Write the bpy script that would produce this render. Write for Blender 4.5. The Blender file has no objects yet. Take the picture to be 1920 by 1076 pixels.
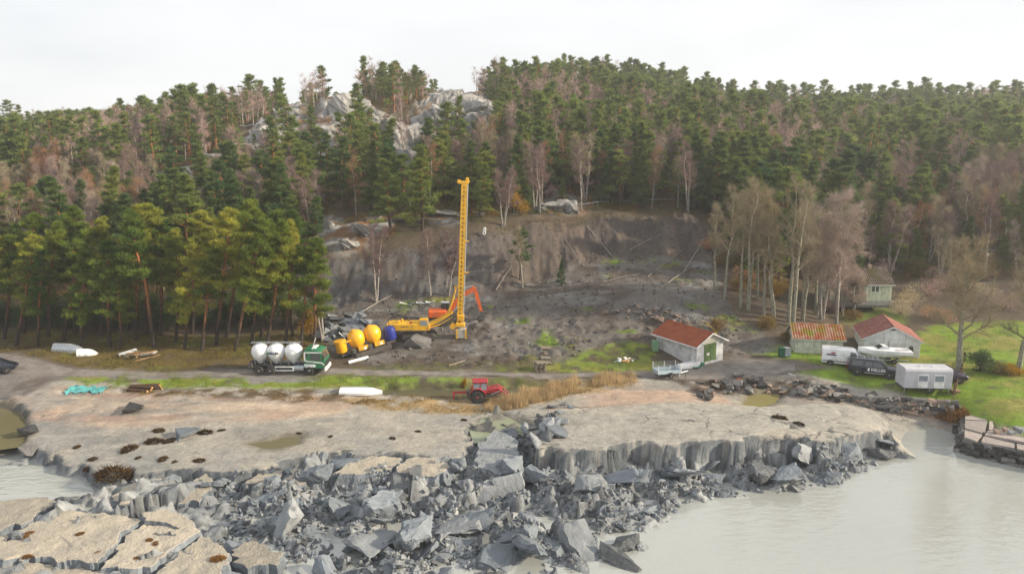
import bpy, bmesh, math, random
import numpy as np
from mathutils import Vector, Matrix, Euler, Quaternion
R = math.radians
SC = bpy.context.scene
COL = SC.collection
# ------------------------------------------------------------------ camera
FPX, CAMZ, PITCH = 1371.0, 27.0, R(10.7)          # focal length in photo pixels (1920 wide), height over the water
cam = bpy.data.objects.new('camera', bpy.data.cameras.new('camera')); COL.objects.link(cam)
cam.location = (0, 0, CAMZ); cam.rotation_euler = (R(90) - PITCH, 0, 0)
cam.data.sensor_width = 36.0; cam.data.lens = 36.0*FPX/1920.0
cam.data.clip_start = 0.5; cam.data.clip_end = 5000
SC.camera = cam
# ------------------------------------------------------------------ light
SUN_EL, SUN_AZ = R(23.0), R(97.0)                  # azimuth clockwise from +Y: the sun stands right and a little ahead
sdir = Vector((math.cos(SUN_EL)*math.sin(SUN_AZ), math.cos(SUN_EL)*math.cos(SUN_AZ), math.sin(SUN_EL)))
sun = bpy.data.objects.new('sun', bpy.data.lights.new('sun', 'SUN')); COL.objects.link(sun)
sun.data.energy = 5.0; sun.data.angle = R(2.5); sun.data.color = (1.0, 0.86, 0.66)
sun.rotation_euler = sdir.to_track_quat('Z', 'Y').to_euler(); sun.location = (80, 60, 90)
W = bpy.data.worlds.new('World'); SC.world = W; W.use_nodes = True
nt = W.node_tree; nt.nodes.clear()
wo = nt.nodes.new('ShaderNodeOutputWorld'); bg = nt.nodes.new('ShaderNodeBackground'); bg.inputs[1].default_value = 0.1
sky = nt.nodes.new('ShaderNodeTexSky'); sky.sky_type = 'NISHITA'; sky.sun_disc = False
sky.sun_elevation = SUN_EL; sky.sun_rotation = SUN_AZ; sky.altitude = 20
tc = nt.nodes.new('ShaderNodeTexCoord'); mp = nt.nodes.new('ShaderNodeMapping'); mp.inputs['Scale'].default_value = (1, 1, 3.5)
nz = nt.nodes.new('ShaderNodeTexNoise'); nz.inputs['Scale'].default_value = 2.2; nz.inputs['Detail'].default_value = 5
rp = nt.nodes.new('ShaderNodeValToRGB')
rp.color_ramp.elements[0].position = 0.32; rp.color_ramp.elements[0].color = (5.9, 6.0, 6.12, 1)
rp.color_ramp.elements[1].position = 0.56; rp.color_ramp.elements[1].color = (6.9, 6.92, 6.96, 1)
mx = nt.nodes.new('ShaderNodeMix'); mx.data_type = 'RGBA'; mx.inputs[0].default_value = 0.9
L = nt.links.new
L(tc.outputs['Generated'], mp.inputs[0]); L(mp.outputs[0], nz.inputs['Vector']); L(nz.outputs[0], rp.inputs[0])
L(sky.outputs[0], mx.inputs[6]); L(rp.outputs[0], mx.inputs[7]); L(mx.outputs[2], bg.inputs[0]); L(bg.outputs[0], wo.inputs[0])
vs = SC.view_settings; vs.view_transform = 'Standard'; vs.look = 'None'; vs.gamma = 1.0; vs.exposure = 0.62; vs.use_curve_mapping = False
SC.render.engine = 'CYCLES'
SC.cycles.use_denoising = True
HAZE = 0.00042
SC.cycles.max_bounces = 6; SC.cycles.diffuse_bounces = 3; SC.cycles.glossy_bounces = 3; SC.cycles.transmission_bounces = 4
SC.cycles.transparent_max_bounces = 6; SC.cycles.volume_bounces = 1
# ------------------------------------------------------------------ geometry of the view
CT, ST = math.cos(PITCH), math.sin(PITCH)
def ray(px, py):
    u, v = (px-960)/FPX, (538-py)/FPX
    return np.array([u, CT + v*ST, -ST + v*CT])
def U(px, py, z):                                   # a point of the photograph at height z
    d = ray(px, py); t = (z-CAMZ)/d[2]; return np.array([d[0]*t, d[1]*t, z])
def UD(px, py, D):                                  # ... at ground distance D
    d = ray(px, py); t = D/d[1]; return np.array([d[0]*t, D, CAMZ + d[2]*t])
def project(x, y, z):
    dz = z-CAMZ; dep = y*CT - dz*ST; up = y*ST + dz*CT
    return 960 + FPX*x/dep, 538 - FPX*up/dep
# ------------------------------------------------------------------ noise
def _h(i, j, s):
    n = (i.astype(np.int64)*374761393 + j.astype(np.int64)*668265263 + s*1442695041) & 0x7fffffff
    n = ((n ^ (n >> 13))*1274126177) & 0x7fffffff
    return ((n ^ (n >> 16)) & 0xffff)/65535.0
def vnoise(x, y, s=0):
    i, j = np.floor(x), np.floor(y); fx, fy = x-i, y-j
    fx, fy = fx*fx*fx*(fx*(fx*6-15)+10), fy*fy*fy*(fy*(fy*6-15)+10)
    a, b, c, d = _h(i, j, s), _h(i+1, j, s), _h(i, j+1, s), _h(i+1, j+1, s)
    return ((a*(1-fx)+b*fx)*(1-fy) + (c*(1-fx)+d*fx)*fy)*2-1
def fbm(x, y, s=0, o=4, g=0.5):
    r = 0; a = 1; t = 0
    for k in range(o):
        r = r + a*vnoise(x*2**k+17.3*k, y*2**k-9.1*k, s+k); t += a; a *= g
    return r/t
def ridged(x, y, s=0, o=4):
    r = 0; a = 1; t = 0
    for k in range(o):
        r = r + a*(1-np.abs(vnoise(x*2**k+3.3*k, y*2**k+7.7*k, s+k))*2); t += a; a *= 0.5
    return r/t
def voro(x, y, s=0, full=False):                                # distance to the nearest cell border (approx.) and the cell's random value
    i, j = np.floor(x), np.floor(y)
    d1 = np.full(x.shape, 9.0); d2 = d1.copy(); idv = np.zeros(x.shape); TX = TY = np.zeros(x.shape)
    for a in (-1, 0, 1):
        for b in (-1, 0, 1):
            cx, cy = i+a+_h(i+a, j+b, s), j+b+_h(i+a, j+b, s+7)
            d = np.hypot(cx-x, cy-y); hv = _h(i+a, j+b, s+13)
            n1 = d < d1
            if full: TX, TY = np.where(n1, (x-cx)*(_h(i+a, j+b, s+17)-.5), TX), np.where(n1, (y-cy)*(_h(i+a, j+b, s+23)-.5), TY)
            d2 = np.where(n1, d1, np.minimum(d2, d)); idv = np.where(n1, hv, idv); d1 = np.where(n1, d, d1)
    return (d2-d1, idv, TX+TY) if full else (d2-d1, idv)
def sstep(a, b, x):
    t = np.clip((x-a)/(b-a), 0, 1); return t*t*(3-2*t)
def sdist(poly, X, Y):                              # signed distance to a closed polygon, inside positive (-12 when far outside)
    P = np.asarray(poly, float)[:, :2]; n = len(P); X = np.asarray(X, float); Y = np.asarray(Y, float)
    bb = (X > P[:, 0].min()-12) & (X < P[:, 0].max()+12) & (Y > P[:, 1].min()-12) & (Y < P[:, 1].max()+12)
    if X.size > 500 and not bb.all():
        out = np.full(X.shape, -12.); out[bb] = sdist(poly, X[bb], Y[bb]) if bb.any() else 0; return out
    d = np.full(X.shape, 1e9); ins = np.zeros(X.shape, bool)
    for k in range(n):
        a, b = P[k], P[(k+1) % n]; e = b-a
        t = np.clip(((X-a[0])*e[0] + (Y-a[1])*e[1])/max(e@e, 1e-9), 0, 1)
        d = np.minimum(d, np.hypot(X-a[0]-t*e[0], Y-a[1]-t*e[1]))
        c = (a[1] > Y) != (b[1] > Y)
        ins ^= c & (X < (b[0]-a[0])*(Y-a[1])/((b[1]-a[1]) if abs(b[1]-a[1]) > 1e-12 else 1e-12)+a[0])
    return np.where(ins, d, -d)
# ------------------------------------------------------------------ heights: two surfaces through surveyed points
class RBF:
    def __init__(s, pts, c=3.0):
        P = np.array(pts, float); s.p = P[:, :2]; s.c = c
        n = len(P); A = np.zeros((n+3, n+3))
        A[:n, :n] = -np.sqrt(((s.p[:, None]-s.p[None])**2).sum(-1)+c*c)
        A[:n, :n] += np.eye(n)*0.6
        A[:n, n] = 1; A[:n, n+1:] = s.p; A[n:, :n] = A[:n, n:].T
        s.w = np.linalg.solve(A, np.concatenate([P[:, 2], [0, 0, 0]]))
    def __call__(s, X, Y):
        X = np.asarray(X, np.float32 if np.size(X) > 9000 else float); Y = np.asarray(Y, X.dtype)
        n = len(s.p); r = s.w[n] + s.w[n+1]*X + s.w[n+2]*Y
        for k in range(n):
            dx = X-X.dtype.type(s.p[k, 0]); dy = Y-X.dtype.type(s.p[k, 1]); r = r - X.dtype.type(s.w[k])*np.sqrt(dx*dx+dy*dy+X.dtype.type(s.c*s.c))
        return r
near = [  # px, py, z : beach, road shelf, lawn, slide floor
 (-150,760,1.2),(0,745,1.3),(60,800,1.0),(150,850,.9),(230,885,1.0),(-200,690,2.6),
 (300,760,1.5),(300,820,1.5),(330,875,1.5),(480,800,1.5),(450,870,1.5),(600,770,1.6),(600,840,1.5),(760,760,1.5),(760,850,1.7),(860,850,1.7),
 (900,790,1.5),(1000,770,1.7),(1050,740,1.7),(1020,845,2.1),(1200,770,2.2),(1200,830,2.3),(1350,830,2.3),(1400,780,2.1),(1500,820,2.1),(1600,800,1.7),(1640,810,1.6),
 (1330,740,1.8),(1430,750,1.5),(1560,760,1.4),(1660,790,.9),(1620,740,1.5),(1720,800,.05),(1700,770,.9),(1780,810,-.2),(1780,770,.8),(1720,850,-.8),(1850,880,-1.),(1950,910,-1.2),(2100,900,-1.5),
 (0,690,2.6),(0,665,2.9),(150,690,2.4),(300,695,2.2),(300,722,1.7),(520,720,1.8),(600,697,2.2),(700,722,1.7),(700,740,1.35),(900,740,1.1),(900,702,2.2),(960,700,2.2),(1080,715,1.9),(1200,695,2.4),(1280,715,2.0),(1400,690,2.7),(1480,715,2.3),(1550,690,3.0),(1560,720,2.6),(1700,724,2.6),(1800,748,2.5),(1700,700,3.0),(1800,715,2.9),(1900,780,2.1),(1950,740,2.7),(2100,760,2.6),
 (100,655,3.1),(300,655,3.2),(450,655,3.2),(560,650,3.2),(660,660,2.8),(640,640,3.4),(700,645,3.3),(770,634,3.6),(860,630,3.7),(960,640,3.5),(1000,620,4.2),(1100,640,3.6),(1150,660,3.1),(1000,670,2.7),(800,670,2.7),(1200,600,5.0),(1300,590,5.6),(1290,670,2.9),(1380,660,3.0),
 (700,590,5.2),(620,600,5.0),(900,570,5.6),(1000,560,6.2),(1100,550,7.0),(1250,545,7.8),(1330,575,6.0),(1400,600,5.2),(1440,640,3.8),(1480,665,3.2),(1540,664,3.2),(1670,668,3.2),(1800,650,3.7),(1900,640,4.0),
]
far = [   # px, py, ground distance : scar, cliffs, hillside, ridge
 (620,565,104),(620,490,107.5),(750,555,104.5),(750,470,109),(850,455,111),(900,545,106.5),(910,440,112),(1000,520,110),(1000,422,117),(1100,480,115),(1150,405,125),(1200,470,118),(1290,405,126),(1290,480,117),(1340,500,114),(1350,560,98),
 (400,600,98),(400,490,104),(200,610,97),(200,500,104),(0,620,97),(0,510,105),(-200,600,98),
 (700,420,121),(900,400,124),(1150,388,132),(1050,385,130),(540,420,124),(480,400,131),(300,420,130),(100,440,127),(-100,460,125),
 (300,350,150),(450,290,166),(560,235,182),(650,195,196),(720,220,190),(860,190,200),(920,230,190),(860,250,186),(740,290,170),(640,335,153),(740,365,139),(800,330,150),(520,320,158),(560,350,147),
 (0,330,165),(150,310,170),(-200,340,170),(0,325,235),(200,288,235),(400,250,228),(550,256,240),(680,240,255),(800,216,268),(900,202,272),(1000,190,280),(1130,166,290),(1300,222,275),(1400,282,250),(1500,275,235),(1700,290,220),(1900,262,240),(2100,255,240),(-200,345,235),
 (1620,572,103),(1560,585,101),(1620,525,115),(1800,485,119),(1900,480,117),(1850,560,105),(1960,560,104),(1700,400,146),(1500,415,140),(1400,470,118),(1440,560,100),(1420,520,108),(1700,300,186),(1450,280,186),(1900,300,181),(1150,290,185),(1000,300,166),(1200,345,150),(2100,320,180),(2100,470,120),(1300,330,160),
]
up_pts = [U(*p) for p in near] + [UD(*p) for p in far]
up_pts += [(-120,20,-2),(120,20,-2),(0,10,-3),(-160,70,1),(180,70,-2),(-180,110,6),(200,110,34),(-220,200,26),(230,200,34),(-200,330,40),(0,360,50),(200,340,48),(-250,480,30),(0,500,40),(250,480,36),(-500,300,20),(500,300,24),(-600,700,20),(600,700,20),(0,750,25),(-500,0,-4),(500,0,-4),(150,118,30),(170,150,36),(135,108,20)]
upper = RBF(up_pts, 2.5)
low = [(0,960,.0),(0,900,-.25),(100,900,-.3),(190,925,-.15),(40,1030,.4),(260,980,.4),(330,930,.5),(300,1076,.3),(430,1010,.0),(470,1060,-.05),(500,930,.5),(640,920,.6),(620,1000,.3),(620,1070,.05),(760,900,.7),(800,960,.4),(800,1060,.1),(900,900,.7),(960,980,.35),(960,1070,.05),(1050,895,.25),(1080,960,.45),(1060,1050,.1),(1150,930,.5),(1200,872,.2),(1200,905,.35),(1262,945,.0),(1150,1000,-.1),(1200,1040,-.25),(1300,878,.15),(1320,908,.3),(1400,888,.25),(1480,912,.1),(1550,890,.1),(1500,940,-.5),(1620,850,.15),(1680,830,-.2),(1350,980,-.8),(1500,1020,-1.2),(1800,1000,-1.6),(1900,900,-1.5),(1750,880,-1.),(900,810,1.0),(960,800,.9),(-200,1000,.1),(-200,900,-.3),(465,1008,-.3),(545,1066,-.25),(905,992,-.2),(830,1064,-.2),(1130,1012,-.3)]
lower = RBF([U(*p) for p in low] + [(0,20,-3),(-80,20,-2.5),(80,20,-3),(0,90,1),(-100,80,.5),(100,80,-.5)], 1.5)
def raymarch(px, py, f, t0=35., t1=420., n=1600):
    d = ray(px, py); t = np.linspace(t0, t1, n)
    X, Y, Z = d[0]*t, d[1]*t, CAMZ+d[2]*t
    g = Z-f(X, Y); k = np.argmax(g < 0)
    if k == 0: k = n-1
    a = g[k-1]/(g[k-1]-g[k]) if g[k-1] != g[k] else 0
    tt = t[k-1]+(t[k]-t[k-1])*a
    return np.array([d[0]*tt, d[1]*tt, CAMZ+d[2]*tt])
def WP(pts, f=None): return [raymarch(a, b, f or upper) for a, b in pts]
# the broken edge of the beach, seen from the sea side, then round behind
EDGE = [(-400,800),(-60,775),(38,760),(48,800),(44,832),(90,850),(135,872),(190,908),(236,900),(240,878),(250,892),(330,884),(420,884),(500,878),(545,866),(600,852),(640,846),(700,850),(760,854),(862,861),(880,845),(890,825),(880,802),(905,784),(930,772),(962,785),(985,800),(990,830),(1003,850),(1060,851),(1150,848),(1220,836),(1330,842),(1350,835),(1405,825),(1480,829),(1560,833),(1600,826),(1640,816),(1668,800),(1690,850),(2300,900)]
A_poly = [p[:2] for p in WP(EDGE)] + [np.array(p) for p in ((700,80),(700,800),(-700,800),(-700,70))]
POOLS = {  # name: (z, polygon)
 'p_inlet': (1.25, [(893,828),(886,805),(905,788),(930,775),(960,782),(1000,802),(995,815),(955,812),(930,825)]),
 'p_left': (0.75, [(-80,760),(0,762),(38,775),(46,800),(42,832),(0,838),(-80,840)]),
 'p_thin': (1.40, [(468,832),(500,828),(530,820),(563,816),(556,832),(520,842),(495,842)]),
 'p_right': (1.45, [(1388,764),(1400,745),(1425,736),(1465,738),(1455,755),(1430,764)]),
 'p_ditch': (1.12, [(690,738),(730,730),(800,729),(860,730),(960,726),(1060,722),(1060,730),(960,742),(860,746),(760,744)]),
}
POOLW = {k: (z, [U(a, b, z)[:2] for a, b in pl]) for k, (z, pl) in POOLS.items()}
Zn = {  # zones on the ground, photo outline -> place on the ground
 'sand': [(-60,760),(60,725),(300,735),(470,745),(640,740),(700,745),(640,775),(500,790),(300,800),(150,800),(60,790)],
 'sand2': [(1010,760),(1060,735),(1130,722),(1280,728),(1350,745),(1390,770),(1250,765),(1120,772),(1040,775)],
 'sand3': [(1480,745),(1560,748),(1680,760),(1790,765),(1800,800),(1720,785),(1600,765),(1500,762)],
 'reedbank': [(640,745),(760,742),(860,745),(960,735),(1050,722),(1110,708),(1190,705),(1190,722),(1080,740),(1000,760),(900,778),(800,775),(700,765)],
 'mud_edge': [(200,722),(330,728),(640,733),(760,742),(700,760),(560,752),(400,745),(260,742)],
 'grass_a': [(120,705),(200,697),(330,702),(480,706),(640,700),(800,706),(960,712),(1080,712),(1060,722),(900,728),(760,729),(640,728),(480,727),(300,726),(160,722)],
 'grass_b': [(660,690),(800,680),(960,678),(1010,660),(1100,655),(1180,635),(1220,650),(1250,690),(1200,700),(1040,697),(900,697),(700,694)],
 'grove': [(-100,668),(0,660),(90,675),(170,692),(300,697),(440,685),(560,678),(620,650),(560,620),(300,625),(0,625),(-100,630)],
 'lawn': [(1400,660),(1470,672),(1560,690),(1480,697),(1530,702),(1640,730),(1790,758),(1805,780),(1860,800),(1920,815),(2100,850),(2200,620),(1900,600),(1750,610),(1700,640),(1560,666),(1440,645)],
 'lawn2': [(1570,590),(1650,575),(1700,585),(1690,620),(1600,615)],
 'slide': [(610,640),(600,600),(620,565),(620,492),(750,470),(850,455),(910,442),(1000,422),(1150,405),(1290,405),(1335,440),(1345,520),(1360,570),(1400,610),(1450,640),(1460,660),(1380,665),(1250,640),(1150,640),(1050,680),(900,690),(700,690)],
 'scar': [(540,590),(560,500),(620,490),(750,470),(850,455),(910,440),(1000,420),(1150,403),(1290,403),(1340,440),(1340,490),(1200,480),(1100,490),(1000,530),(900,555),(750,565),(620,580)],
 'track': [(-100,690),(0,662),(60,672),(130,690),(300,699),(470,696),(620,690),(800,696),(960,700),(1200,697),(1280,700),(1290,680),(1380,668),(1480,675),(1560,688),(1480,700),(1290,712),(1100,704),(960,706),(640,702),(400,708),(130,706),(60,740),(-100,760)],
 'rubbleshore': [(1270,715),(1400,708),(1500,705),(1600,735),(1560,745),(1440,738),(1310,738)],
 'slabR': [(1030,780),(1060,772),(1120,768),(1180,766),(1230,760),(1300,757),(1360,762),(1400,766),(1470,764),(1560,762),(1620,768),(1668,795),(1680,830),(1500,860),(1200,870),(1000,880),(1005,820)],
 'gravel': [(440,697),(620,700),(600,715),(470,718)],
 'mudpatch': [(680,690),(780,668),(850,672),(960,668),(1010,672),(1000,688),(860,692)],
}
ZW = {k: [p[:2] for p in WP(v)] for k, v in Zn.items()}
ROCKS = [  # bare rock on the hill
 [(285,345),(330,318),(400,300),(450,265),(520,225),(545,190),(560,195),(570,240),(480,290),(400,320),(330,355),(300,365)],
 [(600,215),(640,180),(690,205),(740,225),(770,250),(790,215),(830,185),(880,185),(930,215),(925,250),(880,245),(830,255),(790,290),(800,330),(750,340),(720,300),(740,270),(690,235),(640,250),(600,300),(585,270)],
 [(625,470),(700,400),(735,395),(730,420),(680,460),(640,480)],
 [(595,410),(620,400),(640,450),(610,460)],
 [(1000,380),(1040,365),(1080,375),(1075,400),(1010,402)],
 [(800,395),(850,392),(860,415),(810,415)],
]
RW = [[p[:2] for p in WP(v)] for v in ROCKS]
def axis(segs):
    o = []
    for a, b, s in segs: o.append(np.arange(a, b-1e-6, s))
    return np.concatenate(o)
gy = np.concatenate([axis([(-60,30,6),(30,41,1.),(41,97,.24),(97,132,.42),(132,210,1.0),(210,310,1.6),(310,420,6),(420,800,20)]), [800]])
xr = axis([(0,40,.26),(40,62,.34),(62,100,.6),(100,170,1.6),(170,300,6),(300,700,25)]); xr = np.concatenate([xr, [700]])
gx = np.concatenate([-xr[::-1], xr[1:]])
GX, GY = np.meshgrid(gx, gy)
wx = fbm(GX*.9, GY*.9, 5, 3); wy = fbm(GX*.9, GY*.9, 15, 3)
zu, zl = upper(GX, GY), np.full(GX.shape, -3.)
nr_ = (GY > 25) & (GY < 80) & (np.abs(GX) < 75); zl[nr_] = lower(GX[nr_], GY[nr_])
zn = [.9*fbm(GX*.5, GY*.5, 31+i, 4) for i in range(4)]
M = {k: sstep(-.8, .8, sdist(v, GX, GY) + zn[i % 4]) for i, (k, v) in enumerate(ZW.items())}
rockm = np.zeros(GX.shape); rn = 3*fbm(GX*.15, GY*.15, 51, 4)
for i, v in enumerate(RW): rockm = np.maximum(rockm, sstep(-3., 2., sdist(v, GX, GY) + rn))
sdA = sdist(A_poly, GX, GY)
vb, vid = voro(GX*.55 + .3*wx, GY*.8 + .3*wy, 3)
edge = sdA + .8*(vid-.5) + .5*fbm(GX/3.2, GY/3.2, 6, 2) + .22*fbm(GX*1.8, GY*1.8, 8, 3)
mA = sstep(-.10, .12, edge)
hill = sstep(0, 10, sdist([p[:2] for p in WP([(-400,590),(0,600),(300,595),(600,590),(620,490),(750,468),(910,438),(1000,418),(1150,402),(1290,402),(1345,460),(1370,560),(1450,560),(1560,560),(1700,540),(1900,540),(2300,560)])] + [np.array(p) for p in ((700,100),(700,800),(-700,800),(-700,100))], GX, GY))
beach = sstep(1.5, 4.5, edge)*(1-hill)
zu = zu + hill*(2.4*fbm(GX/26, GY/26, 1, 5) + 1.1*ridged(GX/9, GY/9, 2, 4)) + rockm*np.where(GY>142, 1., .25)*(1.5*fbm(GX/16, GY/16, 4, 3)+.7*ridged(GX/8+.4*GY/8, GY/12, 4, 5)+.4)
cl, _ = voro(GX*.14+.25*wx, GY*.14, 21)
dip = (GX*.5+GY*.2)/6.5 + 1.2*fbm(GX/15, GY/15, 26, 3)
zu = zu + rockm*np.where(GY>142, 1., .3)*(1.1*(dip % 1.0) - .8*(1-sstep(0,.1,cl)))
sl = M['slide']*(1-M['scar'])*(1-M['track'])
bil = np.abs(fbm(GX/1.7, GY/1.4, 61, 4))
zu = zu + sl*(.75*bil + .35*fbm(GX/6, GY/6, 62, 3) - .12)*sstep(-.2, .5, fbm(GX/11, GY/11, 63, 2)+.35)
zu = zu + M['scar']*((.5+.8*sstep(-5, 12, GX))*fbm(GX/3.6, GY/9, 64, 5, .6) + .25*ridged(GX/1.3, GY/4, 65, 3) + .35*fbm(GX/1.1, GY/1.1, 166, 3))
zu = zu + (1-hill)*(1-sl)*(.05*fbm(GX/1.3, GY/1.3, 66, 3)+.10*fbm(GX/5, GY/5, 67, 3)*(1-M['track']))
zu = zu + M['mudpatch']*.55*np.maximum(0, fbm(GX/3, GY/2, 68, 4)) + M['rubbleshore']*.3*fbm(GX/.8, GY/.8, 69, 3)
zu = zu + .22*(1-hill)*sstep(0,.4,fbm(GX/7+.3, GY/3.2, 72, 3))*M['sand']
zu = zu + .34*sstep(-.12, .12, sdist(ZW['slabR'], GX, GY)+.5*fbm(GX/2.5, GY/2.5, 170, 3)+.5*(vid-.5))*(1-hill)
# fine open cracks in the beach near its broken edge
ck, _ = voro(GX/6.5+.10*wx, GY/5.0+.10*wy, 77)
crack = (1-sstep(.004, .022, ck))*sstep(9, 3, edge)*mA*(1-hill)*sstep(-.1, .3, fbm(GX/9, GY/9, 78, 2)+.1)
zu = zu - .35*crack
for k, (z, pl) in POOLW.items():
    s = sstep(-.7, .8, sdist(pl, GX, GY) + .45*fbm(GX/1.5, GY/1.5, 71, 3))
    zu = zu*(1-s) + np.minimum(zu, z-.3)*s
    rim = sstep(-2.5, -.6, sdist(pl, GX, GY))*(1-s); zu = zu*(1-rim) + np.maximum(zu, z+.05)*rim
inl = sstep(-.5, .6, sdist(POOLW['p_inlet'][1], GX, GY))
zl = zl*(1-inl) + np.minimum(zl, .9)*inl
b2, _ = voro(GX/1.1+.3*wx, GY/1.1+.3*wy, 81)
onl = sstep(-.45, .35, zl)
c1, i1, t1 = voro(GX/2.3+.35*wx, GY/2.0+.35*wy, 83, True); c2, i2, t2 = voro(GX/.95+.3*wx, GY/.85+.3*wy, 84, True)
zl = zl + .30*fbm(GX/1.6, GY/1.6, 82, 4)*sstep(-.8, .2, zl) + onl*(1.0*(i1-.45) + 1.5*t1*2.4 - .25*(1-sstep(0, .10, c1))) + onl*(.42*(i2-.4) + 1.3*t2*.9 - .14*(1-sstep(0, .12, c2)))*(.35+.65*sstep(-.2, .3, fbm(GX/3, GY/3, 85, 2)))
GZ = zl*(1-mA) + zu*mA
SX, SY = np.gradient(GZ, gy, gx)[::-1]
slope = np.hypot(SX, SY)
def hz(x, y):                                       # height of the ground
    i = int(np.clip(np.searchsorted(gx, x)-1, 0, len(gx)-2)); j = int(np.clip(np.searchsorted(gy, y)-1, 0, len(gy)-2))
    a = (x-gx[i])/(gx[i+1]-gx[i]); b = (y-gy[j])/(gy[j+1]-gy[j])
    return float((GZ[j,i]*(1-a)+GZ[j,i+1]*a)*(1-b) + (GZ[j+1,i]*(1-a)+GZ[j+1,i+1]*a)*b)
def hzv(X, Y):
    i = np.clip(np.searchsorted(gx, X)-1, 0, len(gx)-2); j = np.clip(np.searchsorted(gy, Y)-1, 0, len(gy)-2)
    a = (X-gx[i])/(gx[i+1]-gx[i]); b = (Y-gy[j])/(gy[j+1]-gy[j])
    return (GZ[j,i]*(1-a)+GZ[j,i+1]*a)*(1-b) + (GZ[j+1,i]*(1-a)+GZ[j+1,i+1]*a)*b
def grid_at(F, X, Y):
    i = np.clip(np.searchsorted(gx, X)-1, 0, len(gx)-2); j = np.clip(np.searchsorted(gy, Y)-1, 0, len(gy)-2)
    return F[j, i]
def P(px, py): return raymarch(px, py, hzv)         # where the photograph's pixel meets the ground
# ------------------------------------------------------------------ albedo of the ground
def C(*a): return np.array(a)
def lay(col, c, m): return col*(1-m[..., None]) + np.asarray(c)*m[..., None]
n1, n2, n3 = fbm(GX/4, GY/4, 91, 4), fbm(GX/1.2, GY/1.2, 92, 4), fbm(GX/14, GY/14, 93, 4)
col = np.zeros(GX.shape+(3,)) + C(.185, .20, .215)                                 # blue clay
col = lay(col, C(.315, .295, .255), mA)                                             # dried grey-tan top
col = lay(col, C(.27, .262, .242), mA*sstep(.0, .5, n1)*.7)
col = lay(col, C(.37, .275, .21), np.maximum(np.maximum(M['sand'], M['sand2']), .8*M['sand3'])*sstep(-.7, .3, n3+n1*.6))
col = lay(col, C(.42, .345, .27), M['sand']*sstep(.0, .5, fbm(GX/9, GY/2.5, 94, 3)))
col = lay(col, C(.20, .195, .18), mA*sstep(.05, .4, fbm(GX/6, GY/2.6, 161, 4))*.75); col = lay(col, C(.28, .205, .165), mA*M['sand']*sstep(.1, .4, fbm(GX/7, GY/1.6, 162, 3))*.8); col = lay(col, C(.235, .24, .235), mA*sstep(6, 1, edge)*sstep(-.3, .3, fbm(GX/3, GY/3, 163, 3))*.6)
sR = sstep(-.1, .15, sdist(ZW['slabR'], GX, GY)+.5*fbm(GX/2.5, GY/2.5, 170, 3)+.5*(vid-.5)); col = lay(col, C(.30, .288, .258), mA*sR*.85); col = lay(col, C(.36, .33, .28), mA*sR*sstep(.0, .4, fbm(GX/5, GY/3, 171, 3))*.7)
col = lay(col, C(.10, .072, .042), M['mud_edge']*sstep(-.35, .25, n2+.4*n1))
col = lay(col, C(.27, .19, .09), M['reedbank']*sstep(-.6, .2, n2))
shelf = sstep(.3, 1.2, sdist([p[:2] for p in WP([(-300,745),(60,715),(200,722),(640,730),(760,738),(960,728),(1080,715),(1200,712),(1290,722),(1500,705),(1640,732),(1800,770),(2300,860)])] + [np.array(p) for p in ((700,90),(700,800),(-700,800),(-700,90))], GX, GY)+.4*n2)
col = lay(col, C(.085, .065, .045), shelf)                                          # earth
gr = C(.15, .235, .022)
gcol = np.zeros(GX.shape+(3,)) + gr
gcol = lay(gcol, C(.21, .20, .05), sstep(-.1, .5, n1+.5*n2)); gcol = lay(gcol, C(.10, .14, .025), sstep(.1, .6, -n2))
def layc(col, c2, m): return col*(1-m[..., None]) + c2*m[..., None]
col = layc(col, gcol, M['grass_a']*sstep(-.35, .1, n1+.6*n2+.15))
col = layc(col, gcol, M['grass_b']*sstep(-.3, .25, n1+.8*n2))
col = layc(col, gcol, np.maximum(M['lawn'], .6*M['lawn2'])*sstep(-1.0, -.3, n2))
col = lay(col, C(.115, .085, .028), M['grove']*sstep(-.5, .3, n2+.2))
col = layc(col, gcol*.8, M['grove']*sstep(.1, .5, n1))
floor_ = C(.055, .042, .022)
col = lay(col, floor_, hill)
col = lay(col, C(.10, .075, .03), hill*sstep(0, .5, n1)); col = lay(col, C(.085, .09, .022), hill*sstep(.1, .55, n2+.4*n3))
sc_ = C(.066, .054, .047)
col = lay(col, C(.125, .115, .105), sl*.9); col = lay(col, C(.075, .06, .05), sl*sstep(-.05, .45, n1+.3*n2)); col = lay(col, C(.17, .17, .165), sl*sstep(.25, .6, fbm(GX/6, GY/3, 96, 4)))
col = layc(col, gcol*.7, M['slide']*(1-M['scar'])*sstep(.38, .6, fbm(GX/5+9, GY/3, 97, 4)))
col = lay(col, sc_, M['scar']); col = lay(col, C(.10, .078, .064), M['scar']*sstep(0, .4, fbm(GX/2.2, GY/12, 98, 3))); col = lay(col, C(.105, .10, .10), M['scar']*sstep(6, -14, GX)*sstep(-.5, .1, n1)); col = lay(col, C(.115, .122, .128), M['scar']*sstep(.15, .5, fbm(GX/5+4, GY/14, 99, 3)))
col = lay(col, C(.03, .022, .014), M['scar']*sstep(.25, .8, hill)*.85)
col = lay(col, C(.075, .058, .045), M['mudpatch']*sstep(-.3, .3, n2+.3))
col = lay(col, C(.17, .155, .145), M['track']*(1-sl*.5)); col = lay(col, C(.12, .10, .085), M['track']*sstep(0, .4, n1))
col = lay(col, C(.19, .185, .18), M['gravel']); col = lay(col, C(.06, .04, .028), M['rubbleshore']*sstep(-.4, .3, n2+.2))
rk = np.maximum(rockm, hill*sstep(1.5, 2.3, slope)*sstep(-.1,.4,n3)*.7)
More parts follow.
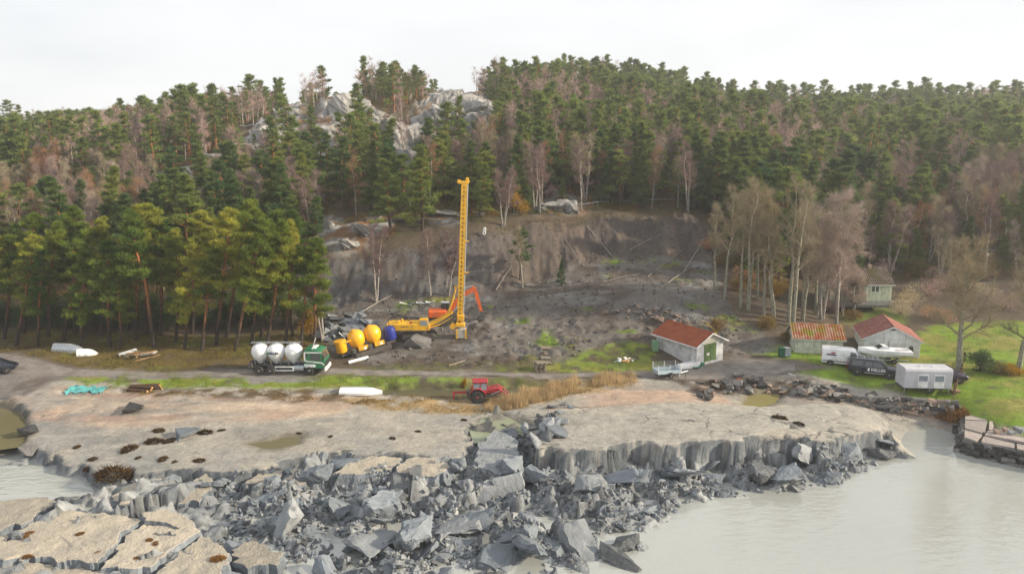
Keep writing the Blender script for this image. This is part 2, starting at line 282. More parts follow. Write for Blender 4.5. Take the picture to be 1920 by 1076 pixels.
rcol = np.zeros(GX.shape+(3,)) + C(.30, .29, .275); rcol = lay(rcol, C(.15, .15, .15), sstep(0, .35, n2+.3*n1)); rcol = lay(rcol, C(.42, .40, .38), sstep(.15, .5, -n1))
rcol = lay(rcol, C(.16, .085, .035), sstep(.1, .45, fbm(GX/3, GY/3, 101, 4)-.18*(slope-1.2)))
col = layc(col, rcol, rk)
wet = mA*(1-hill)*0
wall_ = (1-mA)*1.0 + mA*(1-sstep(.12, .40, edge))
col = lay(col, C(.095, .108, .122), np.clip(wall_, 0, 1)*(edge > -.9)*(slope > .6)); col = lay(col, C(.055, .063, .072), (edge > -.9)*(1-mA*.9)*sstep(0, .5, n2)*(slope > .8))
col = lay(col, C(.10, .105, .11), crack*.8)
lowm = (1-mA)*sstep(-.1, .5, n2)
col = lay(col, C(.25, .265, .275), lowm*.7); col = lay(col, C(.30, .315, .32), (1-mA)*sstep(.45, .8, i1)*.8); col = lay(col, C(.07, .076, .08), (1-mA)*np.maximum(1-sstep(0, .09, c1), .8*(1-sstep(0, .10, c2))))
for k, (z, pl) in POOLW.items():
    s = sstep(-1.2, .2, sdist(pl, GX, GY)+.4*n2); col = lay(col, C(.10, .085, .05) if k != 'p_inlet' else C(.16, .15, .12), s*.75)
col = np.clip(col*(1+.16*fbm(GX/.7, GY/.7, 103, 2)[..., None]), .004, .8)
# ------------------------------------------------------------------ materials
MATS = {}
def _nt(name):
    m = bpy.data.materials.new(name); m.use_nodes = True; t = m.node_tree
    return m, t, t.nodes['Principled BSDF'], t.nodes.new, t.links.new
def nmix(t, fac, a, b, mode='MIX'):
    n = t.nodes.new('ShaderNodeMix'); n.data_type = 'RGBA'; n.blend_type = mode
    for s, v in ((0, fac), (6, a), (7, b)):
        if hasattr(v, 'is_output'): t.links.new(v, n.inputs[s])
        elif s == 0: n.inputs[0].default_value = v
        else: n.inputs[s].default_value = tuple(v)+(1,)
    return n.outputs[2]
def nnoise(t, scale, detail=4, coord='Object', rough=.55, stretch=None):
    c = t.nodes.new('ShaderNodeTexCoord'); n = t.nodes.new('ShaderNodeTexNoise')
    n.inputs['Scale'].default_value = scale; n.inputs['Detail'].default_value = detail; n.inputs['Roughness'].default_value = rough
    o = c.outputs[coord]
    if stretch:
        mp = t.nodes.new('ShaderNodeMapping'); mp.inputs['Scale'].default_value = stretch; t.links.new(o, mp.inputs[0]); o = mp.outputs[0]
    t.links.new(o, n.inputs['Vector']); return n.outputs['Fac']
def nramp(t, src, a, b, ca=(0,0,0), cb=(1,1,1)):
    r = t.nodes.new('ShaderNodeValToRGB'); e = r.color_ramp.elements
    e[0].position, e[1].position = a, b; e[0].color, e[1].color = tuple(ca)+(1,), tuple(cb)+(1,)
    t.links.new(src, r.inputs[0]); return r.outputs[0]
def nbump(t, src, strength, dist):
    b = t.nodes.new('ShaderNodeBump'); b.inputs['Strength'].default_value = strength; b.inputs['Distance'].default_value = dist
    t.links.new(src, b.inputs['Height']); return b.outputs[0]
def mat(name, c, rough=.6, c2=None, scale=3., metal=0., bump=0., bdist=.02, spec=.5, stretch=None, lo=.4, hi=.65, dirt=0., coat=0.):
    """painted / weathered surface: colour c breaking into c2 with noise, optional dirt and relief"""
    if name in MATS: return MATS[name]
    m, t, b, N, Lk = _nt(name)
    b.inputs['Roughness'].default_value = rough; b.inputs['Metallic'].default_value = metal; b.inputs['Specular IOR Level'].default_value = spec
    b.inputs['Coat Weight'].default_value = coat
    if c2 is None: c2 = tuple(x*.82 for x in c)
    o = nmix(t, nramp(t, nnoise(t, scale, 5, stretch=stretch), lo, hi), c, c2)
    if dirt: o = nmix(t, nramp(t, nnoise(t, scale*.7+.31, 6), .48, .72, (0,0,0), (dirt,)*3), o, (.10, .085, .07))
    Lk(o, b.inputs['Base Color'])
    if bump: Lk(nbump(t, nnoise(t, scale*4, 5, stretch=stretch), bump, bdist), b.inputs['Normal'])
    MATS[name] = m; return m
def paint(name, c, rough=.38, dirt=.25): return mat(name, c, rough, tuple(x*.9 for x in c), 1.6, coat=.15, dirt=dirt)
def leafmat(name, cs, trans=.3, rough=.6):
    if name in MATS: return MATS[name]
    m, t, b, N, Lk = _nt(name); t.nodes.remove(b)
    oi = N('ShaderNodeObjectInfo'); rp = N('ShaderNodeValToRGB'); e = rp.color_ramp.elements
    e[0].color = cs[0]+(1,); e[1].color = cs[-1]+(1,)
    for k, c in enumerate(cs[1:-1]): x = e.new((k+1)/(len(cs)-1)); x.color = c+(1,)
    ge = N('ShaderNodeNewGeometry'); ns = N('ShaderNodeTexNoise'); ns.inputs['Scale'].default_value = .35; ns.inputs['Detail'].default_value = 3; Lk(ge.outputs['Position'], ns.inputs['Vector'])
    ad = N('ShaderNodeMath'); ad.operation = 'MULTIPLY_ADD'; ad.inputs[1].default_value = .75; Lk(oi.outputs['Random'], ad.inputs[0])
    sb = N('ShaderNodeMath'); sb.operation = 'MULTIPLY_ADD'; sb.inputs[1].default_value = 1.1; sb.inputs[2].default_value = -.42; Lk(ns.outputs[0], sb.inputs[0]); Lk(sb.outputs[0], ad.inputs[2])
    Lk(ad.outputs[0], rp.inputs[0])
    at = N('ShaderNodeAttribute'); at.attribute_name = 'tint'
    hs = N('ShaderNodeHueSaturation'); Lk(rp.outputs[0], hs.inputs['Color']); 
    mr = N('ShaderNodeMapRange'); mr.inputs[3].default_value = .7; mr.inputs[4].default_value = 1.35; Lk(at.outputs['Fac'], mr.inputs[0]); Lk(mr.outputs[0], hs.inputs['Value'])
    d = N('ShaderNodeBsdfDiffuse'); tr = N('ShaderNodeBsdfTranslucent'); mxs = N('ShaderNodeMixShader'); mxs.inputs[0].default_value = trans
    for q in (d, tr): Lk(hs.outputs[0], q.inputs[0])
    Lk(d.outputs[0], mxs.inputs[1]); Lk(tr.outputs[0], mxs.inputs[2]); Lk(mxs.outputs[0], t.nodes['Material Output'].inputs[0])
    MATS[name] = m; return m
def ground_mat():
    m, t, b, N, Lk = _nt('ground')
    a = N('ShaderNodeAttribute'); a.attribute_name = 'albedo'
    f1 = nnoise(t, 2.6, 6, rough=.65); f2 = nnoise(t, .6, 5)
    c = nmix(t, 1.0, a.outputs['Color'], nramp(t, f1, .3, .72, (.76,.76,.77), (1.24,1.23,1.21)), 'MULTIPLY')
    c = nmix(t, 1.0, c, nramp(t, f2, .3, .7, (.88,.89,.90), (1.12,1.11,1.10)), 'MULTIPLY')
    # scattered shells and pale grit on the tidal flat
    v = N('ShaderNodeTexVoronoi'); v.inputs['Scale'].default_value = 2.3; tcn = N('ShaderNodeTexCoord'); Lk(tcn.outputs['Object'], v.inputs['Vector'])
    sh = nramp(t, v.outputs['Distance'], .05, .09, (1,1,1), (0,0,0)); ga = N('ShaderNodeAttribute'); ga.attribute_name = 'grit'
    mu = N('ShaderNodeMath'); mu.operation = 'MULTIPLY'; Lk(sh, mu.inputs[0]); Lk(ga.outputs['Fac'], mu.inputs[1])
    c = nmix(t, mu.outputs[0], c, (.6,.58,.53))
    # hairline drying cracks in the raised clay shelf
    vc = N('ShaderNodeTexVoronoi'); vc.feature = 'DISTANCE_TO_EDGE'; vc.inputs['Scale'].default_value = .17; nd = N('ShaderNodeTexNoise'); nd.inputs['Scale'].default_value = .55; nd.inputs['Detail'].default_value = 5
    Lk(tcn.outputs['Object'], nd.inputs['Vector']); va = N('ShaderNodeVectorMath'); va.operation = 'MULTIPLY_ADD'; va.inputs[1].default_value = (3.2,3.2,0); Lk(nd.outputs['Color'], va.inputs[0]); Lk(tcn.outputs['Object'], va.inputs[2]); Lk(va.outputs[0], vc.inputs['Vector'])
    cr = nramp(t, vc.outputs['Distance'], .004, .011, (.85,.85,.85), (0,0,0)); ca_ = N('ShaderNodeAttribute'); ca_.attribute_name = 'crackzone'
    mc = N('ShaderNodeMath'); mc.operation = 'MULTIPLY'; Lk(cr, mc.inputs[0]); Lk(ca_.outputs['Fac'], mc.inputs[1])
    c = nmix(t, mc.outputs[0], c, (.05,.052,.055))
    Lk(c, b.inputs['Base Color'])
    b.inputs['Roughness'].default_value = .85; b.inputs['Specular IOR Level'].default_value = .25
    ad = N('ShaderNodeMath'); ad.operation = 'ADD'; Lk(f1, ad.inputs[0]); Lk(nnoise(t, 9, 4), ad.inputs[1])
    Lk(nbump(t, ad.outputs[0], .7, .10), b.inputs['Normal'])
    return m
def clay_mat(name, c, c2, c3, rough=.75):
    m, t, b, N, Lk = _nt(name)
    oi = N('ShaderNodeObjectInfo')
    o = nmix(t, nramp(t, nnoise(t, 1.3, 6, rough=.6), .38, .66), c, c2)
    o = nmix(t, nramp(t, nnoise(t, 5., 5, rough=.65), .5, .75, (0,0,0), (.7,.7,.7)), o, c3)
    o = nmix(t, 1.0, o, nramp(t, oi.outputs['Random'], 0, 1, (.78,.79,.80), (1.22,1.21,1.2)), 'MULTIPLY')
    Lk(o, b.inputs['Base Color']); b.inputs['Roughness'].default_value = rough; b.inputs['Specular IOR Level'].default_value = .3
    ad = N('ShaderNodeMath'); ad.operation = 'ADD'; Lk(nnoise(t, 2.2, 6, rough=.7), ad.inputs[0]); Lk(nnoise(t, 7, 4, stretch=(1,1,.25)), ad.inputs[1])
    Lk(nbump(t, ad.outputs[0], .8, .12), b.inputs['Normal']); MATS[name] = m; return m
def water_mat(name, c, rip=1.0, spec=1.33, rough=.07):
    m, t, b, N, Lk = _nt(name)
    c = nmix(t, nramp(t, nnoise(t, .05, 4), .35, .65), c, tuple(x*.88 for x in c)); Lk(c, b.inputs['Base Color'])
    b.inputs['Roughness'].default_value = rough; b.inputs['IOR'].default_value = spec
    ad = N('ShaderNodeMath'); ad.operation = 'ADD'
    Lk(nnoise(t, 1.3, 4, stretch=(.7,1.3,1)), ad.inputs[0]); Lk(nnoise(t, .22, 4, stretch=(.7,1.2,1)), ad.inputs[1])
    Lk(nbump(t, ad.outputs[0], .55*rip, .09), b.inputs['Normal']); MATS[name] = m; return m
def glass(name='window_glass', c=(.035,.045,.05)):
    if name in MATS: return MATS[name]
    m, t, b, N, Lk = _nt(name); Lk(nmix(t, nnoise(t, 2., 2), c, tuple(x*1.6 for x in c)), b.inputs['Base Color'])
    b.inputs['Roughness'].default_value = .06; b.inputs['Specular IOR Level'].default_value = .9; MATS[name] = m; return m
# ------------------------------------------------------------------ mesh helpers
def link(name, me, mats, parent=None, loc=(0,0,0), rot=(0,0,0)):
    o = bpy.data.objects.new(name, me); COL.objects.link(o)
    if me is not None:
        for m in (mats if isinstance(mats, (list, tuple)) else [mats]):
            if m is not None: me.materials.append(m)
    o.location = loc; o.rotation_euler = rot; o.parent = parent; return o
def np_mesh(name, V, F, smooth=False, tint=None):
    """triangles or quads straight from arrays"""
    me = bpy.data.meshes.new(name); V = np.asarray(V, np.float32); F = np.asarray(F, np.int32); k = F.shape[1]
    me.vertices.add(len(V)); me.vertices.foreach_set('co', V.ravel())
    me.loops.add(F.size); me.loops.foreach_set('vertex_index', F.ravel())
    me.polygons.add(len(F)); me.polygons.foreach_set('loop_start', np.arange(0, F.size, k, dtype=np.int32)); me.polygons.foreach_set('loop_total', np.full(len(F), k, np.int32))
    me.polygons.foreach_set('use_smooth', np.full(len(F), smooth))
    if tint is not None:
        a = me.attributes.new('tint', 'FLOAT', 'POINT'); a.data.foreach_set('value', np.asarray(tint, np.float32))
    me.update(calc_edges=True); return me
def tag(o, label=None, cat=None, group=None, kind=None):
    for k, v in (('label', label), ('category', cat), ('group', group), ('kind', kind)):
        if v: o[k] = v
    return o
def thing(name, label, cat, loc=(0,0,0), rz=0., group=None, tilt=(0,0)):
    o = bpy.data.objects.new(name, None); COL.objects.link(o); o.location = loc; o.empty_display_size = .3
    o.rotation_euler = (Matrix.Rotation(rz, 3, 'Z') @ Euler((tilt[0], tilt[1], 0)).to_matrix()).to_euler()
    return tag(o, label, cat, group)
def copy_tree(o, parent=None):
    c = o.copy(); COL.objects.link(c); c.parent = parent
    for ch in o.children: copy_tree(ch, c)
    return c
class MB:
    def __init__(s): s.v, s.f = [], []
    def add(s, vs, fs):
        n = len(s.v); s.v += [tuple(v) for v in vs]; s.f += [tuple(i+n for i in f) for f in fs]; return s
    def box(s, c, d, rot=None, ch=0.):
        hx, hy, hz_ = d[0]/2, d[1]/2, d[2]/2; ch = min(ch, hx*.9, hy*.9, hz_*.9)
        if ch <= 0:
            vs = [(x, y, z) for x in (-hx, hx) for y in (-hy, hy) for z in (-hz_, hz_)]
            fs = [(0,1,3,2),(4,6,7,5),(0,4,5,1),(2,3,7,6),(0,2,6,4),(1,5,7,3)]
        else:
            bm = bmesh.new(); bmesh.ops.create_cube(bm, size=1)
            for v in bm.verts: v.co = (v.co.x*2*hx, v.co.y*2*hy, v.co.z*2*hz_)
            bmesh.ops.bevel(bm, geom=bm.edges[:], offset=ch, segments=1, affect='EDGES')
            vs = [tuple(v.co) for v in bm.verts]; bm.verts.index_update(); fs = [tuple(v.index for v in f.verts) for f in bm.faces]; bm.free()
        M_ = Euler(rot).to_matrix() if rot else None
        vs = [((M_ @ Vector(v)) if M_ else Vector(v)) + Vector(c) for v in vs]; return s.add(vs, fs)
    def tube(s, pts, rad, n=8, cap=True):
        pts = [Vector(p) for p in pts]; m = len(pts); rad = rad if isinstance(rad, (list, tuple)) else [rad]*m
        rings = []; ref = None
        for i, p in enumerate(pts):
            d = (pts[min(i+1, m-1)]-pts[max(i-1, 0)]).normalized()
            if ref is None: ref = d.orthogonal().normalized()
            ref = (ref - d*ref.dot(d)); ref = ref.normalized() if ref.length > 1e-6 else d.orthogonal().normalized()
            b = d.cross(ref); rings.append([p + (ref*math.cos(2*math.pi*k/n)+b*math.sin(2*math.pi*k/n))*rad[i] for k in range(n)])
        vs = [v for r in rings for v in r]; fs = [(i*n+k, i*n+(k+1) % n, (i+1)*n+(k+1) % n, (i+1)*n+k) for i in range(m-1) for k in range(n)]
        if cap: fs += [tuple(range(n-1, -1, -1)), tuple(range((m-1)*n, m*n))]
        return s.add(vs, fs)
    def cyl(s, a, b, r, r2=None, n=14): return s.tube([a, b], [r, r if r2 is None else r2], n)
    def lathe(s, prof, c=(0,0,0), n=20, axis='Z'):
        vs = []
        for r, h in prof:
            for k in range(n):
                a = 2*math.pi*k/n; x, y = r*math.cos(a), r*math.sin(a)
                v = {'Z': (x, y, h), 'Y': (x, h, y), 'X': (h, x, y)}[axis]; vs.append(Vector(v)+Vector(c))
        m = len(prof); fs = [(i*n+k, i*n+(k+1) % n, (i+1)*n+(k+1) % n, (i+1)*n+k) for i in range(m-1) for k in range(n)]
        if prof[0][0] > 1e-4: fs.append(tuple(range(n)))
        if prof[-1][0] > 1e-4: fs.append(tuple(range((m-1)*n, m*n)))
        return s.add(vs, fs)
    def prism(s, prof, lo, hi, axis='Y', taper=None):
        """profile in (x,z) pushed along y (axis Y), or in (y,z) along x (axis X), or (x,y) along z; taper scales nothing but insets ends"""
        n = len(prof); vs = []
        for e in (lo, hi):
            for a, b in prof: vs.append({'Y': (a, e, b), 'X': (e, a, b), 'Z': (a, b, e)}[axis])
        fs = [tuple(range(n)), tuple(range(2*n-1, n-1, -1))] + [(k, n+k, n+(k+1) % n, (k+1) % n) for k in range(n)]
        return s.add(vs, fs)
    def hull(s, pts):
        bm = bmesh.new(); [bm.verts.new(p) for p in pts]; r = bmesh.ops.convex_hull(bm, input=bm.verts[:])
        bmesh.ops.delete(bm, geom=[v for v in bm.verts if not v.link_faces], context='VERTS'); bm.verts.index_update()
        s.add([tuple(v.co) for v in bm.verts], [tuple(v.index for v in f.verts) for f in bm.faces]); bm.free(); return s
    def mesh(s, name, smooth=False, bevel=0.):
        me = bpy.data.meshes.new(name); me.from_pydata(s.v, [], s.f); bm = bmesh.new(); bm.from_mesh(me)
        bmesh.ops.recalc_face_normals(bm, faces=bm.faces[:])
        if bevel: bmesh.ops.bevel(bm, geom=[e for e in bm.edges if len(e.link_faces) == 2 and e.calc_face_angle(0) > .5], offset=bevel, segments=2, affect='EDGES', clamp_overlap=True)
        bm.to_mesh(me); bm.free()
        if smooth:
            me.polygons.foreach_set('use_smooth', [True]*len(me.polygons))
            if smooth is not True and hasattr(me, 'set_sharp_from_angle'): me.set_sharp_from_angle(angle=smooth)
        return me
    def build(s, name, m, parent=None, smooth=False, bevel=0., **kw): return link(name, s.mesh(name, smooth, bevel), m, parent, **kw)
def text(name, s, size, m, parent, loc, rot, depth=.004, sx=1., bold=.0):
    cu = bpy.data.curves.new(name, 'FONT'); cu.body = s; cu.size = size; cu.extrude = depth; cu.align_x = 'CENTER'; cu.align_y = 'CENTER'; cu.offset = bold*size; cu.resolution_u = 3
    o = bpy.data.objects.new(name, cu); COL.objects.link(o); me = bpy.data.meshes.new_from_object(o.evaluated_get(bpy.context.evaluated_depsgraph_get()))
    bpy.data.objects.remove(o); o = link(name, me, m, parent, loc, rot); o.scale = (sx, 1, 1); return o
# ------------------------------------------------------------------ the setting
nyy, nxx = GX.shape; idx = np.arange(nyy*nxx).reshape(nyy, nxx)
F = np.stack([idx[:-1,:-1], idx[:-1,1:], idx[1:,1:], idx[1:,:-1]], -1).reshape(-1, 4)
gme = np_mesh('ground', np.stack([GX, GY, GZ], -1).reshape(-1, 3), F, True)
ca = gme.color_attributes.new('albedo', 'FLOAT_COLOR', 'POINT'); ca.data.foreach_set('color', np.concatenate([col, np.ones(GX.shape+(1,))], -1).astype(np.float32).ravel())
grit = mA*(1-shelf)*(1-np.maximum(M['sand'], M['sand2'])*.7)*sstep(-.2, .5, fbm(GX/5, GY/5, 120, 3)+.2)
cz_ = gme.attributes.new('crackzone', 'FLOAT', 'POINT'); cz_.data.foreach_set('value', (mA*(1-shelf)*sstep(14, 9, edge)*sstep(.0, .25, fbm(GX/8, GY/8, 121, 3)+.12)*np.where(GX > 2, 1., .35)*(1-M['sand'])*(1-M['lawn'])*(GX < 41)).astype(np.float32).ravel())
ga = gme.attributes.new('grit', 'FLOAT', 'POINT'); ga.data.foreach_set('value', grit.astype(np.float32).ravel())
ground = tag(link('ground', gme, ground_mat()), kind='structure')
W_SEA = water_mat('sea_water', (.34,.355,.335), .8, 2.0, .05)
me = np_mesh('water', [(-1500,-800,0),(1500,-800,0),(1500,130,0),(-1500,130,0)], [(0,1,2,3)]); tag(link('water', me, W_SEA), kind='structure')
pool_c = {'p_inlet': (.25,.28,.19), 'p_left': (.15,.135,.075), 'p_thin': (.16,.145,.09), 'p_right': (.24,.21,.09), 'p_ditch': (.10,.095,.06)}
for k, (z, pl) in POOLW.items():
    c = np.mean(pl, 0); V = [(*(c+(np.array(p)-c)*1.12), z) for p in pl]
    me = bpy.data.meshes.new('pool'); me.from_pydata(V, [], [tuple(range(len(V)))]); me.update()
    tag(link('pool', me, water_mat('pool_water_'+k, pool_c[k], .35)), kind='structure')
# ------------------------------------------------------------------ trees
def tube_np(pts, rad, n=5):
    pts = np.asarray(pts, float); m = len(pts); rad = np.asarray(rad, float)
    d = np.gradient(pts, axis=0); d /= np.linalg.norm(d, axis=1, keepdims=True)+1e-9
    r = np.cross(d, np.array([.31, .95, .05])); r /= np.linalg.norm(r, axis=1, keepdims=True)+1e-9; b = np.cross(d, r)
    a = np.arange(n)*2*np.pi/n
    V = pts[:, None] + rad[:, None, None]*(r[:, None]*np.cos(a)[None, :, None] + b[:, None]*np.sin(a)[None, :, None])
    i = np.arange(m-1)[:, None]*n; k = np.arange(n)[None]; k2 = (k+1) % n
    F = np.stack([i+k, i+k2, i+n+k2, i+n+k], -1).reshape(-1, 4)
    return V.reshape(-1, 3), F
def join(parts):
    V, F, o = [], [], 0
    for v, f in parts: V.append(v); F.append(f+o); o += len(v)
    return np.concatenate(V), np.concatenate(F)
def q2t(F): return np.concatenate([F[:, [0,1,2]], F[:, [0,2,3]]])
def blades(P0, D, ln, wd, rng):
    """one slim triangle for each spray: base P0, direction D"""
    n = len(P0); D = D/(np.linalg.norm(D, axis=1, keepdims=True)+1e-9)
    s = np.cross(D, rng.normal(size=(n, 3))); s /= np.linalg.norm(s, axis=1, keepdims=True)+1e-9
    ln, wd = np.broadcast_to(ln, n)[:, None], np.broadcast_to(wd, n)[:, None]
    V = np.stack([P0-s*wd/2, P0+s*wd/2, P0+D*ln], 1).reshape(-1, 3); return V, np.arange(3*n).reshape(-1, 3)
def pine(seed, H, base=.45, wide=.19, nb=17, pads=4, nbl=46, bl=.5, bw=.15, conical=.5, wind=0.):
    """Scots pine: (trunk V,F) and (needle V,F,tint)"""
    rng = np.random.default_rng(seed); m = 9; tt = np.linspace(0, 1, m)
    bend = rng.normal(size=2)*.035*H; wob = rng.normal(size=(m, 2))*.012*H; wob[0] = 0
    ax = np.stack([bend[0]*tt**2+wob[:, 0]*tt, bend[1]*tt**2+wob[:, 1]*tt, H*tt*.97-.3*(1-tt)], 1)
    parts = [tube_np(ax, (.0135*H+.03)*(1-tt)**.8+.02, 7)]
    at = lambda f: np.array([np.interp(f, tt, ax[:, k]) for k in range(3)])
    PC, PR = [], []
    for k in range(nb):
        f = base+(1-base)*((k+.5)/nb)**.9; az = k*2.4+rng.uniform(-.5, .5); g = (f-base)/(1-base)
        prof = (1-conical)*math.sqrt(max(0, 1-(g*1.02)**2))*(.75+.25*min(1, g*4)) + conical*(1-g)*1.05
        ln = H*wide*prof*rng.uniform(.65, 1.25)+.25
        d = np.array([math.cos(az)+wind, math.sin(az), rng.uniform(-.12, .30)+.45*g]); d /= np.linalg.norm(d)
        p0 = at(f); e = p0+d*ln; mid = p0+d*ln*.55+np.array([0, 0, -.06*ln])
        parts.append(tube_np([p0, mid, e], [.022*ln+.012, .014*ln+.008, .006], 4))
        for q in range(pads):
            s = (.42+.62*(q+.5)/pads); c = p0+(e-p0)*s + rng.normal(size=3)*np.array([.18, .18, .10])*ln; PC.append(c); PR.append((.20+.26*rng.random())*(ln*.55+.5))
    for q in range(4): PC.append(at(.995-.025*q)+rng.normal(size=3)*.06); PR.append(.07+.07*q)
    for k in range(rng.integers(2, 6)):                                   # dead snags below the crown
        f = base*rng.uniform(.35, .95); az = rng.uniform(0, 6.28); p0 = at(f); e = p0+np.array([math.cos(az), math.sin(az), rng.uniform(-.2, .25)])*rng.uniform(.4, 1.5)
        parts.append(tube_np([p0, (p0+e)/2, e], [.03, .02, .006], 3))
    PC, PR = np.array(PC), np.array(PR); n = len(PC)
    u = rng.normal(size=(n, nbl, 3)); u /= np.linalg.norm(u, axis=2, keepdims=True); rr = rng.random((n, nbl, 1))**.45
    off = u*rr*PR[:, None, None]*np.array([1, 1, .42]); P0 = (PC[:, None]+off).reshape(-1, 3)
    D = (u*np.array([1, 1, .5])+np.array([0, 0, .75])+rng.normal(size=u.shape)*.4).reshape(-1, 3)
    V, Fb = blades(P0, D, bl*rng.uniform(.7, 1.3, len(P0)), bw*rng.uniform(.7, 1.3, len(P0)), rng)
    tint = np.repeat(np.clip(.5+.32*off[..., 2].ravel()/(.3*np.repeat(PR, nbl))+rng.normal(size=n*nbl)*.13+np.repeat(rng.normal(size=n)*.16, nbl), 0, 1)*0+np.clip(.5+rng.normal(size=n*nbl)*.16+np.repeat(rng.normal(size=n)*.2, nbl), 0, 1), 3)
    return join(parts), (V, Fb, tint)
def bare(seed, H, spread=.22, stems=1, nl=11, ns=6, ntw=16, up=.9, base=.3, tw=.024, tl=.8, rbase=.011, droop=0., sub=2):
    """leafless tree: trunk V,F ; branches with twigs V,F(tri)"""
    rng = np.random.default_rng(seed); tr, br, TP, TD = [], [], [], []
    for st in range(stems):
        m = 8; tt = np.linspace(0, 1, m); la = rng.uniform(0, 6.28); lean = (.03 if stems == 1 else .16)*H*rng.uniform(.5, 1.2); h = H*(1 if st == 0 else rng.uniform(.75, .98))
        wob = rng.normal(size=(m, 2))*.016*H; wob[0] = 0
        ax = np.stack([lean*math.cos(la)*tt**1.2+wob[:, 0]*tt+.12*st*math.cos(la), lean*math.sin(la)*tt**1.2+wob[:, 1]*tt+.12*st*math.sin(la), h*tt-.3*(1-tt)], 1)
        r0 = rbase*H+.03; tr.append(tube_np(ax, r0*(1-tt)**.75+.012, 7))
        at = lambda f: np.array([np.interp(f, tt, ax[:, k]) for k in range(3)])
        for k in range(nl):
            f = base+(.97-base)*(k+.5)/nl; g = (f-base)/(1-base); az = k*2.4+rng.uniform(-.6, .6)
            ln = H*spread*(1.15-.75*g)*rng.uniform(.7, 1.25)*(.75+.25*min(1, g*4)); p0 = at(f)
            d = np.array([math.cos(az), math.sin(az), up*rng.uniform(.7, 1.3)+.4*g]); d /= np.linalg.norm(d)
            q = [p0]; dd = d.copy()
            for s in range(4):
                dd = dd+rng.normal(size=3)*.16+np.array([0, 0, .06-droop*.12*s]); dd /= np.linalg.norm(dd); q.append(q[-1]+dd*ln/4)
            rl = (r0*(1-f)**.75+.012)*.55; br.append(tube_np(q, np.linspace(rl, .012, 5), 4)); q = np.array(q)
            for s in range(ns):
                ff = rng.uniform(.25, 1.); b0 = np.array([np.interp(ff*4, range(5), q[:, c]) for c in range(3)])
                sd = d*.6+rng.normal(size=3)*.55+np.array([0, 0, .25-droop]); sd /= np.linalg.norm(sd); sl_ = ln*rng.uniform(.25, .5)
                b1 = b0+sd*sl_*.5+rng.normal(size=3)*.05*sl_; b2 = b1+(sd+np.array([0, 0, .2-droop]))*sl_*.5
                br.append(tube_np([b0, b1, b2], [rl*.45+.004, rl*.28+.004, .006], 3))
                t_ = rng.random((ntw, 1)); TP.append(np.where(t_ < .5, b0+(b1-b0)*t_*2, b1+(b2-b1)*(t_*2-1))); TD.append(sd+rng.normal(size=(ntw, 3))*.55+np.array([0, 0, .2-1.2*droop]))
            t_ = rng.random((ntw, 1)); TP.append(q[2]+(q[4]-q[2])*t_); TD.append(d+rng.normal(size=(ntw, 3))*.5)
    V, Fq = join(br); Ft = q2t(Fq); TP, TD = np.concatenate(TP), np.concatenate(TD)
    v2, f2 = blades(TP, TD, tl*rng.uniform(.6, 1.3, len(TP)), tw, rng); nV = len(V); ext = [(v2, f2)]
    for _ in range(sub):
        P1 = TP+TD/np.linalg.norm(TD, axis=1, keepdims=True)*tl*rng.uniform(.2, .8, (len(TP), 1)); D1 = TD+rng.normal(size=TD.shape)*.7; ext.append(blades(P1, D1, tl*.75*rng.uniform(.6, 1.3, len(TP)), tw*.8, rng))
    return join(tr), join([(V, Ft)]+ext)
def bark_mat(name, lo, hi, z0, z1, speck=None):
    if name in MATS: return MATS[name]
    m, t, b, N, Lk = _nt(name); tcn = N('ShaderNodeTexCoord'); sp = N('ShaderNodeSeparateXYZ'); Lk(tcn.outputs['Object'], sp.inputs[0])
    mr = N('ShaderNodeMapRange'); mr.inputs[1].default_value = z0; mr.inputs[2].default_value = z1; Lk(sp.outputs[2], mr.inputs[0])
    c = nmix(t, mr.outputs[0], lo, hi)
    c = nmix(t, nramp(t, nnoise(t, 3., 5, stretch=(3,3,1)), .45, .62, (0,0,0), (.8,.8,.8)), c, speck or tuple(x*.45 for x in lo))
    Lk(c, b.inputs['Base Color']); b.inputs['Roughness'].default_value = .9; b.inputs['Specular IOR Level'].default_value = .15
    Lk(nbump(t, nnoise(t, 7, 4, stretch=(3,3,.8)), .8, .04), b.inputs['Normal']); MATS[name] = m; return m
PINE_BARK = bark_mat('pine_bark', (.062,.05,.042), (.36,.14,.055), 2.0, 6.5)
BIRCH_BARK = bark_mat('birch_bark', (.30,.28,.25), (.42,.37,.33), 1., 6., (.06,.05,.045))
GREY_BARK = bark_mat('lichen_bark', (.27,.27,.21), (.34,.31,.23), 1., 9., (.09,.085,.065))
NEEDLE = leafmat('pine_needles', [(.085,.14,.045), (.15,.20,.055), (.24,.26,.065)], .4)
NEEDLE_D = leafmat('dark_pine_needles', [(.06,.11,.05), (.10,.155,.055), (.15,.195,.06)], .38)
NEEDLE_G = leafmat('grove_pine_needles', [(.07,.125,.03), (.18,.23,.04), (.38,.36,.06)], .42)
TWIG = {'mauve': leafmat('mauve_twigs', [(.24,.16,.16), (.34,.24,.22), (.40,.28,.22)], .1), 'rust': leafmat('rusty_twigs', [(.32,.16,.09), (.42,.24,.13), (.42,.30,.20)], .15),
        'buff': leafmat('buff_twigs', [(.36,.31,.20), (.46,.39,.27), (.42,.34,.20)], .1), 'pale': leafmat('pale_twigs', [(.50,.40,.35), (.60,.47,.41), (.52,.41,.34)], .1)}
LEAF_Y = leafmat('yellow_leaves', [(.30,.17,.02), (.38,.22,.02), (.22,.15,.02)], .4)
def pine_proto(seed, **k):
    (tv, tf), (v, f, ti) = pine(seed, **k)
    return np_mesh('trunk', tv, tf, True), np_mesh('crown', v, f, False, ti), k['H']
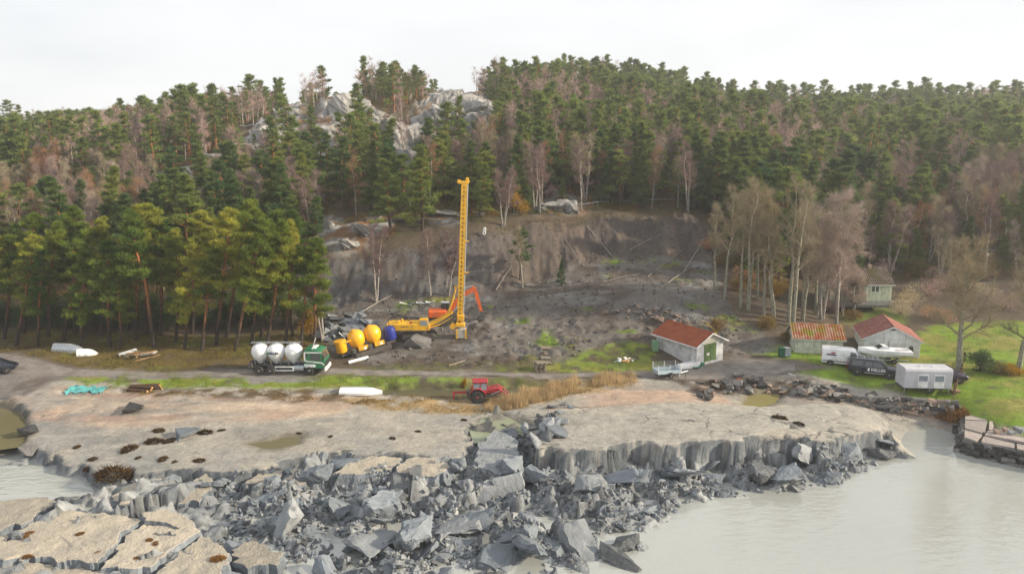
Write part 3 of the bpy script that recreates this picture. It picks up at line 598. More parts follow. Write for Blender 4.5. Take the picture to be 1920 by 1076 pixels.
PR_HILL = [pine_proto(100+i, H=11., base=b, wide=w, conical=c, nb=n, pads=4, nbl=72, bl=.46, bw=.105) for i, (b, w, c, n) in enumerate([(.12,.175,.95,28),(.20,.18,.8,25),(.32,.19,.5,19),(.08,.16,1.,30),(.38,.20,.4,17),(.14,.19,.85,27)])]
PR_GROVE = [pine_proto(200+i, H=14., base=b, wide=w, conical=c, nb=n, pads=5, nbl=85, bl=.40, bw=.085, wind=.35) for i, (b, w, c, n) in enumerate([(.46,.16,.5,22),(.35,.165,.6,26),(.55,.165,.45,19),(.28,.175,.65,28),(.50,.15,.7,22)])]
def bare_proto(seed, **k):
    (tv, tf), (v, f) = bare(seed, **k); return np_mesh('trunk', tv, tf, True), np_mesh('branches', v, f, False), k['H']
PR_BIRCH = [bare_proto(300+i, H=10., spread=s, stems=st, nl=nl, ns=5, ntw=13, up=u, base=b, droop=.15) for i, (s, st, nl, u, b) in enumerate([(.20,1,14,1.1,.3),(.17,2,10,1.4,.35),(.24,1,13,.8,.28),(.15,3,8,1.6,.4),(.22,2,11,1.,.3)])]
def place_tree(name, proto, mats, loc, H, rz, label, cat, group, tilt=(0,0), cap=False, wmul=1.):
    tm, cm, H0 = proto; s = H/H0
    o = thing(name, label, cat, loc, rz, group); o.rotation_euler = (Euler((tilt[0], tilt[1], 0)).to_matrix() @ Matrix.Rotation(rz, 3, 'Z')).to_euler(); o.scale = (s*wmul, s*wmul, s)
    for nm, me, mt in (('trunk', tm, mats[0]), ('crown', cm, mats[1])):
        c = bpy.data.objects.new(nm, me); COL.objects.link(c); c.parent = o
        if not me.materials: me.materials.append(mt)
        c.material_slots[0].link = 'OBJECT'; c.material_slots[0].material = mt
    return o
rnd = random.Random(11)
# ---- the grove of leaning pines by the road
GRP = 'pines leaning over the gravel track'
grove = [  # foot x,y ; height ; lean right in degrees ; proto ; red trunk lit
 (30,648,16,14),(70,650,13.5,9),(118,640,16.5,12),(150,655,14.5,6),(90,632,17,8),(205,650,15,5),(190,628,17.5,9),(255,640,16,4),(226,655,13.5,3),(290,652,18.5,-3),(300,630,17,6),(330,640,16,7),(275,626,19,4),
 (345,655,15.5,9),(378,658,14,8),(405,648,19,9),(440,657,18.5,13),(425,632,20,10),(470,648,17.5,10),(500,650,17.5,11),(490,632,18,8),(535,645,17,6),(565,650,14.5,4),(590,650,15,3),(548,630,17.5,2),(8,636,17,10),(-40,645,16,10),(-70,660,14,8),(45,625,18,9),(140,622,18.5,6),(360,626,18,6),(240,620,18.5,6)]
for i, (px, py, H, ln) in enumerate(grove):
    q = P(px, py); pr = PR_GROVE[i % 5]
    place_tree('pine_tree', pr, (PINE_BARK, NEEDLE_G), (q[0], q[1], q[2]-.1), H*.92, rnd.uniform(0, 6.28), ('wind-bent pine near the stranded grey boat in the roadside grove' if px < 170 and py > 638 else 'wind-bent pine at the back of the roadside grove' if py < 638 else 'wind-bent pine around the heap of broken planks' if px < 320 else 'reddish leaning pine in the grove left of the silo truck' if px < 450 else 'reddish leaning pine rising behind the silo truck'), 'tree', GRP, (R(rnd.uniform(-4, 3)), R(ln*1.15)), wmul=rnd.uniform(.78, 1.0))
# ---- hillside wood
rockpoly = RW; cand = []
for y in np.arange(100, 300, 3.6):
    stepx = 3.7+.004*(y-100)
    for x in np.arange(-.86*y-14, .86*y+14, stepx):
        cand.append((x+rnd.uniform(-1.7, 1.7), y+rnd.uniform(-1.6, 1.6)))
cand = np.array(cand); cx, cy = cand[:, 0], cand[:, 1]
cz = hzv(cx, cy); cpx, cpy = project(cx, cy, cz)
okm = grid_at(hill, cx, cy) > np.where(cx > 30, .25, np.where(cx > -28, .3, .3))
okm &= grid_at(M['scar'], cx, cy) < .2; okm &= grid_at(M['slide'], cx, cy) < .3; okm &= grid_at(M['lawn'], cx, cy) < .2; okm &= grid_at(M['lawn2'], cx, cy) < .2
rk_c = grid_at(rockm, cx, cy); rv = np.array([rnd.random() for _ in cand])
okm &= (rk_c < .35) | (rv < .05)
# the open brushy foot of the cliff and the cottage garden carry fewer trees
thin = sstep(0, 8, sdist([p[:2] for p in WP([(560,480),(600,380),(640,330),(760,340),(960,380),(1050,400),(1290,395),(1290,410),(1000,430),(900,450),(640,500)], hzv)], cx, cy))
okm &= rv > thin*.45
gard = sdist([p[:2] for p in WP([(1500,640),(1540,575),(1545,530),(1690,530),(1700,560),(1760,568),(1920,590),(2000,640),(1900,660),(1700,660)], hzv)], cx, cy)
okm &= gard < 0
# hidden far side of the ridge: skip what the ground itself hides
vis = np.ones(len(cx), bool)
for t in np.linspace(.35, .96, 40): vis &= hzv(cx*t, cy*t) < CAMZ+(cz+11-CAMZ)*t
okm &= vis & (cpx > -160) & (cpx < 2080)
mx_, my_ = project(cx, cy, cz+6.); hide = np.zeros(len(cx), bool)
for pl in ROCKS[:2]: hide |= sdist(pl, mx_, my_) > -2
okm &= ~(hide & (rv < .9) & (cy < 212))
cx, cy, cz, cpx, cpy = cx[okm], cy[okm], cz[okm], cpx[okm], cpy[okm]
bn = fbm(cx/22, cy/22, 140, 3)+.35*fbm(cx/7, cy/7, 141, 2)
leftband = np.exp(-((cpx-150)/230)**2)*np.exp(-((cpy-350)/70)**2); midband = np.exp(-((cpx-1050)/220)**2)*np.exp(-((cpy-350)/60)**2); rband = np.exp(-((cpx-1820)/120)**2)+1.2*np.exp(-((cpx-1800)/130)**2)*np.exp(-((cpy-545)/45)**2)
pb = np.clip(.29+.75*bn+.5*leftband+.30*midband+.25*rband, .03, .85)
isb = np.array([rnd.random() for _ in cx]) < pb
order = np.argsort(cy); np_, nb_ = 0, 0; far_p, far_b = [], []
GP, GB = 'pines on the hillside', 'bare birches on the hillside'
for k in order:
    x, y, z = float(cx[k]), float(cy[k]), float(cz[k])
    if not isb[k]:
        H = rnd.uniform(6.5, 13.5)*(1.12 if cpx[k] > 1000 else 1.)
        if rk_c[okm][k] > .2: H *= .5
        if np_ < 268:
            np_ += 1; right = cpx[k] > 1250
            nm = NEEDLE if rnd.random() < .6 else NEEDLE_D; wh = 'right of the landslide' if x > 25 else 'above the landslide scar' if x > -25 else 'behind the roadside grove'
            place_tree('pine_tree', PR_HILL[rnd.randrange(6)], (PINE_BARK, nm), (x, y, z-.15), H, rnd.uniform(0, 6.28), ('short ' if H < 9 else 'tall ' if H > 11.5 else 'middling ')+('bright green' if nm is NEEDLE else 'dark green')+' pine on the wooded slope '+wh, 'tree', ('pines on the right slope' if x > 25 else 'pines above the scar' if x > -25 else 'pines behind the grove'), (rnd.gauss(0, .04), rnd.gauss(.03, .05)), wmul=rnd.uniform(.9, 1.25))
        else: far_p.append((x, y, z, H))
    else:
        H = rnd.uniform(6.5, 11.)*(1.1 if cpx[k] > 900 else .95)
        if nb_ < 230:
            nb_ += 1
            tk = rnd.choice(['mauve','mauve','mauve','rust','pale','buff']); wh = 'right of the landslide' if x > 25 else 'above the landslide scar' if x > -25 else 'behind the roadside grove'
            place_tree('birch_tree', PR_BIRCH[rnd.randrange(5)], (BIRCH_BARK, TWIG[tk]), (x, y, z-.15), H, rnd.uniform(0, 6.28), ('small ' if H < 8.5 else 'tall ')+'leafless birch with '+{'mauve': 'mauve', 'rust': 'rusty', 'pale': 'whitish pink', 'buff': 'straw coloured'}[tk]+' twigs on the wooded slope '+wh, 'tree', ('birches on the right slope' if x > 25 else 'birches above the scar' if x > -25 else 'birches behind the grove'), (rnd.gauss(0, .07), rnd.gauss(0, .07)))
        else: far_b.append((x, y, z, H))
print('trees', np_, nb_, len(far_p), len(far_b))
def forest(name, pts, protos, mats, label):
    """the far wood: nobody could count it, one mass of trunks and crowns"""
    for part, key in (('trunk', 0), ('crown', 1)):
        Vs, Fs, Ts, o = [], [], [], 0
        for i, (x, y, z, H) in enumerate(pts):
            V, F, T = protos[i % len(protos)][key]; a = rnd.uniform(0, 6.28); s = H/protos[i % len(protos)][2]; w = s*rnd.uniform(.95, 1.35); c, d = math.cos(a)*w, math.sin(a)*w
            Vs.append(np.stack([V[:, 0]*c-V[:, 1]*d+x, V[:, 0]*d+V[:, 1]*c+y, V[:, 2]*s+z-.15], 1)); Fs.append(F+o); o += len(V)
            Ts.append(np.clip(T+rnd.gauss(0, .22), 0, 1))
        me = np_mesh(name, np.concatenate(Vs), np.concatenate(Fs), False, np.concatenate(Ts))
        if key == 0: root = tag(link(name, None, None), label, 'wood', kind='stuff'); root.empty_display_size = .3
        link(part, me, mats[key], root)['kind'] = 'stuff'
fp = []
for i in range(5):
    (tv, tf), (v, f, ti) = pine(400+i, 11., base=[.12,.2,.34,.12,.22][i], wide=[.17,.18,.19,.15,.19][i], conical=[.95,.8,.5,1.,.7][i], nb=16, pads=3, nbl=24, bl=.70, bw=.19)
    fp.append(((tv, q2t(tf), np.full(len(tv), .5)), (v, f, ti), 11.))
fb = []
for i in range(4):
    (tv, tf), (v, f) = bare(420+i, 10., spread=.2, stems=1+i % 2, nl=8, ns=3, ntw=8, up=1.1, droop=.15, tw=.05, tl=1.0, sub=1)
    fb.append(((tv, q2t(tf), np.full(len(tv), .5)), (v, f, np.full(len(v), .5)), 10.))
if far_p: forest('far_pine_wood', far_p, fp, (PINE_BARK, NEEDLE), 'dense mass of pines along the upper hill and ridge')
if far_b: forest('far_birch_wood', far_b, fb, (BIRCH_BARK, TWIG['mauve']), 'hazy mass of leafless birches between the upper hill pines')
# ------------------------------------------------------------------ broken clay of the slide front
CLAY = clay_mat('blue_clay', (.175,.20,.226), (.11,.127,.146), (.25,.272,.292))
CLAY_L = clay_mat('pale_clay', (.25,.266,.28), (.17,.185,.20), (.33,.332,.33))
CLAY_D = clay_mat('dark_clay', (.12,.128,.135), (.08,.085,.09), (.18,.19,.195))
TAN = clay_mat('dried_clay_top', (.38,.34,.275), (.29,.265,.225), (.45,.405,.33), .9)
STONE = clay_mat('shore_stone', (.17,.165,.16), (.10,.10,.10), (.26,.24,.21)); STONE_R = clay_mat('reddish_stone', (.27,.19,.15), (.19,.14,.12), (.33,.26,.21)); STONE_K = clay_mat('black_wet_stone', (.05,.05,.052), (.03,.03,.032), (.10,.10,.10), .5)
def vn3(V, s, seed):
    return np.stack([fbm(V[:, 0]*s+V[:, 2]*s*.7+11*k, V[:, 1]*s-V[:, 2]*s*.6+5*k, seed+k, 3) for k in range(3)], 1)
def block_mesh(name, seed, dims, npt=14, cuts=2, rough=.05, boxy=.6):
    rg = random.Random(seed); bm = bmesh.new()
    for k in range(npt):
        v = Vector([rg.uniform(-1, 1) for _ in range(3)]); m_ = max(abs(c) for c in v); v = v.lerp(v/m_, boxy)
        bm.verts.new((v.x*dims[0]/2, v.y*dims[1]/2, v.z*dims[2]/2))
    bmesh.ops.convex_hull(bm, input=bm.verts[:]); bmesh.ops.delete(bm, geom=[v for v in bm.verts if not v.link_faces], context='VERTS')
    bmesh.ops.dissolve_limit(bm, angle_limit=.25, verts=bm.verts[:], edges=bm.edges[:])
    bmesh.ops.triangulate(bm, faces=bm.faces[:])
    for _ in range(cuts): bmesh.ops.subdivide_edges(bm, edges=bm.edges[:], cuts=1, use_grid_fill=True)
    V = np.array([v.co[:] for v in bm.verts]); D = vn3(V, 2.2/max(dims), seed)*rough*max(dims)+vn3(V, 7/max(dims), seed+9)*rough*.5*max(dims)
    for v, d in zip(bm.verts, D): v.co += Vector(d)
    V = np.array([v.co[:] for v in bm.verts])/max(dims); cb = voro(V[:, 0]*3+V[:, 2]*1.7+seed, V[:, 1]*3-V[:, 2]*1.3, seed)
    for v, c_, i_ in zip(bm.verts, cb[0], cb[1]): v.co *= 1-.10*max(0, 1-c_/.10)*(rough > .02)-.10*(i_-.5)*(rough > .02)
    me = bpy.data.meshes.new(name); bm.to_mesh(me); bm.free(); me.polygons.foreach_set('use_smooth', [True]*len(me.polygons)); me.set_sharp_from_angle(angle=R(30)); return me
def slab(pts, ztop, zbot, label, dip=(0,0), jag=.30, seed=0, name='clay_slab', mats=None, rag=.25, group=None):
    """a broken-off plate: dried top, clay sides with upright fractures"""
    W_ = np.array([U(a, b, ztop)[:2] for a, b in pts]); c = W_.mean(0); rg = np.random.default_rng(seed); ring = []
    for k in range(len(W_)):
        a, b = W_[k], W_[(k+1) % len(W_)]; n = max(2, int(np.linalg.norm(b-a)/.22))
        for i in range(n): ring.append(a+(b-a)*i/n)
    ring = np.array(ring); r = ring-c; nr = len(ring); L_ = np.hypot(*r.T); dr = r/L_[:, None]
    cell, cid = voro(ring[:, 0]*1.3, ring[:, 1]*1.3, 40+seed)
    ring = ring + dr*((cid-.5)*jag*1.6 + jag*fbm(ring[:, 0]*2.5, ring[:, 1]*2.5, seed+3, 2))[:, None]; r = ring-c
    topz = lambda q: ztop+(q[:, 0]-c[0])*dip[0]+(q[:, 1]-c[1])*dip[1]+.16*fbm(q[:, 0]/1.3, q[:, 1]/1.3, 60+seed, 4)
    V, F, MI = [], [], []
    lv = [0, .15, .3, .45, .6, .72, .84, .93, .98, 1.0]
    for s in lv[1:]: q = c+r*s; V.append(np.c_[q, topz(q)-(.03 if s == 1 else 0)])
    H = ztop-zbot
    for j, f in enumerate((.25, .6, 1.05)):
        o = rag*f*H*(.4+.6*rg.random(nr)*.5+.5*cid)+.14*fbm(ring[:, 0]*2.2, ring[:, 1]*2.2+j*3, seed+20, 2)
        q = ring+dr*o[:, None]; V.append(np.c_[q, topz(ring)*(1-f)+zbot*f])
    V = np.concatenate([[[*c, float(topz(c[None])[0])]]]+V)
    for k in range(nr): F.append((0, 1+k, 1+(k+1) % nr)); MI.append(0)
    for j in range(len(lv)-2+3):
        for k in range(nr):
            a, b = 1+j*nr+k, 1+j*nr+(k+1) % nr; F.append((a, a+nr, b+nr, b)); MI.append(0 if j < len(lv)-2 else 1)
    V = V-np.array([*c, zbot]); me = bpy.data.meshes.new(name); me.from_pydata([tuple(v) for v in V], [], F); me.polygons.foreach_set('material_index', MI); me.update()
    o = link(name, me, mats or [TAN, CLAY], None, (c[0], c[1], zbot)); return tag(o, label, 'clay slab', group)
SG = 'tan-topped clay slabs'
slab([(-120,942),(0,934),(60,931),(98,930),(108,942),(60,972),(0,1000),(-120,1040)], 1.0, -.3, 'wide tan clay slab with clods along its rim beside the milky pool', (.02,-.03), seed=1, group=SG)
slab([(104,951),(180,958),(255,967),(262,977),(230,996),(184,1059),(120,1052),(60,1045),(-60,1052),(-60,1018),(0,1004),(60,976)], 1.05, -.3, 'largest tan clay slab speckled with shells and crossed by fine cracks', (.02,-.02), seed=2, group=SG)
slab([(269,981),(330,979),(375,993),(349,1015),(315,1040),(282,1067),(230,1068),(194,1062),(214,1034),(239,998)], 1.05, -.3, 'tan clay slab between two deep dark open cracks', (.03,-.03), seed=3, group=SG)
slab([(378,998),(405,1010),(432,1036),(425,1060),(400,1090),(340,1100),(288,1086),(291,1073),(325,1044),(354,1021)], 1.0, -.3, 'tan clay slab with a rust brown seaweed tuft near its edge', (.02,-.04), seed=4, group=SG)
slab([(-60,1058),(60,1051),(186,1066),(275,1074),(284,1092),(200,1120),(-60,1120)], .75, -.3, 'low grey-tan clay slab littered with pebbles', (0,-.05), seed=5, group=SG)
slab([(268,964),(312,956),(345,966),(362,976),(350,987),(272,977)], 1.2, 0., 'small tan clay slab perched on the edge of larger slabs', (-.05,.05), seed=6, group=SG)
slab([(432,1022),(480,1012),(530,1038),(521,1058),(470,1070),(442,1052)], .85, -.2, 'thick lone tan block of clay standing beside milky puddle', (.04,-.06), seed=7, group=SG)
slab([(206,926),(250,906),(313,900),(316,914),(275,930),(240,944)], .85, -.1, 'long tan clay slab dipping into the milky pool', (.05,.12), seed=8, group=SG)
slab([(316,931),(350,909),(383,893),(405,912),(372,934)], 1.0, .1, 'small tilted tan clay slab above dark crumbled clay', (.1,.15), seed=9, group=SG)
slab([(467,902),(490,881),(533,882),(520,896),(515,908)], 1.2, .2, 'cracked pale tan clay slab broken in small pieces', (0,.05), seed=10, group=SG)
slab([(533,902),(560,874),(622,876),(603,897),(545,911)], 1.35, .2, 'sunlit sandy clay slab with wedge outline', (-.06,.05), seed=11, group=SG)
slab([(620,887),(660,868),(700,853),(750,857),(733,878),(680,884)], 1.55, .2, 'sandy clay slab above smooth grey clay wall', (-.03,.05), seed=12, rag=.5, group=SG)
slab([(741,881),(757,857),(800,858),(832,862),(838,875),(812,890),(770,886)], 1.6, .2, 'sandy clay slab with crumbling right corner beside grey wall', (.03,.05), seed=13, rag=.5, group=SG)
slab([(895,868),(900,835),(930,815),(968,828),(975,850),(962,872),(930,880)], 1.7, .1, 'steep grey clay mass below the green pool', (0,.12), seed=14, rag=.35, mats=[CLAY_L, CLAY], group=SG)
BLK = [block_mesh('clay_block', 500+k, d, n, 3, r*2.0, b) for k, (d, n, r, b) in enumerate([((1.3,1,.9),12,.035,.5),((1.5,1.1,.6),14,.03,.8),((1,1,1),11,.04,.3),((1.7,.9,.7),12,.03,.6),((1.2,1.2,.5),14,.03,.9),((1,.8,1.3),10,.035,.4),((1.6,1.2,.8),16,.04,.7),((1.1,.9,.8),9,.025,.2),((1.9,1.4,.4),16,.02,.85),((1.6,1.3,.35),14,.02,.8),((2.0,1.1,.5),14,.022,.7)])]
def blk(px, py, w, h, label=None, k=None, m=None, rot=None, sink=.25, group=None, name='clay_block', cat='clay block', proto=BLK, at=None, flat=1.):
    q = P(px, py) if at is None else at; k = rnd.randrange(len(proto)) if k is None else k
    o = bpy.data.objects.new(name, proto[k]); COL.objects.link(o)
    if not proto[k].materials: proto[k].materials.append(CLAY)
    o.material_slots[0].link = 'OBJECT'; o.material_slots[0].material = m or CLAY
    o.scale = (w, w*rnd.uniform(.8, 1.1), h*flat); o.rotation_euler = rot or (rnd.gauss(0, .3), rnd.gauss(0, .3), rnd.uniform(0, 6.28))
    o.location = (q[0], q[1], q[2]+h*.45*(1-sink)); return tag(o, label, cat, group)
for a in [(535,1005,3.0,2.3,'big whitish clay block with pointed top among rubble',5,CLAY_L,(.2,-.35,.6)),(1092,1045,3.0,2.4,'tall wedge of smooth grey clay at the water edge',5,CLAY_L,(-.15,.3,2.2)),(858,990,2.6,1.4,'flat-topped pale clay block amid dark rubble',1,CLAY_L,(.05,-.05,.15)),
          (720,965,2.6,2.4,'large rounded brownish grey clay lump',6,CLAY,(.3,.2,1)),(935,930,2.6,2.0,'grey clay block with a sandy lit edge',3,CLAY_L,(.2,-.4,.4)),(1105,920,2.3,1.7,'smooth striated clay block with a flat tan top',4,CLAY_L,(.1,.1,.3)),
          (1505,862,2.9,2.2,'smooth light grey clay wedge leaning on the broken edge',2,CLAY_L,(.3,.2,.2)),(1470,898,2.0,1.6,'squarish clay block standing at the waterline',1,CLAY,(.1,0,.3)),(1425,895,2.2,1.5,'cracked dark clay block beside squarish block',6,CLAY_D,(.1,.1,1.3)),
          (960,890,2.0,1.8,'leaning clay block under the steep grey mass',0,CLAY,(.4,.2,.9)),(640,960,1.8,1.5,None,None,None,None),(590,900,1.9,1.5,None,None,None,None),(1010,900,2.0,1.6,None,None,None,None),(1180,905,2.4,1.6,None,3,None,None),(1270,895,2.2,1.5,None,None,None,None),(1330,885,1.6,1.3,None,None,None,None),(780,1010,2.2,1.8,None,None,None,None),(690,1030,2.0,1.7,None,None,None,None),(1000,1030,2.3,1.4,None,None,None,None),(940,1060,2.2,1.5,None,None,None,None),(1170,1030,1.6,1.2,None,None,CLAY_D,None),(1160,1060,2.0,1.4,None,None,CLAY_D,None),(1205,1035,.9,.8,None,None,None,None),
          (1490,922,.9,.7,None,None,None,None),(1560,900,1.1,.7,None,None,None,None),(1585,895,.8,.5,None,None,None,None),(1650,835,1.6,1.2,None,None,None,None),(1600,855,1.5,1.3,None,None,None,None),(1745,895,.5,.5,None,None,CLAY_D,None)]:
    px, py, w, h, lb, k, m, rot = a
    blk(px, py, w, h, lb or ('dark' if m is CLAY_D else 'pale' if (m := m or rnd.choice([CLAY, CLAY, CLAY_L])) is CLAY_L else 'blue-grey')+(' flattish' if h < .7*w else ' bulky')+' clay block lying in the rubble field', k, m or CLAY, rot, group='big clay blocks')
for i in range(42):
    t = rnd.random(); px = 1050-60*t+rnd.gauss(0, 14); py = 765+88*t+rnd.gauss(0, 5); w = rnd.choice([.4,.5,.6,.8,1.1,1.4])
    blk(px, py, w, w*.7, 'grey clay lump thrown up along the fracture beside the green pool', None, rnd.choice([CLAY, CLAY_L, CLAY_D]), None, .35, 'clay lumps along the fracture')
# random rubble: positions below the broken edge
cells, small = [], []
rg = np.random.default_rng(5)
X = rg.uniform(-34, 40, 26000); Y = rg.uniform(41.5, 64, 26000)
ed = sdist(A_poly, X, Y); lo_ = lower(X, Y); hz_ = hzv(X, Y); ppx, ppy = project(X, Y, hz_)
slabz = np.zeros(len(X), bool)
for pl in ([(-120,930),(110,928),(265,962),(380,990),(435,1035),(400,1100),(-120,1100)], [(195,925),(315,895),(320,915),(245,950)], [(316,931),(350,909),(383,893),(405,912),(372,934)], [(467,902),(490,881),(533,882),(515,908)], [(533,902),(560,874),(622,876),(603,897),(545,911)], [(620,887),(660,868),(700,853),(750,857),(733,878),(680,884)], [(741,881),(757,857),(832,862),(838,875),(812,890)], [(432,1022),(480,1012),(530,1038),(470,1070)]): slabz |= sdist([U(a, b, .9)[:2] for a, b in pl], X, Y) > -.2
dens = np.clip(.6+.6*fbm(X/3, Y/3, 150, 3), .08, 1)
keep = (ed < -.15) & (lo_ > -.12) & (hz_ < 1.4) & ~slabz & (ppx > -60) & (ppx < 1720) & (ppy < 1130) & (rg.random(len(X)) < dens)
keep &= ~((ed > -1.7) & (ppx > 1000) & (ppx < 1420) & (rg.random(len(X)) < .9))
keep &= ~((ppx < 430) & (ppy > 925)) & ~((ppx < 235) & (ppy < 960))
X, Y, hz_, ed, ppx, ppy = X[keep], Y[keep], hz_[keep], ed[keep], ppx[keep], ppy[keep]
nbig = 0
for i in range(len(X)):
    if nbig < 262 and rg.random() < .05:
        w = float(np.clip(rg.lognormal(-.05, .45), .5, 1.9)); nbig += 1
        near_edge = ed[i] > -2.2; cm = rnd.choice([CLAY, CLAY, CLAY, CLAY_L, CLAY_D])
        blk(0, 0, w, w*rg.uniform(.55, 1.), ('big ' if w > 1.05 else 'mid-sized ' if w > .75 else 'small ')+{CLAY: 'blue-grey', CLAY_L: 'pale grey', CLAY_D: 'dark grey'}[cm]+(' clay lump slumped against the beach edge' if near_edge else ' clay lump in the rubble below the beach edge'), None, cm, None, .85, 'clay lumps at the broken edge' if near_edge else 'clay lumps in the rubble field', at=(X[i], Y[i], hz_[i]))
    else: small.append((X[i], Y[i], hz_[i]))
def scatter(name, pts, protos, mats, label, cat, smin, smax, sink=.2, squash=1., pw=2.):
    Vs, Fs, MI, o = [], [], [], 0; g = np.random.default_rng(len(pts))
    for i, (x, y, z) in enumerate(pts):
        V, F = protos[i % len(protos)]; s = smin+(smax-smin)*g.random()**pw; q = Quaternion(g.normal(size=4)).normalized().to_matrix()
        A_ = np.array(q)*s; W_ = V@A_.T; W_[:, 2] *= squash; Vs.append(W_+np.array([x, y, z+s*.3*(1-sink)*squash])); Fs.append(F+o); o += len(V); MI += [g.integers(len(mats))]*len(F)
    me = np_mesh(name, np.concatenate(Vs), np.concatenate(Fs)); me.polygons.foreach_set('material_index', MI)
    return tag(link(name, me, mats), label, cat, kind='stuff')
def lowpoly(seed, n=9, d=(1.2,1,.75)):
    rg_ = random.Random(seed); m = MB().hull([(rg_.uniform(-.5,.5)*d[0], rg_.uniform(-.5,.5)*d[1], rg_.uniform(-.5,.5)*d[2]) for _ in range(n)]); F = []
    for f in m.f:
        for k in range(1, len(f)-1): F.append((f[0], f[k], f[k+1]))
    return np.array(m.v), np.array(F)
CLOD = [lowpoly(600+i) for i in range(9)]
pts = [(x+rg.normal()*.4, y+rg.normal()*.4) for x, y, _ in small for _ in range(2)]; pts = np.array(pts); pts = pts[sdist(A_poly, pts[:, 0], pts[:, 1]) < -.05]; pts = np.c_[pts, hzv(pts[:, 0], pts[:, 1])].tolist()
scatter('clay_rubble', [p for p in pts if p[2] > -.25], CLOD, [CLAY, CLAY, CLAY_D, CLAY_L], 'crumbled grey clay clods filling the rubble field', 'rubble', .10, .6, .35, 1., 2.2)
# clods on the slide floor and stones on the shore
X = rg.uniform(-30, 40, 6000); Y = rg.uniform(82, 118, 6000); mk = grid_at(sl, X, Y) > .5
scatter('slide_debris', [(x, y, hz(x, y)) for x, y in zip(X[mk], Y[mk])], CLOD, [CLAY_D, clay_mat('grey_mud', (.12,.11,.10), (.09,.08,.07), (.15,.14,.13)), clay_mat('brown_mud', (.09,.07,.055), (.06,.045,.035), (.13,.105,.09))], 'lumps of mud and clay strewn over the landslide floor', 'debris', .08, .6, .4, .8, 4.)
X = rg.uniform(-28, 36, 9000); Y = rg.uniform(100, 127, 9000); mk = (grid_at(M['scar'], X, Y) > .5) & (rg.random(9000) < .5)
scatter('scar_stones', [(x, y, hz(x, y)) for x, y in zip(X[mk], Y[mk])], CLOD, [MATS['brown_mud'], MATS['grey_mud'], CLAY_D], 'small stones and clods stuck in the scar face', 'stones', .06, .45, .6, 1., 4.)
RBL = [block_mesh('stone', 540+k, d, 18, 2, .03, .5) for k, d in enumerate([(1.2,1,.8),(1,1,.8),(1.4,1,.6),(1.1,.9,.9)])]
for px, py, w, h, lb, m in [(250,768,2.2,.9,'long dark blue-grey boulder on the pinkish sand',STONE_K),(54,812,1.7,1.0,'grey boulder at the rim of the olive pool',STONE_K),(60,850,1.7,1.1,'brown weed-covered boulder between two pools',STONE),(1326,749,1.1,.7,'black rounded rock alone on the pink sand',STONE_K),(780,650,3.3,2.0,'large mottled grey boulder in front of the drilling rig',STONE),
                            (1382,706,1.5,.8,'boulder at the gravel yard edge',STONE),(345,815,2.4,.9,'grey clay hummock with weed on the flat',CLAY)]:
    blk(px, py, w, h, lb, 1, m, (0, 0, rnd.uniform(0, 6)), .3, name='boulder', cat='boulder', proto=RBL)
for i in range(70):
    px, py = rnd.uniform(1300, 1600), 0; py = 712+abs(px-1420)*.04+rnd.uniform(0, 28)+(px > 1500)*(px-1500)*.2; w = rnd.choice([.4,.5,.6,.7,.9,1.2])
    blk(px, py, w, w*.7, 'loose stone on the dark bank below the gravel yard', None, rnd.choice([STONE, STONE, STONE_R, STONE_K]), None, .3, 'loose stones on the bank', 'stone', 'stone', RBL)
for i in range(60):
    px = rnd.gauss(1225, 45); py = 590+(px-1225)*.12+rnd.uniform(-10, 14); w = rnd.choice([.3,.4,.5,.7,.9])
    blk(px, py, w, w*.7, 'reddish stone in the heap above the red-roofed boathouse', None, rnd.choice([STONE_R, STONE_R, STONE]), None, .3, 'reddish stone heap', 'stone', 'stone', RBL)
for i in range(26):
    px = rnd.uniform(600, 700); py = 600+rnd.uniform(-6, 36)-(px-650)*.08; w = rnd.choice([.7,1.,1.4,1.8])
    blk(px, py, w, w*.8, 'blue-grey rock piled at the foot of the scar', None, rnd.choice([CLAY, CLAY_D, CLAY_L]), None, .3, 'rocks at the scar foot', 'rock', 'rock', BLK)
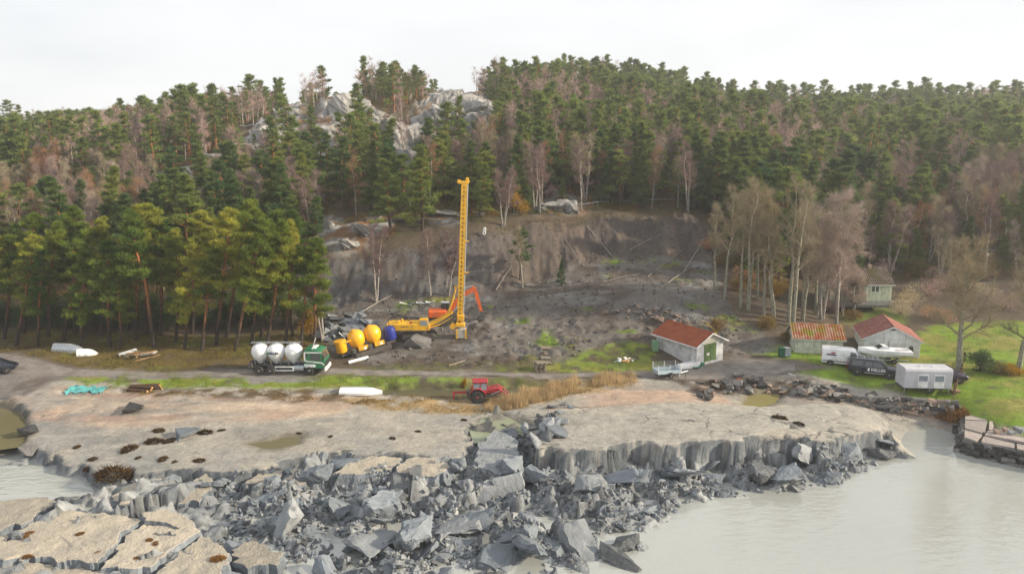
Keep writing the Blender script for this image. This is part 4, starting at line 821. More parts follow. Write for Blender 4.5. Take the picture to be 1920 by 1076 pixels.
# rock outcrops of the hill
ROCKM = clay_mat('gneiss', (.30,.29,.275), (.13,.13,.128), (.43,.415,.395)); ROCKD = clay_mat('mossy_gneiss', (.19,.19,.18), (.10,.105,.10), (.17,.15,.06))
OUT = [block_mesh('rock_outcrop', 700+k, d, 26, 4, .085, .5) for k, d in enumerate([(1.6,1,.9),(1.2,1,1.1),(2.2,1,.7),(1.3,1.1,.9),(1.8,.9,1.2)])]
for px, py, w, h, tz, m in [(655,205,9,8,.2,ROCKM),(690,225,8,6,.5,ROCKM),(735,245,9,8,.9,ROCKM),(765,275,7,9,.3,ROCKM),(815,235,10,9,.1,ROCKM),(850,225,10,8,-.2,ROCKM),(895,235,9,8,.2,ROCKM),(870,205,10,6,0,ROCKM),(750,310,7,7,.5,ROCKM),(620,290,7,7,.8,ROCKM),(605,250,7,6,.4,ROCKM),(540,215,8,4,.4,ROCKM),(500,262,9,5,.5,ROCKM),(470,285,9,5,.5,ROCKM),(430,300,8,5,.5,ROCKM),(345,345,10,6,.4,ROCKD),(310,355,8,5,.4,ROCKD),(375,325,8,4,.4,ROCKD),(560,300,6,4,.4,ROCKD),(635,330,5,6,.4,ROCKD),
                         (690,430,6.5,2.6,.75,ROCKM),(655,455,4.,2.2,.6,ROCKM),(612,425,2.6,4.5,.3,ROCKM),(1045,388,4.5,4.,.2,ROCKM),(1015,392,2.5,2.2,.2,ROCKD),(1070,392,3.,2.4,.2,ROCKM),(830,398,5,1.8,.1,ROCKM),(760,410,3,1.5,.2,ROCKD),(900,400,3,1.6,.2,ROCKM),(230,385,8,5,.3,ROCKD),(590,370,5,4,.4,ROCKD)]:
    blk(px, py+4, w*.72, h*.8, 'pale fractured rock outcrop on the hill above the scar' if m is ROCKM else 'dark mossy rock outcrop between hillside trees', None, m, (rnd.gauss(0, .15), rnd.gauss(0, .15), tz+rnd.gauss(0, .2)), .8, 'pale hill outcrops' if m is ROCKM else 'mossy hill outcrops', 'rock_outcrop', 'rock', OUT)
# dry stone wall below the lawn
WST = [block_mesh('stone', 560+k, d, 22, 1, .02, .9) for k, d in enumerate([(.8,.5,.4),(.6,.5,.38),(1.0,.5,.36),(.7,.5,.42)])]
def stone_run(root, path, courses, step, base_off=0., topz=None, m=(STONE,), h=.36):
    for i in range(len(path)-1):
        a, b = np.array(path[i][:2]), np.array(path[i+1][:2]); n = max(1, int(np.linalg.norm(b-a)/step)); ang = math.atan2(*(b-a)[::-1])
        za, zb = path[i][2], path[i+1][2]
        for c in range(courses):
            for k in range(n):
                t = (k+.5+.4*(c % 2)+rnd.uniform(-.12, .12))/n
                if t > 1 or rnd.random() < .05: continue
                q = a+(b-a)*t; z = za+(zb-za)*t-.16-c*h+base_off; nrm = np.array([math.sin(ang), -math.cos(ang)]); q = q+nrm*(c*.10+rnd.uniform(-.06, .06))
                o = bpy.data.objects.new('stone', WST[rnd.randrange(4)]); COL.objects.link(o)
                if not o.data.materials: o.data.materials.append(STONE)
                o.material_slots[0].link = 'OBJECT'; o.material_slots[0].material = rnd.choice(m)
                o.location = (q[0], q[1], z); o.rotation_euler = (rnd.gauss(0, .09), rnd.gauss(0, .09), ang+rnd.gauss(0, .12)); o.scale = (step/.8*rnd.uniform(.95, 1.25), rnd.uniform(.9, 1.3), h/.36*rnd.uniform(.95, 1.2)); o.parent = root
wr = thing('stone_wall', 'old dry stone wall retaining the lawn, tumbled at one end', 'wall')
stone_run(wr, [U(1488,702,2.45), U(1530,722,2.3), U(1570,738,2.15), U(1625,742,2.3), U(1700,746,2.35), U(1798,752,2.4)], 4, .62, m=(STONE, STONE, STONE_K, STONE_R))
for i in range(26):
    px = rnd.uniform(1495, 1640); w = rnd.choice([.5,.7,.9,1.2]); blk(px, 722+(px-1495)*.17+rnd.uniform(0, 12), w, w*.6, 'fallen wall stone on the shore below the lawn', None, rnd.choice([STONE, STONE_K]), None, .3, 'fallen wall stones', 'stone', 'stone', RBL)
# stone quay
QZ = 1.35; FLAG = clay_mat('flagstone', (.37,.32,.29), (.28,.25,.24), (.43,.38,.34)); qr = thing('stone_quay', 'stone quay paved with big pinkish flagstones at the lawn edge', 'quay', (*U(1830,800,QZ)[:2], 0))
qo = np.array([*U(1830,800,QZ)[:2], 0])
def qpoly(pts, z0, z1, name, m, shrink=1., rag=.03):
    Wp = np.array([U(a, b, QZ)[:2] for a, b in pts]); c = Wp.mean(0); Wp = c+(Wp-c)*shrink; ring = []
    for k in range(len(Wp)):
        for i in range(4): ring.append(Wp[k]+(Wp[(k+1) % len(Wp)]-Wp[k])*i/4+np.array([rnd.uniform(-rag, rag), rnd.uniform(-rag, rag)]))
    ring = np.array(ring)-qo[:2]; b = MB().prism([tuple(r) for r in ring], z0, z1, 'Z'); return b.build(name, m, qr)
qpoly([(1809,763),(1832,768),(1850,782),(1856,806),(1925,826),(2050,850),(2050,862),(1925,846),(1845,830),(1809,822)], -1.2, QZ-.16, 'core', STONE_K)
for k, f in enumerate([[(1810,760),(1830,764),(1842,776),(1810,773)], [(1810,774.5),(1850,778),(1851,789),(1809,787.5)], [(1809,789),(1852,791),(1848,807),(1842,813),(1809,804)], [(1808,806),(1842,815),(1832,828),(1808,820)], [(1855,789),(1862,789),(1863,807),(1854,807)], [(1850,809),(1872,809),(1900,818),(1925,824),(1925,831),(1846,816)], [(1843,818),(1903,832),(1903,841),(1839,829)], [(1906,832),(1945,841),(1945,850),(1906,842)], [(1928,825),(1980,836),(1980,846),(1928,832)], [(1948,842),(2020,858),(2020,866),(1948,851)]]):
    o = qpoly(f, QZ-.14+.01*(k % 3), QZ+.05+.022*(k % 3), 'flagstone', FLAG, .97, .025)
def loc_(p): return (p[0]-qo[0], p[1]-qo[1], p[2])
stone_run(qr, [loc_(U(1807,760,QZ-.1)), loc_(U(1806,822,QZ-.1)), loc_(U(1842,832,QZ-.1)), loc_(U(1925,849,QZ-.1)), loc_(U(2030,870,QZ-.1))], 4, .7, m=(STONE_K, STONE_K, STONE))
for px, py, w, m, lb in [(1867,812,.75,STONE_R,'round buff boulder on the quay'),(1883,808,.75,STONE_R,'round pinkish boulder on the quay beside white one'),(1894,814,.8,CLAY_L,'round whitish boulder on the quay'),(1908,809,.95,CLAY_L,'flat pale stone lying at the lawn edge')]:
    q = U(px, py, QZ+.08); blk(0, 0, w, w*.75, lb, 1, m, (0,0,rnd.random()), .25, None, 'boulder', 'boulder', RBL, q)
for i in range(34):
    t = rnd.random(); px = 1785+t*150; py = 800+t*70+rnd.uniform(-4, 22); w = rnd.choice([.5,.7,.9])
    blk(px, py, w, w*.5, 'dark wet stone at the foot of the quay', None, STONE_K, None, .3, 'wet stones below the quay', 'stone', 'stone', RBL)
# ------------------------------------------------------------------ seaweed, reeds, grass, undergrowth
WEED = leafmat('seaweed', [(.035,.022,.012), (.06,.038,.018), (.09,.05,.02)], .1); WEED_R = leafmat('rusty_seaweed', [(.16,.075,.02), (.22,.11,.03)], .1)
def tuft(n, rx, ry, h, seed, ln=.22, wd=.06, up=.4):
    g = np.random.default_rng(seed); a = g.uniform(0, 6.28, n); r = np.sqrt(g.random(n)); z = h*(1-r**2)*g.random(n)
    V, F = blades(np.stack([rx*r*np.cos(a), ry*r*np.sin(a), z], 1), np.stack([np.cos(a), np.sin(a), up*np.ones(n)], 1)+g.normal(size=(n, 3))*.6, ln*g.uniform(.6, 1.4, n), wd, g); return np_mesh('clump', V, F, False, g.random(len(V)))
WT = [tuft(420, .9, .6, .38, 800+i, .3, .09, .2) for i in range(3)]
def clump(name, mesh, m, px, py, s, lb, cat, group=None, at=None):
    q = P(px, py) if at is None else at; o = bpy.data.objects.new(name, mesh); COL.objects.link(o)
    if not mesh.materials: mesh.materials.append(m)
    o.material_slots[0].link = 'OBJECT'; o.material_slots[0].material = m
    o.location = (q[0], q[1], q[2]-.02); o.scale = (s, s, s); o.rotation_euler = (0, 0, rnd.uniform(0, 6.28)); return tag(o, lb, cat, group)
clump('seaweed_clump', WT[0], WEED, 214, 891, 1.7, 'biggest dark seaweed mound beside the milky pool', 'seaweed')
for px, py, s in [(290,828,.9),(318,827,.7),(243,842,.9),(298,808,.7),(360,808,.7),(385,811,.8),(415,807,.4),(306,861,.6),(374,864,.6),(145,838,.45),(175,861,.5),(165,880,.55),(260,858,.35),(328,866,.35),(1462,784,.75),(1498,795,.6),(1052,790,.5),(560,812,.3),(620,818,.3),(736,822,.4),(784,809,.35),(870,788,.4)]:
    clump('seaweed_clump', WT[rnd.randrange(3)], WEED, px, py, s, 'small dark seaweed clump on the tidal flat', 'seaweed', 'seaweed clumps on the tidal flat')
for px, py, s in [(409,1047,.55),(280,1012,.3),(292,1018,.3),(183,1037,.35),(55,998,.3),(46,1006,.3),(256,1047,.3),(52,1043,.35),(150,1000,.3)]:
    q = U(px, py, 1.08); clump('seaweed_clump', WT[rnd.randrange(3)], WEED_R, px, py, s, 'rust brown seaweed tuft on a tan clay slab', 'seaweed', 'seaweed tufts on the clay slabs', q)
for px, py, s in [(1785,775,1.5),(1795,785,1.4),(1775,783,1.1),(1800,772,1.2)]: clump('seaweed_clump', WT[rnd.randrange(3)], WEED_R, px, py, s, 'rust coloured seaweed heap against the quay side', 'seaweed', 'seaweed heaped by the quay')
def strew(name, polys, n, ln, wd, m, label, cat, mask=None, up=2., lean=(0,0), tintv=None, seed=1, jitter=.5, nz_=None):
    g = np.random.default_rng(seed); Pn = []
    for pl, share in polys:
        w = np.array([p[:2] for p in WP(pl, hzv)]); lo2, hi2 = w.min(0), w.max(0); k = int(n*share); q = lo2+(hi2-lo2)*g.random((k*3, 2)); s = sdist(w, q[:, 0], q[:, 1])+.5*fbm(q[:, 0], q[:, 1], seed, 2) > 0
        if nz_ is not None: s &= fbm(q[:, 0]/nz_[0], q[:, 1]/nz_[0], seed+50, 3) > nz_[1]
        Pn.append(q[s][:k])
    q = np.concatenate(Pn); z = hzv(q[:, 0], q[:, 1]); k = len(q)
    D = np.stack([lean[0]+g.normal(size=k)*jitter, lean[1]+g.normal(size=k)*jitter, np.full(k, up)], 1)
    patch = .6+.4*fbm(q[:, 0]/1.5, q[:, 1]/1.5, seed+3, 2)
    V, F = blades(np.c_[q, z-.03], D, ln*g.uniform(.5, 1.3, k)*patch, wd, g); t = np.repeat(np.clip(.5+.6*fbm(q[:, 0]/2, q[:, 1]/2, seed+9, 3)+g.normal(size=k)*.15, 0, 1), 3)
    return tag(link(name, np_mesh(name, V, F, False, t), m), label, cat, kind='stuff')
REED = leafmat('dry_reeds', [(.42,.31,.17), (.56,.43,.25), (.66,.53,.33)], .35); GRASS = leafmat('grass', [(.15,.22,.03), (.22,.29,.045), (.30,.30,.065)], .38); DRY = leafmat('dry_grass', [(.13,.09,.03), (.22,.15,.05), (.16,.14,.035)], .3)
BRUSH = leafmat('brushwood', [(.045,.06,.018), (.17,.12,.04), (.09,.11,.025), (.24,.11,.045), (.12,.09,.05)], .3)
strew('reeds', [([(905,768),(930,750),(965,745),(1010,730),(1085,708),(1092,722),(1060,742),(1000,758),(920,778)], .75), ([(1105,712),(1130,702),(1190,706),(1200,716),(1150,722),(1110,726)], .15)], 12000, 1.4, .04, REED, 'tall dry golden reeds along the ditch bank', 'reeds', up=3.4, jitter=.5, seed=21)
strew('beach_grass', [(Zn['reedbank'], .5), (Zn['mud_edge'], .5)], 9000, .4, .05, DRY, 'short dry grass and wrack on the upper beach', 'grass', seed=22, up=1.2, jitter=.9, nz_=(1.5, -.05))
strew('grass', [(Zn['grass_a'], .28), (Zn['grass_b'], .2), (Zn['lawn'], .52)], 60000, .26, .045, GRASS, 'green grass of the verges and the lawn', 'grass', seed=23, nz_=(2.5, -.25))
strew('grove_grass', [(Zn['grove'], 1.)], 16000, .5, .06, DRY, 'long yellowed grass under the grove pines', 'grass', seed=24, nz_=(2., -.2))
def brush(name, n, seed, label, region):
    g = np.random.default_rng(seed); q = np.stack([g.uniform(-110, 110, n*4), 98+g.random(n*4)**1.4*110], 1)
    h_ = grid_at(hill, q[:, 0], q[:, 1]); ok = (h_ > .12) & (grid_at(rockm, q[:, 0], q[:, 1]) < .45) & (fbm(q[:, 0]/5, q[:, 1]/5, seed, 3) > -.15) & (grid_at(M['scar'], q[:, 0], q[:, 1]) < .5) & (np.abs(q[:, 0]) < q[:, 1]*.8)
    ok &= grid_at(M['lawn'], q[:, 0], q[:, 1]) < .2
    ok &= sdist([p[:2] for p in WP([(1600,660),(1545,580),(1545,500),(1690,500),(1700,580),(1720,640)], hzv)], q[:, 0], q[:, 1]) < 0
    q = q[ok][:n]; n = len(q); k = 34; r = g.uniform(.4, 1.5, n); c = np.repeat(np.c_[q, hzv(q[:, 0], q[:, 1])], k, 0); R_ = np.repeat(r, k)[:, None]
    u = g.normal(size=(n*k, 3)); u[:, 2] = np.abs(u[:, 2]); u /= np.linalg.norm(u, axis=1, keepdims=True); Pp = c+u*R_*g.random((n*k, 1))**.4*np.array([1, 1, .9])
    V, F = blades(Pp, u+np.array([0, 0, .8])+g.normal(size=u.shape)*.5, .42*g.uniform(.5, 1.4, n*k), .085, g)
    return tag(link(name, np_mesh(name, V, F, False, np.repeat(np.clip(np.repeat(g.random(n), k)+g.normal(size=n*k)*.1, 0, 1), 3)), BRUSH), label, 'undergrowth', kind='stuff')
strew('turf_lip', [([(600,484),(750,462),(910,432),(1000,412),(1150,396),(1300,396),(1320,412),(1290,410),(1150,410),(1000,430),(910,449),(750,480),(600,500)], 1.)], 9000, .75, .07, BRUSH, 'ragged turf and roots hanging over the lip of the scar', 'turf', up=.7, lean=(0,-.5), seed=25, jitter=.8)
brush('undergrowth', 6500, 31, 'brown and olive undergrowth on the hillside floor', None)
# ------------------------------------------------------------------ paints
WHITE = paint('white_paint', (.78,.79,.80)); WHITE_T = paint('white_tank_paint', (.80,.81,.83), .3, .15); GREEN = paint('green_truck_paint', (.02,.16,.075)); YEL = paint('yellow_machine_paint', (.74,.40,.012), .45, .5); YEL_T = paint('yellow_tank_paint', (.85,.42,.01), .35, .15)
ORANGE = paint('orange_excavator_paint', (.62,.11,.015), .45, .5); RED = paint('red_tractor_paint', (.36,.015,.025), .45, .35); NAVY = paint('navy_car_paint', (.012,.016,.028), .22, .12); BLUE = paint('blue_power_pack_paint', (.008,.02,.22), .35, .2); SILVER = paint('silver_grey_cladding', (.52,.53,.57), .45, .12)
BLACK = mat('black_rubber', (.02,.02,.022), .85, (.035,.033,.03), 4., dirt=.5); STEEL = mat('dark_steel', (.08,.08,.085), .55, (.12,.11,.10), 4., .4, dirt=.4); GALV = mat('galvanised_steel', (.42,.46,.50), .45, (.34,.37,.40), 5., .5); RIM = mat('rim_metal', (.5,.5,.52), .35, (.4,.4,.42), 6., .6); DARKP = mat('black_plastic', (.025,.026,.028), .6)
GL = glass(); GLL = glass('pale_window_glass', (.16,.19,.22)); LAMP_R = mat('red_lamp', (.5,.01,.01), .25); LAMP_C = mat('clear_lamp', (.6,.6,.6), .15); INK = mat('navy_lettering', (.02,.03,.09), .5); INKW = mat('white_lettering', (.85,.85,.85), .5); RUSTM = mat('muddy_steel', (.10,.085,.07), .85, (.06,.05,.042), 3., bump=.4)
def wheel(parent, x, y, r, w, rim=None, side=None, tread=0):
    s = 1 if y > 0 else -1
    t = MB().lathe([(r*.55, -w/2), (r*.86, -w/2), (r*.97, -w*.40), (r, -w*.25), (r, w*.25), (r*.97, w*.40), (r*.86, w/2), (r*.55, w/2)], (0,0,0), 22, 'Y')
    for k in range(tread):
        a = 2*math.pi*k/tread; t.box((math.cos(a)*r*.99, 0, math.sin(a)*r*.99), (.07, w*.95, .12), (0, -a, 0))
    o = t.build('wheel', BLACK, parent, R(40), loc=(x, y, r))
    MB().lathe([(r*.58, s*w*.30), (r*.56, s*w*.47), (r*.50, s*w*.44), (r*.30, s*w*.36), (r*.16, s*w*.50), (.001, s*w*.52)], (0,0,0), 18, 'Y').build('rim', rim or RIM, o, R(40)); return o
def loft(sec, ring):
    """sections along x: ring(sec) gives the half outline from the sill up to the centre line (y>=0), mirrored"""
    m = MB(); rows = []
    for s in sec:
        h = ring(*s); full = h + [(x, -y, z) for x, y, z in reversed(h) if abs(y) > 1e-6]; rows.append(full)
    n = len(rows[0]); vs = [v for r in rows for v in r]; k = len(rows)
    fs = [(i*n+j, i*n+(j+1) % n, (i+1)*n+(j+1) % n, (i+1)*n+j) for i in range(k-1) for j in range(n)] + [tuple(range(n)), tuple(range((k-1)*n, k*n))]
    return m.add(vs, fs)
def panel(name, pts, m, parent, th=.012, out=None):
    """thin plate on a surface given by its corners"""
    P_ = [Vector(p) for p in pts]; n = (P_[1]-P_[0]).cross(P_[-1]-P_[0]).normalized()
    if out is not None and n.dot(Vector(out)) < 0: n = -n
    k = len(P_); return MB().add(P_+[p+n*th for p in P_], [tuple(range(k)), tuple(range(2*k-1, k-1, -1))]+[(i, (i+1) % k, k+(i+1) % k, k+i) for i in range(k)]).build(name, m, parent)
def place(px, py, z=None): q = P(px, py) if z is None else U(px, py, z); return (q[0], q[1], q[2])
# ------------------------------------------------------------------ silo truck
q = place(543, 697); T = thing('silo_truck', 'green and white truck with three white bulb tanks on the gravel track', 'truck', q, R(0))
X0 = 4.35
f = MB()
for s in (-1, 1): f.box((-.3, s*.42, .82), (8.1, .12, .24))
for x in (-3.4,-2.2,-.8,.6,1.6): f.box((x, 0, .82), (.12, .84, .16))
f.build('chassis', STEEL, T)
for x in (X0-7.5, X0-5.7, X0-3.75):
    t = MB().lathe([(.22,1.05),(.30,1.18),(.78,1.72),(.96,2.12),(1.0,2.45),(.93,2.80),(.72,3.10),(.42,3.27),(.20,3.32),(.20,3.40),(.001,3.41)], (x,0,0), 28); o = t.build('silo_tank', WHITE_T, T, R(50))
    l = MB()
    for a in (45,135,225,315): l.tube([(x+.82*math.cos(R(a)), .82*math.sin(R(a)), 1.95), (x+.7*math.cos(R(a)), .52*math.sin(R(a)), .9)], .06, 6)
    l.build('support_leg', GALV, o); MB().tube([(x,0,1.1),(x,0,.7),(x-.5,-.2,.62)], .09, 8).build('outlet_pipe', STEEL, o)
    MB().lathe([(.26,3.38),(.26,3.44),(.001,3.46)], (x,0,0), 14).build('hatch', GALV, o)
c = MB()
for s in (-1, 1): c.tube([(X0-8.5, s*.3, 3.44), (X0-2.9, s*.3, 3.44)], .025, 5)
for k in range(20): c.box((X0-8.4+k*.285, 0, 3.43), (.05, .6, .03))
c.build('catwalk', GALV, T)
text('lettering', 'KELLER', .36, INK, T, (X0-5.72, -.995, 2.42), (R(90), 0, 0), .03, 1.0, .02)
MB().box((X0-6.45, -.90, 2.44), (.14, .2, .20), (0, R(45), R(-35))).build('emblem', GREEN, T)
cab = MB().prism([(X0-2.35,.75),(X0-.12,.75),(X0-.02,1.25),(X0-.05,1.75),(X0-.38,2.62),(X0-.75,2.78),(X0-1.5,2.92),(X0-2.3,2.86)], -1.2, 1.2).build('cab', GREEN, T, False, .06)
panel('windscreen', [(X0-.06,-1.08,1.80),(X0-.06,1.08,1.80),(X0-.37,1.05,2.58),(X0-.37,-1.05,2.58)], GL, T, .015, (1,0,0))
for s in (-1, 1):
    panel('side_window', [(X0-1.55,s*1.2,1.72),(X0-.42,s*1.2,1.68),(X0-.55,s*1.2,2.42),(X0-1.55,s*1.2,2.48)], GL, T, .016, (0,s,0))
    panel('side_window', [(X0-2.12,s*1.2,2.02),(X0-1.86,s*1.2,2.02),(X0-1.86,s*1.2,2.42),(X0-2.12,s*1.2,2.42)], GL, T, .016, (0,s,0))
    for i, pl in enumerate([[(-2.28,2.52),(-.30,2.52),(-.36,2.64),(-2.28,2.66)], [(-2.3,1.62),(-2.14,1.62),(-2.14,2.52),(-2.3,2.52)], [(-2.3,1.62),(-1.95,1.50),(-.35,1.34),(-.12,1.08),(-.08,1.25),(-.34,1.48),(-1.9,1.64),(-2.14,1.72)], [(-2.3,.92),(-1.1,.92),(-.98,1.06),(-1.15,1.24),(-2.3,1.28)]]):
        panel('white_stripe', [(X0+a, s*1.2, b) for a, b in pl], WHITE, T, .012, (0,s,0))
    m = MB().tube([(X0-.25,s*1.2,2.35),(X0-.1,s*1.42,2.3)], .03, 5).box((X0-.1, s*1.45, 2.05), (.12,.10,.5)); m.build('mirror', DARKP, T)
    o = panel('door_handle', [(X0-1.5,s*1.205,1.42),(X0-1.32,s*1.205,1.42),(X0-1.32,s*1.205,1.48),(X0-1.5,s*1.205,1.48)], DARKP, T, .02, (0,s,0))
    MB().box((X0-4.55, s*1.12, .72), (2.1,.06,.52)).build('side_guard', WHITE, T); panel('guard_panel', [(X0-5.5,s*1.15,.58),(X0-3.65,s*1.15,.58),(X0-3.65,s*1.15,.86),(X0-5.5,s*1.15,.86)], DARKP, T, .012, (0,s,0))
    MB().lathe([(.30,-.55),(.32,-.5),(.32,.5),(.30,.55)], (X0-2.95, s*.85, .72), 14, 'X').build('air_tank', GALV, T, R(40))
    for x in (X0-7.38, X0-6.13, X0-1.75): wheel(T, x, s*1.05, .51, .34 if x > 0 else .5)
    for x, w_ in ((X0-6.75, 2.5), (X0-1.75, 1.25)):
        MB().add([(x+w_/2*math.cos(a)*1.0, s*(.80+.42*b), .56+.62*math.sin(a)) for b in (0, 1) for a in np.linspace(0, math.pi, 11)], [(i, i+1, 12+i, 11+i) for i in range(10)]).build('mudguard', DARKP, T)
    MB().box((X0-.02, s*.85, .82), (.10,.42,.18), ch=.03).build('headlight', LAMP_C, T)
MB().box((X0+.0, 0, .62), (.22, 2.4, .42), ch=.06).build('bumper', WHITE, T); MB().box((X0+.0, 0, 1.22), (.06, 1.9, .55), ch=.02).build('grille', DARKP, T)
MB().box((X0-8.5, 0, .95), (.55, 1.6, .55), ch=.05).build('pump_unit', STEEL, T); MB().tube([(X0-1.4,-1.0,2.85),(X0-.85,-1.35,4.3)], .045, 6).build('raised_pipe', WHITE, T)
MB().box((X0-1.3, 0, 2.95), (.5, 1.5, .1), ch=.04).build('roof_light_bar', WHITE, T)
# ------------------------------------------------------------------ drilling rig
q = place(787, 633); RG = thing('drilling_rig', 'tall yellow drilling rig on crawler tracks with high perforated mast', 'drilling rig', q, R(2))
def track(parent, x0, x1, y, r, w, z=None, m=None):
    z = r if z is None else z; pr = [(x0+r*math.cos(a), z+r*math.sin(a)) for a in np.linspace(math.pi/2, 3*math.pi/2, 9)] + [(x1+r*math.cos(a), z+r*math.sin(a)) for a in np.linspace(-math.pi/2, math.pi/2, 9)]
    o = MB().prism(pr, y-w/2, y+w/2).build('track', m or RUSTM, parent); pads = MB(); n = int((x1-x0)/.22)
    for k in range(n):
        for zz in (z+r+.012, z-r-.012): pads.box((x0+(k+.5)*(x1-x0)/n, y, zz), (.14, w+.04, .05))
    pads.build('track_pad', BLACK, o)['kind'] = 'stuff'; rl = MB()
    for k in range(5): rl.lathe([(r*.45,-w/2-.03),(r*.45,w/2+.03)], (x0+(k+.5)*(x1-x0)/5, y, z-.25*r), 10, 'Y')
    for x in (x0, x1): rl.lathe([(r*.72,-w/2-.035),(r*.72,w/2+.035)], (x, y, z), 14, 'Y')
    rl.build('roller', STEEL, o); return o
for s in (-1, 1): track(RG, -1.75, 1.75, s*1.15, .38, .55)
MB().box((0,0,.62), (1.6,2.0,.4), ch=.05).lathe([(.65,.8),(.65,1.08)], (0,0,0), 20).build('undercarriage', STEEL, RG)
MB().box((-1.6,0,1.12), (4.2,2.3,.16)).build('deck', STEEL, RG)
b = MB().box((-1.75,0,1.62), (3.7,2.4,.88), ch=.07); b.build('engine_housing', YEL, RG)
MB().box((-3.75,0,1.55), (.5,2.3,.95), ch=.08).build('counterweight', YEL, RG)
MB().box((-2.5,-.6,2.2), (.35,.4,.35), ch=.05).box((-2.1,-.2,2.25), (.2,.3,.5), ch=.04).build('winch', YEL, RG); MB().tube([(-1.4,.4,2.05),(-1.4,.4,2.6)], .06, 8).build('exhaust_pipe', STEEL, RG)
MB().box((-1.0,-.8,2.15), (.3,.3,.18)).build('red_canister', RED, RG)
text('lettering', 'KELLER', .30, INK, RG, (-1.7,-1.206,1.70), (R(90),0,0), .006)
cabr = MB().prism([(.05,1.2),(1.35,1.2),(1.35,1.75),(1.1,2.62),(.1,2.62)], -1.2, -.25).build('cab', YEL, RG, False, .04)
panel('cab_window', [(.2,-1.2,1.85),(1.15,-1.2,1.85),(1.0,-1.2,2.48),(.2,-1.2,2.48)], GLL, cabr, .015, (0,-1,0)); panel('windscreen', [(1.33,-1.12,1.8),(1.33,-.33,1.8),(1.12,-.33,2.52),(1.12,-1.12,2.52)], GLL, cabr, .015, (1,0,.3))
boom = MB()
for s in (-.38, .38): boom.tube([(.6,s,1.5),(2.6,s,2.35),(4.2,s,3.35)], [.26,.24,.2], 4)
boom.box((1.6,0,1.95), (.3,.8,.25)).box((3.6,0,2.95), (.3,.8,.25)); boom.build('boom', YEL, RG)
for s in (-.3, .3): MB().tube([(.9,s,1.25),(2.6,s,1.75)], .10, 8).tube([(2.6,s,1.75),(4.2,s,2.7)], .055, 8).build('boom_cylinder', GALV if s > 0 else YEL, RG)
for s in (-.32, .32): MB().tube([(3.5,s,2.9),(4.3,s,5.0),(4.62,s,6.3)], [.13,.12,.1], 6).build('mast_stay', YEL, RG)
LN = R(2.6); mst = bpy.data.objects.new('mast', None)
def mp_(z, dx=0): return (5.0+dx+math.tan(LN)*(z-1), z)
mz = MB(); rot = (0, LN, 0)
def mbox(m_, z, dx, y, d, ch=0): xx, zz = mp_(z, dx); return m_.box((xx, y, zz), d, rot, ch)
ZL, ZH = 1.4, 19.2; zc = (ZL+ZH)/2
mast = MB()
mbox(mast, zc, -.30, 0, (.06,.62,ZH-ZL)); mbox(mast, zc, .30, 0, (.06,.62,ZH-ZL)); mbox(mast, zc, 0, .28, (.56,.05,ZH-ZL))
nh = 33; hh = (ZH-ZL)/nh                                             # front face: two rails with ties leave the row of holes open
for dx in (-.20, .20): mbox(mast, zc, dx, -.29, (.22,.05,ZH-ZL))
for k in range(nh): mbox(mast, ZL+hh*(k+.5)+.12, 0, -.291, (.20,.048,hh-.24))
mast = mast.build('mast', YEL, RG)
MB().tube([(*mp_(ZL,.44)[:1],-.1,ZL),(*mp_(ZH,.44)[:1],-.1,ZH)], .07, 8).build('kelly_rod', GALV, mast); r_ = MB(); mbox(r_, zc, .40, .12, (.13,.26,ZH-ZL)); r_.build('guide_rail', mat('pale_yellow', (.78,.55,.2), .35, (.7,.62,.45), 2., .2), mast)  # rail up the mast's right side in a paler yellow than the rest
hd = MB(); mbox(hd, 19.35, -.1, 0, (1.25,.5,.35), .05); xx, zz = mp_(19.45,-.62); hd.lathe([(.26,-.14),(.26,.14)], (xx,0,zz), 14, 'Y'); xx, zz = mp_(19.5,.45); hd.lathe([(.22,-.14),(.22,.14)], (xx,0,zz), 14, 'Y'); mbox(hd, 19.7, .35, 0, (.35,.3,.5), .05); hd.build('mast_head', YEL, mast)
MB().tube([(mp_(19.4,-.72)[0],0,19.4),(4.1,0,3.4)], .018, 4).build('cable', STEEL, mast)
for z, dx in ((8.3,.62),(12.2,.55),(6.5,-.55)): m_ = MB(); mbox(m_, z, dx, -.1, (.55,.3,.14)); m_.build('rod_clamp', YEL, mast)
fd = MB(); mbox(fd, 2.6, .1, -.1, (.9,.8,.8), .08); mbox(fd, 1.7, .1, -.1, (1.2,.9,.5), .08); fd.lathe([(.35,-.5),(.35,.4)], (4.2,-.1,1.55), 14, 'Y'); fd.build('rotary_head', YEL, RG)
db = MB().box((5.25,-.1,.62), (1.25,1.2,1.15), ch=.03); db.build('dust_box', mat('dust_box_grey', (.42,.40,.36), .7, (.3,.28,.25), 2.), RG); MB().box((4.68,-.72,.62), (.2,.06,1.2)).box((5.82,-.72,.62), (.2,.06,1.2)).build('box_frame', YEL, RG)
for k in range(3): MB().tube([(4.3,-.2+.15*k,3.2),(4.75,-.3,2.6),(4.3+.1*k,-.35,1.9),(4.7,-.3,1.5)], .04, 6).build('hose', DARKP, RG)
